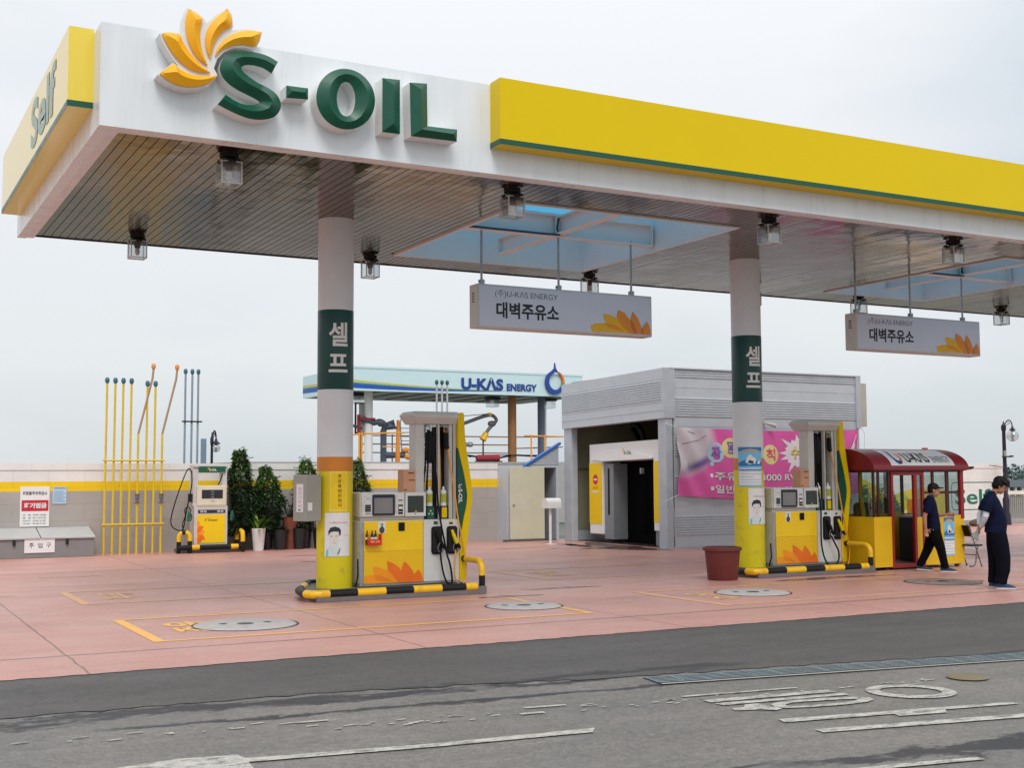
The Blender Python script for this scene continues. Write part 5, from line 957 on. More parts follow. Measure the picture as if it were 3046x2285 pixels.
def column_plant(name, lab, x, y, z0, z1, r0, n, seed, light_top=.3, pot=None, grp=None):
    rnd = random.Random(seed); t = thing(name, lab, 'potted plant', (x, y, 0), grp); b = MB(); H = z1-z0
    lumps = [(rnd.uniform(0, 6.28), rnd.uniform(0, 1), rnd.choice((.68, .82, 1.1, 1.22))) for _ in range(26)]; wob = rnd.uniform(0, 6)
    for i in range(int(n*1.5)):
        v = rnd.random()**.9; a = rnd.uniform(0, 6.283); prof = (min(1, .72+v*1.2) if v < .25 else (1.02-.12*(v-.25)/.4 if v < .65 else .9-.62*((v-.65)/.35)**1.25))
        k = 1
        for la, lv, ls in lumps:
            if abs(v-lv) < .085 and abs((a-la+3.14) % 6.28-3.14) < .7: k *= ls
        rr = r0*prof*k*rnd.uniform(.45, 1.05)**.5; rr *= rnd.uniform(.75, 1.08)
        if rnd.random() < .03: rr *= 1.3
        k = min(k, 1.5); rr = min(rr, r0*1.45*prof); z = z0+v*H+rnd.uniform(-.04, .04); p = (x+.05*math.sin(wob+v*5)+rr*math.cos(a), y+rr*math.sin(a), z)
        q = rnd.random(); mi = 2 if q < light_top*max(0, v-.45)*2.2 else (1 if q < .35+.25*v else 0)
        leaf(b, p, (math.cos(a)+rnd.uniform(-.6, .6), math.sin(a)+rnd.uniform(-.6, .6), rnd.uniform(-.3, .8)), rnd.uniform(.07, .13), rnd.uniform(.018, .034), rnd, mi, rnd.uniform(.1, .5))
    for k in range(16):     # side sprigs
        a = rnd.uniform(0, 6.28); v = rnd.uniform(.1, .95); rr = r0*(1.0 if v < .6 else 1.0-.9*(v-.6)); c = Vector((x+rr*.8*math.cos(a), y+rr*.8*math.sin(a), z0+v*H)); d = Vector((math.cos(a), math.sin(a), rnd.uniform(-.1, .7))).normalized(); L = rnd.uniform(.10, .2)
        for j in range(8): leaf(b, c+d*L*j/7, (math.cos(a+(j % 2)*2-1), math.sin(a+(j % 2)*2-1), .3), rnd.uniform(.07, .11), .022, rnd, rnd.choice((0, 1, 1, 2)))
    for k in range(9):      # shoots at the tip
        a = rnd.uniform(0, 6.28); L = rnd.uniform(.08, .2); c = Vector((x+rnd.uniform(-.1, .1), y+rnd.uniform(-.1, .1), z1-.06+rnd.uniform(-.06, .05)))
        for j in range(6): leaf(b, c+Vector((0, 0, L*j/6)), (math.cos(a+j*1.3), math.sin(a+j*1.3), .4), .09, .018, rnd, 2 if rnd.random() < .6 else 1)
    obj('foliage', b, lfA, t, recalc=False); b = MB(); b.tube([(x, y, .2), (x+.02, y, z0+.3*H), (x, y, z0+.9*H)], [.03, .022, .008], 8); obj('stem', b, bark, t)
    pr = pot or (.17, .45, potb); b = MB(); b.lathe([(0, 0), (pr[0]*.72, 0), (pr[0], pr[1]), (pr[0]*.9, pr[1]), (pr[0]*.85, pr[1]-.05), (0, pr[1]-.06)], (x, y), 20); obj('pot', b, pr[2], t, smooth=40); return t
gpl = 'potted plants along the wall'
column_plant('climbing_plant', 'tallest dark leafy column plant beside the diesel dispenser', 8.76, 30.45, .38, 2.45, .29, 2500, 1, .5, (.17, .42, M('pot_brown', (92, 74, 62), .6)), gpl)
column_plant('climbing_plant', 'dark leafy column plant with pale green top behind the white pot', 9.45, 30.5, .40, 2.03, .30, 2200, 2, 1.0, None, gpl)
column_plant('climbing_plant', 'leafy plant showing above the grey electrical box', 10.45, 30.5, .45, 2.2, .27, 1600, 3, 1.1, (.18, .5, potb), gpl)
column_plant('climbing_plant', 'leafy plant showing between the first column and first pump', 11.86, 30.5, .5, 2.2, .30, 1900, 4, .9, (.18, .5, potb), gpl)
def frond_plant(name, lab, x, y, z, n, L, w, seed, pot, mats, up=1., grp=gpl):
    rnd = random.Random(seed); t = thing(name, lab, 'potted plant', (x, y, 0), grp); b = MB()
    for i in range(n):
        a = rnd.uniform(0, 6.28); el = rnd.uniform(.35, 1.3)*up; l = L*rnd.uniform(.6, 1.1); p = Vector((x+rnd.uniform(-.05, .05), y+rnd.uniform(-.05, .05), z)); d = Vector((math.cos(a)*math.cos(el), math.sin(a)*math.cos(el), math.sin(el))); s = Vector((-math.sin(a), math.cos(a), 0)); mi = rnd.choice((0, 1, 1, 2)); pv = None
        for k in range(6):
            f_ = k/5; q = p+d*l*f_-Vector((0, 0, l*.35*f_*f_)); ww_ = w*math.sin(math.pi*min(.97, .12+f_*.86)); cur = (tuple(q-s*ww_), tuple(q+s*ww_))
            if pv: b.quad(pv[0], pv[1], cur[1], cur[0], mi)
            pv = cur
    obj('foliage', b, mats, t, recalc=False); b = MB(); r, h, m = pot; b.lathe([(0, 0), (r*.72, 0), (r, h), (r*.92, h), (r*.88, h-.05), (0, h-.06)], (x, y), 22); obj('pot', b, m, t, smooth=40); return t
frond_plant('potted_dracaena', 'sword leaved plant in a tall white pot before the wall plants', 9.13, 30.15, .48, 34, .75, .035, 5, (.175, .55, potw), [lfA[1], M('leaf_fresh', (92, 136, 50), .4, var=.2), M('leaf_lime', (158, 178, 74), .4)])
frond_plant('potted_palm', 'sparse reddish brown palm in a terracotta pot beside the electrical box', 10.02, 30.4, .75, 26, .85, .012, 6, (.2, .8, pott), [M('leaf_rust', (82, 62, 46), .6), M('leaf_olive', (66, 70, 46), .6), lfA[0]], 1.2)
for i, (x, lab, r, h) in enumerate(((9.72, 'black plant pot with low dark leaves next to the terracotta pot', .19, .5), (10.2, 'black plant pot under the electrical box beside terracotta pot', .17, .52), (10.75, 'black plant pot with small leaves just left of first column base', .18, .5), (11.4, 'black plant pot hidden behind the first column base', .18, .5))):
    frond_plant('plant_pot', lab, x, 30.25, h-.04, 26, .36, .03, 20+i, (r, h, potb), [lfA[0], lfA[0], lfA[1]], .9)
wb = thing('waste_basket', 'small dark wire waste basket on the ground near the wall', 'basket', (14.7, 30.3, 0)); b = MB()
for k in range(20): a = 2*math.pi*k/20; b.tube([(14.7+.17*math.cos(a), 30.3+.17*math.sin(a), 0), (14.7+.21*math.cos(a), 30.3+.21*math.sin(a), .42)], .008, 5)
for z, r in ((.02, .17), (.15, .185), (.28, .197), (.42, .212)): b.tube([(14.7+r*math.cos(a), 30.3+r*math.sin(a), z) for a in [2*math.pi*k/20 for k in range(20)]], .008, 5, closed=True)
b.lathe([(0, .02), (.165, .02), (.19, .32), (0, .3)], (14.7, 30.3), 16, 1); obj('basket', b, [dark, black], wb)
tp = MB(); tp.tube([(14.35, 30.97, 0), (14.35, 30.93, .3), (14.35, 30.93, 1.2), (14.75, 30.93, 1.22), (14.8, 30.9, 1.1)], .02, 8); tp.cyl((14.36, 30.88), .04, 1.18, 1.26, 10); tag1('wall_tap', tp, M('tap_white', (206, 204, 200), .4), 'white water pipe and tap fixed to the grey wall behind the pump', 'tap', (14.5, 30.93, 0), smooth=45)

# ------------------------------------------------------------------ lean-to shed and car wash
gv = thing('grey_vent_pipes', 'three pale vent pipes with green caps rising behind the first pump', 'vent pipes', (15.47, 33, 0))
for x in (15.3, 15.47, 15.64): b = MB(); b.tube([(x, 33, 0), (x, 33, 4.55)], .03, 8, 0); vcap(b, x, 33, 4.52, 1); obj('pipe', b, [M('pipe_pale', (186, 190, 192), .4, .2), M('vent_cap_green', (40, 96, 84), .5)], gv, smooth=45)
ls = thing('lean_to_shed', 'small lean-to shed with blue edged sloping roof and open cream door', 'shed', (17.2, 31, 0)); lsm = M('cladding_grey', (192, 199, 205), .42, 0, var=.06, scuff=.15)
b = MB(); b.prism([(16.93, 2.10), (17.9, 2.66), (17.9, 2.10)], 'y', 30.42, 30.5, 0)
for k in range(9): z = 2.13+k*.062; xx = 16.93+(z-2.10)/.56*.97; b.box(min(17.86, xx+.07), 17.895, 30.40, 30.42, z, z+.032, 0)
b.box(16.25, 16.33, 30.42, 32.5, 0, 2.1, 0); b.box(17.82, 17.9, 30.42, 32.5, 0, 2.1, 0); b.box(16.33, 17.82, 32.4, 32.5, 0, 2.1, 1); b.box(16.33, 17.4, 30.42, 30.5, 0, 2.1, 0); b.box(17.4, 17.82, 30.42, 30.5, 2.04, 2.1, 0); b.box(16.33, 17.82, 30.42, 32.4, 0, .02, 1)
b.box(16.33, 17.82, 32.385, 32.399, 1.5, 1.73, 2); obj('wall', b, [lsm, M('shed_dark', (70, 70, 74), .8), wy], ls)
b = MB(); b.add([(16.72, 30.36, 2.0), (17.95, 30.36, 2.69), (17.95, 30.52, 2.69), (16.72, 30.52, 2.0), (16.72, 30.36, 2.07), (17.95, 30.36, 2.76), (17.95, 30.52, 2.76), (16.72, 30.52, 2.07)], [(3,2,1,0), (4,5,6,7), (0,1,5,4), (1,2,6,5), (2,3,7,6), (3,0,4,7)]); obj('gable_coping', b, M('roof_blue', (36, 96, 176), .4), ls); b = MB(); b.box(16.25, 17.9, 30.5, 32.5, 2.1, 2.16); obj('roof', b, grey, ls)
b = MB(); b.box(16.28, 17.37, 30.30, 30.345, .06, 2.06); dr = obj('door', b, M('door_cream', (206, 204, 180), .5, var=.05), ls, bevel=.006); b = MB(); b.ell((16.38, 30.28, 1.02), (.035, .03, .035), 10, 8); obj('handle', b, steel, dr, smooth=60)
b = MB(); b.box(16.1, 17.35, 30.25, 30.41, 0, .055); obj('sill', b, M('sill_dark', (96, 90, 86), .8), ls)
st = thing('sensor_post', 'white post with rounded cover standing before the open shed door', 'post', (16.57, 28.6, 0)); b = MB(); b.tube([(16.57, 28.6, .02), (16.57, 28.6, 1.0)], .04, 12); b.box(16.45, 16.69, 28.5, 28.7, 0, .02); obj('pole', b, white, st, smooth=40)
b = MB(); pr_ = [(28.45, .95), (28.75, .95), (28.75, 1.1)]+[(28.6+.15*math.cos(rad(a)), 1.1+.12*math.sin(rad(a))) for a in range(20, 180, 20)]+[(28.45, 1.1)]; b.prism(pr_, 'x', 16.4, 16.82); obj('cover', b, white, st, smooth=40)
cw = thing('car_wash_building', 'grey ribbed metal car wash building with a wide open entrance', 'car wash', (21.1, 27.7, 0)); cm = M('cladding_grey'); ct = M('cladding_trim', (182, 189, 197), .4); X, Y0, Y1, XR, ZH = 17.9, 25.2, 30.1, 24.3, 4.45
def ribs_y(b, x0, x1, y, z0, z1):
    z = z0
    while z < z1-.03: b.add([(x0, y, z), (x1, y, z), (x1, y-.022, z+.012), (x0, y-.022, z+.012), (x1, y-.022, z+.036), (x0, y-.022, z+.036), (x1, y, z+.048), (x0, y, z+.048)], [(0,1,2,3), (3,2,4,5), (5,4,6,7), (0,3,5,7), (1,2,4,6)]); z += .062
def ribs_x(b, x, y0, y1, z0, z1):
    z = z0
    while z < z1-.03: b.add([(x, y0, z), (x, y1, z), (x-.022, y1, z+.012), (x-.022, y0, z+.012), (x-.022, y1, z+.036), (x-.022, y0, z+.036), (x, y1, z+.048), (x, y0, z+.048)], [(0,1,2,3), (3,2,4,5), (5,4,6,7), (0,3,5,7), (1,2,4,6)]); z += .062
b = MB(); b.box(X+.25, XR, Y0, Y0+.06, .03, ZH); b.box(XR-.06, XR, Y0+.06, Y1, 0, ZH); b.box(X+.25, XR-.06, Y1-.06, Y1, 0, ZH)
for z0, z1 in ((4.24, 4.42), (3.26, 3.74), (2.28, 2.76), (1.30, 1.78), (.32, .80)): ribs_y(b, X+.27, XR-.12, Y0, z0, z1)
for z in (3.99, 3.02, 2.03, 1.05): b.box(X+.27, XR-.12, Y0-.006, Y0, z, z+.012)
obj('side_wall', b, cm, cw, smooth=20)
b = MB(); b.box(XR-.12, XR+.05, Y0-.05, Y0, 3.05, ZH); b.box(X+.02, XR+.02, Y0-.03, Y0, 0, .05); b.box(X-.05, X+.27, Y0-.045, Y0-.0005, 3.22, ZH+.02); b.box(X+.12, XR+.06, Y0-.052, Y0+.08, ZH, ZH+.03); obj('corner_trim', b, ct, cw)
b = MB(); b.box(XR+.05, XR+.3, Y0+.0, Y0+.2, 3.1, 4.28); obj('side_box', b, M('box_beige', (186, 184, 172), .5), cw)
hb = MB(); sl_ = .1/5
def sk_(b): b.v = [(x, y, z-(y-Y0)*sl_ if z > 3 else z) for x, y, z in b.v]; return b
hb.box(X-.05, X+.25, Y0, Y1+.03, 3.22, ZH+.02); ribs_x(hb, X-.05, Y0+.06, Y1, 3.68, 4.17)
for z in (3.62, 3.42, 4.19): hb.box(X-.058, X-.05, Y0+.02, Y1, z, z+.012)
obj('header', sk_(hb), cm, cw, smooth=20)
b = MB(); b.box(X, X+.2, Y0-.02, Y0+.32, 0, 3.22); obj('post', b, ct, cw, bevel=.01); b = MB(); b.box(X, X+.2, Y1-.40, Y1, 0, 3.13); obj('post', b, ct, cw, bevel=.01)
b = MB(); b.box(X+.25, XR-.06, Y0+.06, Y1-.06, ZH-.06, ZH); obj('roof', b, grey, cw)
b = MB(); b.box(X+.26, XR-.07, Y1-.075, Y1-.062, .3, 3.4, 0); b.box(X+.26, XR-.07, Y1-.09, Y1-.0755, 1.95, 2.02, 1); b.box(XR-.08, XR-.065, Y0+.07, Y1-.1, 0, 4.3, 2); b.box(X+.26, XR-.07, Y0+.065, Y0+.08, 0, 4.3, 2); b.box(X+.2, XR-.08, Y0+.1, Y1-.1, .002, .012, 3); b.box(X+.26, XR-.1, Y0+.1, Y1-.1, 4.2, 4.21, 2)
obj('lining', b, [M('lining_cream', (150, 148, 120), .6), M('lining_rail', (110, 108, 92), .6), M('lining_painted_shade', (9, 9, 10), .8), M('wet_floor', (66, 50, 50), .25)], cw)  # near-black lining sheets: the shade of the interior put into their colour
# rollover washing gantry
gx = 18.75; gn = thing('wash_gantry', 'white and yellow rollover washing gantry inside the car wash entrance', 'car wash machine', (19.6, 28.3, 0)); gw = M('gantry_white', (238, 238, 236), .35, var=.04); gg = M('gantry_grey', (132, 136, 140), .45); blk2 = M('opening_shade_black', (10, 10, 11), .9, spec=.05); yl_, yr_, ol, orr = 30.02, 26.55, 29.36, 26.95
b = MB()
pts = [(yl_, .22), (yl_, 2.66), (yr_, 2.72), (yr_, .40), (orr, .40), (orr, 2.22), (ol, 2.18), (ol, .22)]; b.prism(pts, 'x', gx, gx+1.5); obj('arch', b, gw, gn, bevel=.02)
b = MB(); av = [(29.85-2.9*k/14, 2.26+.31*math.sin(math.pi*(k/14)**.85)) for k in range(15)]; av2 = [(y, z-.05*math.sin(math.pi*min(1, i/14))-.012) for i, (y, z) in enumerate(av)]
for k in range(14): b.add([(gx-.001, *av[k]), (gx-.001, *av[k+1]), (gx-.06, *av2[k+1]), (gx-.06, *av2[k])], [(0, 1, 2, 3)])
b.poly([(gx-.0602, y, z) for y, z in av2]+[(gx-.06, 26.97, 2.235), (gx-.06, 29.34, 2.195)]); obj('arch_relief', b, gw, gn, smooth=30, recalc=False)
b = MB(); b.box(gx-.012, gx-.001, ol+.02, yl_-.005, .50, 2.14); pnl = obj('yellow_panel', b, py_, gn); b = MB(); b.box(gx-.012, gx-.001, yr_+.005, orr-.02, .62, 2.17); obj('yellow_panel', b, py_, gn)
b = MB(); b.text('S-OIL', (-28.2, 2.36, -27.85, 2.45), lambda u, v: (gx-.064, -u, v), 0, bold=.015)
for k in range(5): a = rad(60+k*40); b.flat([(28.25, 2.44), (28.25+.07*math.cos(a)+.02, 2.44+.09*math.sin(a)), (28.25+.09*math.cos(a)-.01, 2.44+.07*math.sin(a))], lambda u, v: (gx-.064, u, v), 1)
obj('lettering', b, [M('gantry_ink', (30, 70, 50), .5), pm], gn)
b = MB(); cy, cz = 29.70, 1.70; q = [(cy+.13*math.cos(k*math.pi/12), cz+.14*math.sin(k*math.pi/12)) for k in range(24)]; b.flat(q, lambda u, v: (gx-.015, u, v), 0); b.flat([(cy-.09, cz-.025), (cy+.09, cz-.025), (cy+.09, cz+.025), (cy-.09, cz+.025)], lambda u, v: (gx-.017, u, v), 1)
b.text('진입금지', (-cy-.15, 1.44, -cy+.15, 1.51), lambda u, v: (gx-.015, -u, v), 2, bold=.02); b.flat([(cy-.16, 1.34), (cy+.16, 1.34), (cy+.16, 1.39), (cy-.16, 1.39)], lambda u, v: (gx-.015, u, v), 1); obj('no_entry_sign', b, [M('noentry_red', (216, 40, 36), .45), white, M('noentry_orange', (236, 130, 20), .5)], pnl)
b = MB(); b.add([(gx+.02, yl_-.02, .22), (gx+.02, ol, .22), (gx+.25, ol, .0), (gx+.25, yl_-.02, .02), (gx+1.4, yl_-.02, .22), (gx+1.4, ol, .22), (gx+1.2, ol, 0), (gx+1.2, yl_-.02, .02)], [(0,1,2,3), (4,5,6,7), (0,1,5,4), (1,2,6,5), (2,3,7,6), (3,0,4,7)]); obj('skirt', b, gg, gn); b = MB(); b.box(gx+.05, gx+1.4, yr_+.02, orr-.01, .02, .40); obj('skirt', b, gg, gn)
b = MB(); b.box(gx+.06, gx+1.45, ol-.45, ol-.001, .1, 2.12, 0); b.box(gx+.052, gx+.0598, ol-.26, ol-.18, .75, 2.0, 1); b.box(gx+.4, gx+.5, 28.1, 28.15, 1.85, 2.0, 2); obj('opening_shade_panel', MB().box(gx+.5, gx+.56, orr+.01, ol-.46, .02, 2.16), blk2, gn); obj('brush_housing', b, [gg, black, M('spray_grey', (190, 194, 196), .3)], gn)  # added black panel stands in for the shade inside the gantry opening
b = MB(); b.lathe([(0, .2), (.5, .2), (.55, .5), (.5, 1.9), (0, 1.95)], (gx+1.0, 28.0), 20); b.tube([(gx+.8, 29.3, 2.0), (gx+.8, 27.0, 2.0)], .3, 14); obj('brush', b, M('brush_black', (5, 5, 7), .9, var=.3, scale=20, spec=.05), gn)
b = MB(); b.tube(curve([(gx+.6, 28.2, 2.7), (gx+.5, 28.3, 3.1), (gx+.6, 28.8, 3.15), (gx+.9, 29.0, 2.9), (gx+1.1, 29.0, 2.7)]), .07, 10); obj('hose', b, black, gn, smooth=60)
gn.location = gn.location+Vector((-.55, -.78, 0))
# banner
bn = thing('banner', 'pink cloth banner with white writing tied to the car wash side wall', 'banner', (21.1, 25.1, 1.28)); bw, bh = 5.91, 1.70
def ban(u, v, d=0):      # u 0..5.91, v 0..1.7
    fl = .035*math.sin(u*1.7+v*1.1)+.05*math.exp(-u*.9)*math.sin(v*6+u*9)+.02*math.sin(u*4.1-v*2)+.05*math.exp(-(bw-u)*1.5)*math.sin(v*5-u*7)
    sag = -.06*math.sin(math.pi*u/bw)*1.0-.05*(1-v/bh)*math.sin(math.pi*u/bw)
    return (18.17+u+(.05*math.sin(math.pi*v/bh) if u < .3 else 0), 25.07+fl-d, 1.30+v+sag)
bm_ = bpy.data.materials.new('banner_cloth'); bm_.use_nodes = True; n = bm_.node_tree; bs = n.nodes['Principled BSDF']; bs.inputs['Roughness'].default_value = .6
ca = n.nodes.new('ShaderNodeVertexColor'); ca.layer_name = 'print'; n.links.new(ca.outputs[0], bs.inputs['Base Color'])
b = MB(); nu, nv = 120, 36
for j in range(nv+1):
    for i in range(nu+1): b.v.append(ban(bw*i/nu, bh*j/nv))
for j in range(nv):
    for i in range(nu): b.f.append((j*(nu+1)+i, j*(nu+1)+i+1, (j+1)*(nu+1)+i+1, (j+1)*(nu+1)+i)); b.m.append(0)
cl = obj('cloth', b, bm_, bn, smooth=80, recalc=False)
pk, pale, pur = lin((228, 96, 172)), lin((214, 206, 212)), lin((112, 92, 150)); at = cl.data.color_attributes.new('print', 'FLOAT_COLOR', 'POINT')
def mixc(a, b_, t): t = max(0, min(1, t)); return tuple(a[i]*(1-t)+b_[i]*t for i in range(3))
for j in range(nv+1):
    for i in range(nu+1):
        u, v = bw*i/nu, bh*j/nv; e = ((u-.1)/1.15)**2+((v-1.35)/.95)**2; t = 1-(e-.55)/.45; c = mixc(pk, pale, t)
        s = math.exp(-(((u-.75)*.9+(v-.83)*-.5)/.42)**2-(((v-.83)-(u-.75)*.35)/.12)**2); c = mixc(c, pur, s*1.1*max(0, min(1, t+.4))); at.data[j*(nu+1)+i].color = (*c, 1)
bt = [M('banner_white', (244, 238, 242), .6), M('banner_blue', (180, 214, 232), .6), M('banner_cream', (240, 222, 150), .6), M('banner_purple', (120, 108, 186), .6), M('banner_shadow', (120, 60, 110), .6), M('banner_yellow', (244, 232, 120), .6), M('banner_red', (224, 84, 120), .6)]
b = MB(); fb = lambda d: (lambda u, v: ban(u, v, d))
for u, v, mi, ch, cc in ((1.17, 1.12, 1, '자', 3), (1.60, 1.24, 2, '동', 3), (2.0, 1.06, 1, '세', 3), (2.42, 1.16, 2, '차', 6), (2.92, 1.1, 2, '척', 6)):
    b.flat([(u+.25*math.cos(k*math.pi/12), v+.25*math.sin(k*math.pi/12)) for k in range(24)], fb(.006), mi, dx=.06); b.text(ch, (u-.14, v-.15, u+.15, v+.15), fb(.012), cc, bold=.03, dx=.08)
q = []
for k in range(36): r = (.36 if k % 2 else .52+.12*math.sin(k*1.9)); a = 2*math.pi*k/36; q.append((3.95+r*1.35*math.cos(a), 1.14+r*.9*math.sin(a)))
b.flat(q, fb(.006), 0, dx=.06); b.text('수돗물', (3.62, .99, 4.55, 1.32), fb(.016), 5, bold=.03, dx=.08); b.text('수돗물', (3.64, .97, 4.57, 1.30), fb(.012), 4, bold=.035, dx=.08)
for v, s in ((.42, '주유고객 3000 RV,승합 4000'), (.10, '일반고객 5000 RV,승합 6000')): b.text(s, (1.14, v, 5.35, v+.22), fb(.012), 0, bold=.02, dx=.1); b.text(s, (1.155, v-.015, 5.365, v+.205), fb(.006), 4, bold=.02, dx=.1); b.flat([(1.0, v+.08), (1.09, v+.08), (1.09, v+.17), (1.0, v+.17)], fb(.008), 0)
q = [(5.55+.1*k, .9+(.55 if k % 2 else 0)) for k in range(4)]; b.flat([(5.6, 1.1), (5.85, 1.6), (5.8, 1.2)], fb(.006), 0, dx=.06); b.flat([(1.02, .78), (1.12, .78), (1.12, .88), (1.02, .88)], fb(.006), 1, dx=.06)
for u0, v0, u1, v1 in ((.3, 1.6, .55, 1.55), (.12, 1.28, .7, 1.4), (.72, 1.42, .85, 1.52)): b.flat([(u0, v0), (u1, v1), (u1, v1+.012), (u0, v0+.012)], fb(.006), 4, dx=.06)
obj('print', b, bt, cl, recalc=False)
b = MB()
for p, q in (((0, 1.68), (-.32, .12)), ((0, .02), (-.35, -.16)), ((bw, 1.68), (.22, .1)), ((bw, .02), (.2, -.1))): a = ban(*p); b.tube([a, ((a[0]+q[0]/2), a[1]-.01, a[2]+q[1]*.4), (a[0]+q[0], 25.15, a[2]+q[1])], .008, 6)
a = ban(0, .02); b.tube(curve([(a[0]-.2, 25.1, a[2]-.1), (a[0]-.12, 25.1, a[2]-.4), (a[0]-.1, 25.1, a[2]-1.0)]), .006, 5); a = ban(bw, 1.68); b.tube(curve([(a[0]+.2, 25.1, a[2]+.1), (a[0]+.32, 25.1, a[2]-.1), (a[0]+.3, 25.1, a[2]-.5)]), .006, 5); obj('rope', b, white, bn)
cv_ = thing('security_camera', 'small white camera on the car wash side wall above the banner', 'camera', (20.6, 25.1, 3.1)); b = MB(); b.box(20.9, 21.0, 25.08, 25.2, 3.12, 3.22); b.tube([(20.95, 25.1, 3.15), (21.05, 24.98, 3.1), (21.16, 24.9, 3.06)], [.02, .05, .055], 10); obj('camera_body', b, M('cam_grey', (190, 190, 188), .4), cv_, smooth=40)

# ------------------------------------------------------------------ gas depot beyond the wall
dk = thing('loading_platform', 'raised concrete loading platform beyond the wall with an orange railing', 'platform', (20, 44.5, 0)); b = MB(); b.box(12, 26.2, 41.5, 48.5, 0, 2.34); obj('deck', b, M('platform_concrete', (168, 166, 164), .8, var=.1), dk)
orr_ = M('rail_orange', (228, 156, 60), .5); ra_ = M('rail_rust', (190, 130, 74), .6)
b = MB(); y = 47.5
for x in [18.6+1.4*k for k in range(6)]: b.tube([(x, y, 2.34), (x, y, 3.55)], .03, 6)
for z in (3.5, 3.15, 2.8): b.tube([(18.6, y, z), (25.6, y, z)], .025, 6)
b.tube([(25.6, y, 3.5), (25.2, 42.5, 3.36)], .025, 6); b.tube([(25.6, y, 3.0), (25.2, 42.5, 2.95)], .025, 6); obj('railing', b, ra_, dk)
b = MB(); y = 42.0
for x in (16.4, 16.5, 23.5, 24.1): b.tube([(x, y, 2.34), (x, y, 3.4)], .035, 6)
b.tube([(15.6, y, 3.25), (16.5, y, 3.36), (18.2, y, 3.42)], .03, 6); b.tube([(23.2, y, 3.36), (25.2, y+.4, 3.36)], .03, 6); b.tube([(17.3, y, 2.9), (18.0, y, 2.9)], .02, 6); obj('railing', b, orr_, dk)
lc = thing('depot_canopy', 'pale blue canopy with a colour swoosh and blue lettering beyond the wall', 'canopy', (20.3, 44.6, 0)); x0, x1, y0, y1, z0, z1 = 16.04, 25.85, 42, 47.2, 4.92, 5.78
lb = M('canopy_pale_blue', (202, 226, 230), .4, var=.03); b = MB(); b.box(x0, x1, y0, y0+.12, z0, z1); b.box(x0, x0+.12, y0+.12, y1, z0, z1); b.box(x1-.12, x1, y0+.12, y1, z0, z1); b.box(x0+.12, x1-.12, y1-.12, y1, z0, z1); b.box(x0-.02, x1+.02, y0-.02, y0, z1-.04, z1+.03); obj('fascia', b, lb, lc)
b = MB(); b.box(x0+.12, x1-.12, y0+.12, y1-.12, z0+.06, z0+.1, 0)
for k in range(9): b.box(x0+.3+k*1.05, x0+.42+k*1.05, y0+.14, y1-.14, z0+.02, z0+.06, 1)
b.box(x0+.12, x1-.12, y0+.12, y1-.12, z0+.5, z0+.56, 0); obj('ceiling', b, [M('depot_ceiling', (150, 156, 150), .6), M('depot_purlin', (96, 100, 92), .6)], lc)
def sw(x): t = max(0, (x-14.0)/8.0); return 5.40-.33*(1-(1-min(1, t))**2)
b = MB(); cs = ((.0, .07, 0), (-.07, .05, 1), (-.24, .17, 2))
for k in range(30):
    xa, xb = x0+6.5*k/30, x0+6.5*(k+1)/30
    for o_, h_, mi in cs:
        ta, tb_ = max(0, 1-(xa-x0)/6.6), max(0, 1-(xb-x0)/6.6); b.quad((xa, y0-.004, sw(xa)+o_*ta), (xb, y0-.004, sw(xb)+o_*tb_), (xb, y0-.004, sw(xb)+(o_+h_)*tb_), (xa, y0-.004, sw(xa)+(o_+h_)*ta), mi)
for o_, h_, mi in cs: b.quad((x0-.004, y0, sw(x0)+o_), (x0-.004, y1, sw(x0)+o_+.1), (x0-.004, y1, sw(x0)+o_+h_+.1), (x0-.004, y0, sw(x0)+o_+h_), mi)
obj('swoosh', b, [M('swoosh_yellow', (206, 190, 84), .5), M('swoosh_green', (70, 150, 100), .5), M('swoosh_blue', (34, 84, 176), .5)], lc)
b = MB(); lf_ = lambda u, v: (u, y0-.03, v); b.text('U-KΛS', (20.48, 5.08, 22.27, 5.55), lf_, 0, bold=.045); b.text('ENERGY', (22.42, 5.08, 23.75, 5.36), lf_, 0, bold=.04); v_ = list(b.v); f_ = list(b.f)
obj('lettering', b, M('depot_blue', (22, 62, 140), .4), lc)
b = MB()
for k in range(30):
    a0, a1 = rad(95+k*11), rad(95+(k+1)*11); rr = lambda a, r: (24.53+r*.92*math.cos(a), 5.46+r*math.sin(a)); w = .06+.13*math.sin(math.pi*min(1, (k+4)/32)); b.prism([rr(a0, .47), rr(a1, .47), rr(a1, .47-w), rr(a0, .47-w)], 'y', y0-.12, y0-.03, 0 if k < 21 else (1 if k < 24 else 2))
b.prism([(24.33, 5.86), (24.50, 6.02), (24.53, 6.24), (24.57, 6.02), (24.68, 5.84), (24.5, 5.88)], 'y', y0-.121, y0-.031, 0); obj('drop_emblem', b, [M('logo_blue', (34, 66, 150)), M('swoosh_green', (70, 150, 100)), M('logo_orange', (226, 120, 40))], lc)
for x, y, r, m in ((17.15, 43, .16, white), (23.2, 43, .17, M('post_rust', (150, 104, 62), .6, var=.25)), (24.75, 43.4, .15, M('post_grey', (96, 104, 122), .5)), (25.2, 44, .12, white)): b = MB(); b.cyl((x, y), r, 2.34, z0+.08, 16); obj('post', b, m, lc, smooth=40)
for x in (22.75, 25.35, 17.0): b = MB(); b.box(x-.2, x+.2, 43.6, 44.0, 4.55, 4.85, 0); b.box(x-.24, x+.24, 43.56, 44.04, 4.85, z0+.03, 1); obj('lamp', b, [lampg, lampk], lc)
ppm = M('pipe_dark', (84, 92, 104), .4, .4); ppl = M('pipe_light', (150, 156, 160), .4, .5); redv = M('valve_red', (150, 34, 48), .5)
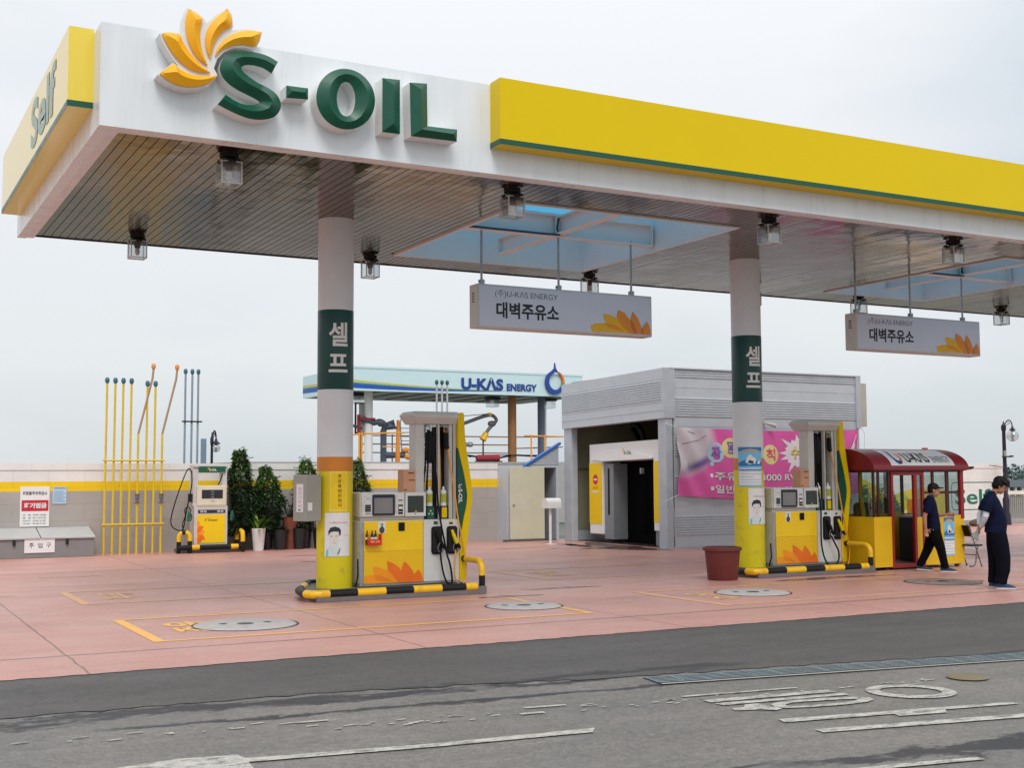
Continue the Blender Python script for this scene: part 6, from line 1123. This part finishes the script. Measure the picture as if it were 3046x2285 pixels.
la = thing('tanker_filling_boom', 'dark jointed filling boom with upright pipe standing on the platform', 'filling boom', (17.7, 43, 2.34)); b = MB(); b.tube([(17.75, 43, 2.34), (17.75, 43, 3.55)], .12, 10); b.cyl((17.75, 43), .17, 3.4, 3.46, 12); obj('upright', b, ppm, la, smooth=40)
b = MB(); b.tube(curve([(17.75, 43, 3.55), (17.75, 42.9, 3.75), (17.55, 42.9, 3.86), (17.3, 42.9, 3.8), (16.9, 42.9, 3.95)]), .10, 8); b.tube([(17.85, 42.9, 3.75), (18.1, 42.9, 3.86), (18.2, 42.9, 3.65), (17.8, 42.9, 3.62)], .08, 8); b.tube([(17.75, 43, 2.62), (18.2, 43, 2.6), (18.6, 43, 2.62)], [.14, .1, .12], 8); b.ell((17.6, 42.9, 3.8), (.16, .12, .14)); b.ell((18.0, 42.9, 3.68), (.2, .14, .12)); obj('joint', b, ppm, la, smooth=50)
la2 = thing('tanker_filling_boom', 'grey filling boom with bent tip and yellow coupling by the platform railing', 'filling boom', (21.3, 43, 2.34)); b = MB(); b.tube(curve([(19.9, 43, 3.55), (21.0, 43, 3.82), (21.9, 43, 4.12), (22.3, 43, 4.18), (22.5, 43, 4.0), (22.35, 43, 3.82), (22.15, 43, 3.62), (22.0, 43, 3.4)]), .07, 8); b.ell((22.3, 43, 3.85), (.18, .12, .12)); obj('arm', b, M('arm_grey', (112, 112, 114), .4, .5), la2, smooth=50)
b = MB(); b.tube([(22.05, 43, 3.48), (21.9, 43, 3.22)], [.12, .15], 8); b.ell((22.2, 43, 4.2), (.14, .08, .08)); obj('coupling', b, strY, la2, smooth=40); b = MB(); b.tube([(21.93, 43, 3.25), (21.93, 43, 2.34)], .02, 6); b.tube([(19.9, 43, 3.95), (21.0, 43, 4.12), (22.2, 43, 4.24)], .015, 5); obj('cable', b, dark, la2)
b = MB(); b.tube([(20.0, 43, 2.34), (20.0, 43, 3.6)], .09, 8); b.ell((20.0, 43, 3.6), (.14, .14, .14)); obj('upright', b, ppl, la2, smooth=50)
mt = thing('pipe_manifold', 'grey valve manifold on the platform just behind the first pump', 'valve', (21.0, 43, 2.34)); b = MB(); b.tube([(21.0, 43, 2.34), (21.02, 43, 2.8)], .08, 8); b.ell((21.05, 43, 3.02), (.22, .14, .12)); b.ell((21.35, 43, 3.03), (.14, .14, .1)); b.tube([(20.8, 43, 3.05), (20.85, 43, 3.2), (21.0, 43, 3.2)], .03, 6); obj('valve_body', b, ppl, mt, smooth=50); b = MB(); b.tube(curve([(21.1, 42.9, 2.62), (22.3, 42.9, 2.5), (23.2, 42.9, 2.62), (24.2, 42.9, 2.6), (24.8, 42.9, 2.72)]), .035, 6); b.tube(curve([(21.2, 42.8, 2.55), (22.6, 42.8, 2.62), (24.8, 42.8, 2.62)]), .02, 5); obj('hose', b, black, mt)
rr_ = MB(); rr_.tube([(21.6, 42.8, 2.50), (22.5, 42.8, 2.52)], .13, 10, 0); rr_.ell((21.6, 42.8, 2.5), (.1, .13, .13), mi=0); rr_.box(21.5, 22.6, 42.7, 42.9, 2.34, 2.40, 1); tag1('gas_cylinder', rr_, [redv, dark], 'small red cylinder lying on the platform edge', 'cylinder', (22, 42.8, 2.34), smooth=40)
bst = thing('boarding_stair', 'grey folding boarding stair with orange uprights on the platform', 'stair', (18.7, 43, 2.34)); b = MB()
for k in range(6): b.box(18.55, 19.5, 43+.05*k, 43.1+.05*k, 2.82+k*.16, 2.85+k*.16)
for x in (18.5, 19.5): b.tube([(x, 43, 2.6), (x+.05, 43.3, 3.85)], .03, 6)
b.tube([(18.3, 43, 3.3), (18.55, 43.2, 3.98), (19.5, 43.2, 3.98)], .025, 6); b.tube([(18.3, 43, 3.3), (18.3, 43, 2.7)], .02, 6); obj('steps', b, M('stair_grey', (140, 146, 152), .4, .4), bst)
b = MB(); b.tube([(18.28, 42.9, 2.34), (18.3, 42.9, 3.92)], [.10, .06], 8); b.tube([(19.55, 42.9, 2.34), (19.55, 42.9, 3.2)], .05, 6); b.ell((18.6, 42.9, 2.8), (.14, .1, .1)); b.ell((18.75, 42.9, 2.55), (.2, .12, .12)); obj('upright', b, M('stair_orange', (226, 140, 40), .5), bst)
gl_ = MB(); gl_.box(16.85, 17.0, 43.0, 43.2, 3.4, 4.55, 0); gl_.box(16.62, 16.68, 43, 43.05, 3.4, 4.55, 1); gl_.box(16.62, 17.0, 43, 43.05, 4.5, 4.55, 1); gl_.box(16.62, 17.0, 43, 43.05, 3.4, 3.45, 1); gl_.box(16.75, 17.35, 42.8, 43, 3.9, 3.98, 2); gl_.box(16.7, 16.8, 42.9, 43, 3.42, 4.1, 2); tag1('ladder_frame', gl_, [grey, dark, redv], 'narrow dark frame with red bars beside the white platform post', 'frame', (16.9, 43, 3.4))
vb = thing('loading_valve', 'dark cluster of valves and pipes on the platform beside the first column', 'valve', (16.2, 43, 2.34)); b = MB(); b.ell((16.2, 43, 4.1), (.28, .2, .22)); b.ell((16.1, 43, 3.7), (.2, .15, .15)); b.tube(curve([(15.9, 43, 4.3), (16.2, 43, 4.0), (16.3, 43, 3.6), (16.1, 43, 3.4), (16.4, 43, 3.3)]), .08, 8); b.tube([(16.2, 43, 3.4), (16.2, 43, 2.34)], .07, 8); b.tube([(16.3, 43, 3.75), (16.9, 43, 3.6)], .05, 6); obj('valve_body', b, ppm, vb, smooth=50)

# ------------------------------------------------------------------ far right: lamp, fence, far wood
def street_lamp(lab, x, y, H, col, s=1., sx=1):
    t = thing('street_lamp', lab, 'street lamp', (x, y, 0), 'old fashioned globe street lamps'); b = MB(); b.lathe([(0, 0), (.16*s, 0), (.14*s, .35), (.11*s, .45), (.12*s, .9), (.075*s, 1.0), (.06*s, H-.35), (.085*s, H-.3), (.085*s, H-.15), (.04*s, H-.1), (.015, H), (0, H+.02)], (x, y), 16); obj('pole', b, col, t, smooth=40)
    b = MB(); b.tube(curve([(x+.05*sx, y, H-.22), (x+.1*sx, y, H-.06), (x+.25*sx, y, H+.05), (x+.40*sx, y, H-.02), (x+.45*sx, y, H-.18)]), .02, 8)
    b.tube(curve([(x+.12*sx, y, H-.15), (x+.2*sx, y, H-.1), (x+.3*sx, y, H-.08), (x+.28*sx, y, H-.02), (x+.2*sx, y, H-.03)]), .01, 6); b.lathe([(0, H-.16), (.03, H-.17), (.05, H-.24), (.11, H-.28), (.11, H-.31), (0, H-.31)], (x+.45*sx, y), 14); obj('arm', b, col, t, smooth=50)
    b = MB(); b.ell((x+.45*sx, y, H-.31-.2*s), (.215*s, .215*s, .20*s), 20, 14); gg_ = obj('globe', b, lampg, t, smooth=80); b = MB(); b.cyl((x+.45*sx, y), .05*s, H-.31-.36*s, H-.31, 10); b.lathe([(0, H-.31-.40*s), (.09*s, H-.31-.39*s), (.08*s, H-.31-.36*s), (0, H-.31-.355*s)], (x+.45*sx, y), 12); obj('lamp_tube', b, M('lamp_tube', (160, 160, 160), .4), gg_, smooth=50); return t
lampc = M('lamp_post_dark', (44, 40, 54), .45, .3)
sl1 = street_lamp('tall dark lamp post with clear globe by the end of the white wall', 36.28, 30.5, 3.66, lampc)
b = MB(); b.box(36.05, 36.5, 30.38, 30.42, 2.38, 2.43, 0); b.box(36.12, 36.2, 30.34, 30.40, 2.42, 2.62, 1); b.tube([(36.42, 30.4, 2.42), (36.56, 30.36, 2.42)], .03, 8, 0); b.tube(curve([(36.2, 30.4, 2.38), (36.2, 30.4, 2.2), (36.1, 30.4, 2.05), (35.6, 30.6, 2.1)]), .012, 6, 0); obj('camera_bracket', b, [dark, grey], sl1)
street_lamp('distant lamp post with globe standing behind the wall near the grey post', 8.80, 33.4, 3.02, lampc, .55, .25)
fe = thing('fence', 'pale picket fence on a low grey wall beyond the lamp post', 'fence', (41, 31.5, 0)); b = MB(); b.box(36.76, 49, 31.4, 31.7, 0, .17); obj('low_wall', b, wg, fe); b = MB(); b.box(36.76, 49, 31.44, 31.56, 1.04, 1.17); obj('top_rail', b, M('rail_cream', (226, 222, 206), .5), fe); b = MB(); x = 36.85
while x < 48.9: b.box(x, x+.035, 31.47, 31.51, .17, 1.04); x += .105
obj('picket', b, M('picket_grey', (150, 146, 140), .5), fe, kind='stuff')
fb_ = thing('far_building', 'long low dark roofed building with white posts beyond the fence', 'building', (88, 68, 0)); b = MB(); b.prism([(68, .75), (72, .75), (70, 1.3)], 'x', 80, 120); obj('roof', b, M('far_roof', (66, 74, 80), .7), fb_); b = MB(); b.box(80.5, 119, 68.6, 71.5, 0, .75); obj('wall', b, M('far_wall', (120, 128, 134), .7), fb_)
b = MB(); x = 80.6
while x < 110: b.box(x, x+.22, 68.2, 68.35, 0, .75); x += .8
obj('post', b, white, fb_, kind='stuff')
fg = MB(); rnd = random.Random(11)
for i in range(11000):
    x = rnd.uniform(92, 165); k = .5+.5*math.sin(x*.21)*math.cos(x*.57+1); zt = 1.5+1.3*k*min(1, max(0, (x-93)/12)); z = rnd.uniform(.0, 1)**.7*zt; leaf(fg, (x, 96+rnd.uniform(-2.5, 2.5), z), (rnd.uniform(-1, 1), rnd.uniform(-1, 1), rnd.uniform(-.2, .9)), rnd.uniform(.3, .55), rnd.uniform(.12, .22), rnd, rnd.choice((0, 0, 1)))
props(obj('distant_wood', fg, [M('far_leaf_a', (84, 104, 104), .8), M('far_leaf_b', (92, 112, 104), .8)], None, recalc=False), 'blue green distant wood beyond the far building roof', 'wood', kind='stuff')
hl = MB(); rnd = random.Random(14)
ht = thing('roadside_bush', 'green bush in front of the yellow wave seen through the booth window', 'bush', (30.3, 30.5, 0)); b = MB()
for i in range(1500):
    a = rnd.uniform(0, 6.28); v = rnd.random(); r = .75*(1-.5*v)*rnd.uniform(.4, 1)**.5; leaf(b, (30.2+r*1.5*math.cos(a), 30.45+r*.5*math.sin(a), .25+v*1.25*(.75+.25*math.sin(a*3))), (math.cos(a), math.sin(a), rnd.uniform(-.2, 1)), rnd.uniform(.1, .2), .025, rnd, rnd.choice((0, 1, 1, 2)))
obj('foliage', b, [lfA[1], M('leaf_bush', (84, 110, 56), .5), lfA[2]], ht, recalc=False); b = MB(); b.tube([(30.2, 30.45, 0), (30.2, 30.45, .9)], .05, 8); obj('stem', b, bark, ht)
ob = MB(); ob.prism(rrect(30.9, 31.3, 0, 1.0, .05), 'y', 29.7, 29.95); ob.box(30.95, 31.25, 29.68, 29.7, .6, .9); tag1('orange_bin', ob, M('bin_orange', (230, 120, 44), .5), 'orange box standing before the bush behind the booth', 'bin', (31.1, 29.8, 0), bevel=.01)
ft = thing('distant_tree', 'tiny distant tree top showing above the wall edge', 'tree', (2.15, 62, 0)); b = MB()
for i in range(260): leaf(b, (2.15+rnd.gauss(0, .14), 62+rnd.gauss(0, .14), 2.45+rnd.gauss(0, .13)), (rnd.uniform(-1, 1), rnd.uniform(-1, 1), rnd.uniform(-.5, 1)), .11, .03, rnd, 0)
obj('crown', b, M('far_leaf_c', (84, 96, 92), .7), ft, recalc=False); b = MB(); b.tube([(2.15, 62, 0), (2.15, 62, 2.5)], .03, 6); obj('trunk', b, bark, ft)
kb = MB(); kb.ell((34.9, 30.3, .1), (.7, .25, .18), 14, 8); kb.ell((35.4, 30.35, .08), (.4, .2, .13), 12, 8); tag1('soil_heap', kb, M('soil', (94, 78, 66), .95, var=.3, bump=.5, bscale=15), 'low heap of brown soil at the foot of the white wall', 'soil heap', (35, 30.3, 0), smooth=60)
# ------------------------------------------------------------------ people
skin = M('skin', (172, 122, 96), .5, var=.04); hairm = M('hair_black', (12, 11, 12), .5, var=.3, scale=40, bump=.6, bscale=60, spec=.2); navy = M('shirt_navy', (14, 20, 46), .8, var=.15, scale=12, bump=.7, bscale=11, spec=.12); trs = M('trousers_dark', (11, 11, 14), .85, var=.15, scale=12, bump=.7, bscale=10, spec=.1); trn = M('trousers_navy', (12, 14, 25), .85, var=.15, scale=12, bump=.7, bscale=10, spec=.1)
slv = M('sleeve_white', (206, 212, 220), .7, var=.05); glv = M('glove_grey', (160, 168, 166), .8, var=.1); shoe = M('shoe_navy', (30, 38, 60), .55); shoeb = M('shoe_blue', (34, 54, 92), .55); sole = M('shoe_sole', (200, 200, 200), .6)
class Fig:
    def __init__(s, x, y, f): s.o = Vector((x, y, 0)); s.f = Vector(f).normalized(); s.l = Vector((0, 0, 1)).cross(s.f)
    def P(s, f, l, z): return s.o+s.f*f+s.l*l+Vector((0, 0, z))
    def torso(s, b, secs, n=18):     # (forward, left, z, half depth, half width, tilt)
        b.loft([(s.P(f, l, z), s.f*d+Vector((0, 0, d*t)), s.l*w) for f, l, z, d, w, t in secs], n)
    def limb(s, b, pts, n=12): b.tube([s.P(*p[:3]) for p in pts], [p[3] for p in pts], n)
    def rot(s, pitch, yaw=0):
        f = (s.f*math.cos(yaw)+s.l*math.sin(yaw)); l = Vector((0, 0, 1)).cross(f); u = Vector((0, 0, 1)); f2 = f*math.cos(pitch)-u*math.sin(pitch); u2 = u*math.cos(pitch)+f*math.sin(pitch)
        return Matrix((f2, l, u2)).transposed()
def head(F, b, c, pitch, neck, yaw=0):
    R_ = F.rot(pitch, yaw); C_ = F.P(*c)
    def e(p, r): b.ell(tuple(C_+R_ @ Vector(p)), r, 16, 12, rot=R_)
    e((0, 0, .02), (.098, .077, .105)); e((.018, 0, -.055), (.076, .062, .075)); e((.045, 0, -.10), (.036, .036, .028)); e((.092, 0, -.015), (.022, .014, .03)); e((.105, 0, -.03), (.016, .014, .012)); e((.082, 0, -.068), (.016, .026, .012)); e((.075, .03, .02), (.02, .02, .012)); e((.075, -.03, .02), (.02, .02, .012))
    for s in (1, -1): e((-.005, s*.078, -.01), (.022, .012, .033))
    F.limb(b, neck, 14); return R_, C_
def eyes(F, R_, C_, t):
    for s in (1, -1):
        b = MB(); b.ell(tuple(C_+R_ @ Vector((.083, s*.03, .003))), (.010, .014, .006), 10, 6, rot=R_); obj('eye', b, M('eye_dark', (30, 24, 22), .3), t, smooth=60)
        b = MB(); b.ell(tuple(C_+R_ @ Vector((.088, s*.032, .027))), (.008, .022, .005), 10, 6, rot=R_); obj('eyebrow', b, hairm, t, smooth=60)
def hand(F, b, wrist, d, up, side, curl, spread=.0, s=1.):      # palm + five fingers; d = direction of the fingers, side = thumb side
    w = F.P(*wrist); d = (F.f*d[0]+F.l*d[1]+Vector((0, 0, d[2]))).normalized(); sd = (F.f*side[0]+F.l*side[1]+Vector((0, 0, side[2]))); sd = (sd-d*sd.dot(d)).normalized(); nrm = d.cross(sd)*up
    b.loft([(w-d*.01, sd*.024*s, nrm*.018*s), (w+d*.03*s, sd*.036*s, nrm*.017*s), (w+d*.085*s, sd*.041*s, nrm*.014*s), (w+d*.095*s, sd*.036*s, nrm*.010*s)], 12)
    for k, (o, L) in enumerate(((.030, .070), (.010, .080), (-.011, .075), (-.030, .058))):
        p = w+d*.085*s+sd*o*s; dd = (d+sd*spread*(1.5-k)*.3).normalized(); c = curl*(.85+.12*k); a1, a2, a3 = c*.5, c*1.2, c*1.7; q = [p]
        for a, fr in ((a1, .42), (a2, .32), (a3, .26)): q.append(q[-1]+(dd*math.cos(a)+nrm*math.sin(a))*L*fr*s)
        b.tube(q, [.0095*s, .009*s, .0085*s, .0065*s], 8)
    p = w+d*.025*s+sd*.03*s; q = [p, p+(d*.6+sd*.75+nrm*.25).normalized()*.035*s, p+(d*.6+sd*.75+nrm*.25).normalized()*.035*s+(d*.9+sd*.25+nrm*.4).normalized()*.05*s]; b.tube(q, [.0125*s, .0105*s, .008*s], 8)
def shoe_(F, t, f, l, dz, yaw, m, L=.285, pitch=0., heel=0.):
    c, s_ = math.cos(yaw), math.sin(yaw); b = MB()
    def S_(a, w, z): z2 = z+math.sin(pitch)*(a-heel)*-1; a2 = a; return F.P(f+a2*c-w*s_, l+a2*s_+w*c, dz+z2)
    secs = [(-.075, .026, .012, .09), (-.06, .034, .012, .10), (0, .038, .012, .105), (.06, .042, .012, .09), (.12, .048, .012, .07), (.17, .047, .012, .058), (.20, .034, .014, .046), (.212, .012, .02, .035)]
    for mi, zz in ((0, None),):
        rows = []
        for a, w, z0, z1 in secs:
            row = [S_(a, w*x, z0+(z1-z0)*y) for x, y in ((-1, 0), (-1.02, .4), (-.8, .82), (0, 1.), (.8, .82), (1.02, .4), (1, 0))]; rows.append(row)
        vs = sum(rows, []); fs = []
        for i in range(len(rows)-1):
            for k in range(6): fs.append((i*7+k, i*7+k+1, i*7+8+k, i*7+7+k))
            fs.append((i*7+6, i*7, i*7+7, i*7+13))
        fs += [tuple(range(7)), tuple(range(len(vs)-1, len(vs)-8, -1))]; b.add(vs, fs, 0)
    v2, n2 = [], len(secs)
    for z in (0, .022):
        for a, w, _, _ in secs: v2.append(S_(a*1.02, w*1.08, z))
        for a, w, _, _ in reversed(secs): v2.append(S_(a*1.02, -w*1.08, z))
    n = 2*n2; b.add(v2, [tuple(range(n)), tuple(range(2*n-1, n-1, -1))]+[(i, (i+1) % n, n+(i+1) % n, n+i) for i in range(n)], 1); obj('shoe', b, [m, sole], t, smooth=45)
def garment(F, t, name, mat, fn, vox=.011, it=5):
    b = MB(); fn(b); return remesh(b, vox, name, mat, t, it)
# --- the walking attendant: faces along the booth, right side to the road
F = Fig(17.87, 16.72, (.70, -.71, 0)); t = thing('person', 'person in black cap, navy shirt and black trousers walking past the booth', 'person', (17.87, 16.72, 0), 'station attendants')
b = MB(); R_, C_ = head(F, b, (.055, 0, 1.505), .05, [(-.02, 0, 1.33, .06), (.005, 0, 1.38, .052), (.03, 0, 1.45, .05)])
F.torso(b, [(.02, 0, .78, .10, .15, 0), (.02, 0, .95, .10, .14, 0), (0, 0, 1.1, .10, .15, 0), (-.02, 0, 1.25, .10, .165, 0), (-.025, 0, 1.33, .08, .14, 0), (-.02, 0, 1.37, .05, .07, 0)])
F.limb(b, [(-.03, -.17, 1.30, .055), (-.09, -.22, 1.14, .048), (-.125, -.24, 1.02, .040), (-.125, -.235, .90, .037), (-.115, -.225, .80, .027)]); hand(F, b, (-.115, -.225, .80), (.12, .05, -1), 1, (1, 0, .1), .55)
F.limb(b, [(-.02, .17, 1.30, .055), (.06, .22, 1.13, .048), (.10, .23, 1.03, .040), (.20, .21, 1.035, .034), (.27, .19, 1.045, .026)]); hand(F, b, (.27, .19, 1.045), (1, -.1, -.03), 1, (0, -.2, 1), .35)
F.limb(b, [(.0, -.08, .80, .09), (.12, -.09, .45, .055), (.20, -.09, .10, .04)]); F.limb(b, [(0, .08, .80, .09), (-.07, .09, .45, .055), (-.22, .09, .11, .04)])
remesh(b, .0085, 'body', skin, t, 2); eyes(F, R_, C_, t)
b = MB(); e = lambda p, r: b.ell(tuple(C_+R_ @ Vector(p)), r, 18, 12, rot=R_); e((-.012, 0, .045), (.106, .09, .092)); e((-.04, 0, .0), (.075, .085, .07)); e((.11, 0, .045), (.075, .065, .013)); remesh(b, .008, 'cap', black, t, 3)
def shirt1(b):
    F.torso(b, [(.035, 0, .735, .125, .185, 0), (.03, 0, .86, .128, .18, 0), (.015, 0, 1.0, .122, .175, 0), (-.005, 0, 1.13, .122, .185, 0), (-.025, 0, 1.26, .122, .20, 0), (-.03, 0, 1.335, .10, .175, 0), (-.015, 0, 1.375, .066, .09, 0), (.0, 0, 1.41, .058, .066, 0)])
    for l, p in ((-1, [(-.03, -.16, 1.315, .072), (-.06, -.21, 1.23, .074), (-.085, -.225, 1.13, .07), (-.10, -.232, 1.085, .068)]), (1, [(-.02, .16, 1.315, .072), (.02, .21, 1.22, .074), (.05, .225, 1.14, .068), (.06, .225, 1.11, .066)])): F.limb(b, p)
garment(F, t, 'shirt', navy, shirt1)
def trou1(b):
    F.torso(b, [(.03, 0, .60, .12, .165, 0), (.03, 0, .70, .125, .175, 0), (.03, 0, .80, .12, .17, 0)]); F.limb(b, [(.04, -.08, .76, .115), (.09, -.09, .58, .105), (.145, -.09, .42, .085), (.175, -.09, .26, .075), (.205, -.09, .12, .07), (.205, -.09, .075, .072)]); F.limb(b, [(.02, .08, .76, .115), (-.02, .09, .58, .105), (-.075, .09, .42, .088), (-.15, .09, .26, .076), (-.22, .09, .13, .07), (-.235, .09, .10, .07)])
garment(F, t, 'trousers', trs, trou1)
shoe_(F, t, .20, -.09, .0, -.05, shoe); shoe_(F, t, -.215, .09, .004, .05, shoe, pitch=.06, heel=.2)
b = MB(); F.torso(b, [(.02, -.186, .765, .006, .004, 0), (.02, -.188, .785, .006, .004, 0)], 8); obj('buckle', b, steel, t); b = MB(); F.torso(b, [(-.012, 0, 1.375, .062, .082, .25), (.004, 0, 1.425, .062, .07, .25), (.004, 0, 1.425, .054, .062, .25), (-.012, 0, 1.378, .052, .072, .25)], 20); obj('collar', b, M('collar_grey', (52, 60, 84), .8, spec=.1), t, smooth=50)
# --- the standing attendant: head bowed, hands held behind the back
F = Fig(16.12, 13.74, (.66, -.75, 0)); t = thing('person', 'person standing head bowed in navy clothes and white sleeves, hands behind back', 'person', (16.12, 13.74, 0), 'station attendants')
b = MB(); R_, C_ = head(F, b, (.065, 0, 1.615), .42, [(-.07, 0, 1.46, .064), (-.03, 0, 1.51, .056), (.02, 0, 1.565, .052)])
F.torso(b, [(-.02, 0, .85, .11, .155, 0), (-.01, 0, .98, .11, .145, 0), (-.02, 0, 1.15, .11, .155, 0), (-.06, 0, 1.33, .11, .175, 0), (-.085, 0, 1.43, .085, .15, 0), (-.08, 0, 1.48, .055, .075, 0)])
F.limb(b, [(-.09, -.19, 1.42, .058), (-.14, -.235, 1.26, .05), (-.17, -.245, 1.14, .043)]); F.limb(b, [(-.09, .19, 1.42, .058), (-.19, .225, 1.26, .05), (-.25, .22, 1.14, .043)])
F.limb(b, [(-.17, -.245, 1.15, .043), (-.21, -.16, 1.03, .036), (-.25, -.07, .955, .028)]); F.limb(b, [(-.25, .22, 1.15, .043), (-.26, .12, 1.05, .036), (-.265, .03, .965, .028)])
hand(F, b, (-.25, -.07, .955), (-.35, .55, -.55), 1, (0, .3, 1), .9); hand(F, b, (-.265, .03, .965), (-.2, -.35, -.8), -1, (.3, .5, .3), .7)
F.limb(b, [(-.02, -.085, .86, .095), (.01, -.09, .48, .06), (.02, -.09, .10, .042)]); F.limb(b, [(-.02, .085, .86, .095), (-.03, .09, .48, .06), (-.06, .09, .10, .042)])
remesh(b, .0085, 'body', skin, t, 2); eyes(F, R_, C_, t)
b = MB(); e = lambda p, r: b.ell(tuple(C_+R_ @ Vector(p)), r, 18, 12, rot=R_); e((-.022, 0, .05), (.108, .094, .098)); e((-.05, 0, -.01), (.078, .088, .085)); e((.05, 0, .085), (.072, .082, .05)); e((.085, 0, .062), (.035, .07, .03)); rh = random.Random(8)
for k in range(60):
    a = rh.uniform(0, 6.28); el = rh.uniform(.05, 1.5); d = Vector((math.cos(a)*math.cos(el), math.sin(a)*math.cos(el), math.sin(el))); p0 = Vector((-.015, 0, .045))+Vector((d.x*.105, d.y*.092, d.z*.1)); b.tube([tuple(C_+R_ @ p0), tuple(C_+R_ @ (p0+Vector((d.x*.012+.02, d.y*.012, -.012)))), tuple(C_+R_ @ (p0+Vector((d.x*.016+.035, d.y*.014, -.035))))], [.016, .012, .006], 6)
for k in range(1): pass
for s in (1, -1): e((-.02, s*.072, .02), (.06, .022, .06))
remesh(b, .008, 'hair', hairm, t, 2)
def shirt2(b):
    F.torso(b, [(-.03, 0, .87, .165, .205, 0), (-.015, 0, 1.0, .165, .195, 0), (-.01, 0, 1.12, .15, .19, 0), (-.045, 0, 1.26, .14, .20, 0), (-.075, 0, 1.38, .125, .205, 0), (-.09, 0, 1.45, .10, .18, 0), (-.075, 0, 1.495, .07, .10, .0), (-.055, 0, 1.53, .062, .07, 0)])
    F.limb(b, [(-.09, -.17, 1.43, .078), (-.125, -.225, 1.33, .08), (-.145, -.24, 1.24, .076), (-.155, -.242, 1.205, .074)]); F.limb(b, [(-.09, .17, 1.43, .078), (-.16, .215, 1.33, .08), (-.205, .225, 1.24, .074), (-.215, .225, 1.21, .072)])
garment(F, t, 'shirt', navy, shirt2)
garment(F, t, 'sleeve', slv, lambda b: F.limb(b, [(-.15, -.242, 1.23, .052), (-.17, -.246, 1.14, .05), (-.19, -.205, 1.08, .045), (-.225, -.125, 1.0, .038), (-.243, -.085, .965, .033)]), .009, 3)
garment(F, t, 'sleeve', slv, lambda b: F.limb(b, [(-.205, .226, 1.23, .052), (-.25, .222, 1.145, .05), (-.258, .16, 1.09, .044), (-.263, .08, 1.01, .037), (-.265, .045, .98, .033)]), .009, 3)
def trou2(b):
    F.torso(b, [(-.03, 0, .74, .14, .18, 0), (-.03, 0, .84, .138, .185, 0), (-.03, 0, .95, .13, .175, 0)]); F.limb(b, [(-.0, -.09, .88, .135), (.035, -.10, .68, .132), (.065, -.10, .48, .118), (.065, -.10, .30, .108), (.035, -.095, .16, .092), (.025, -.095, .12, .098), (.02, -.095, .085, .092)]); F.limb(b, [(-.05, .09, .88, .12), (-.06, .095, .68, .112), (-.06, .095, .48, .095), (-.065, .095, .30, .088), (-.08, .095, .14, .084), (-.085, .095, .08, .084)])
garment(F, t, 'trousers', trn, trou2)
shoe_(F, t, .03, -.095, 0, -.08, shoeb); shoe_(F, t, -.075, .095, 0, .1, shoeb)
g_ = thing('work_glove', 'pale grey work glove hanging from the hand behind the standing man', 'glove', tuple(F.P(-.31, -.02, .78))); b = MB(); hand(F, b, (-.30, -.02, .88), (-.28, 0, -1), 1, (-1, .1, 0), .25, .9, 1.05); F.limb(b, [(-.285, -.02, .925, .024), (-.30, -.02, .87, .032)]); remesh(b, .0075, 'glove', glv, g_, 1)
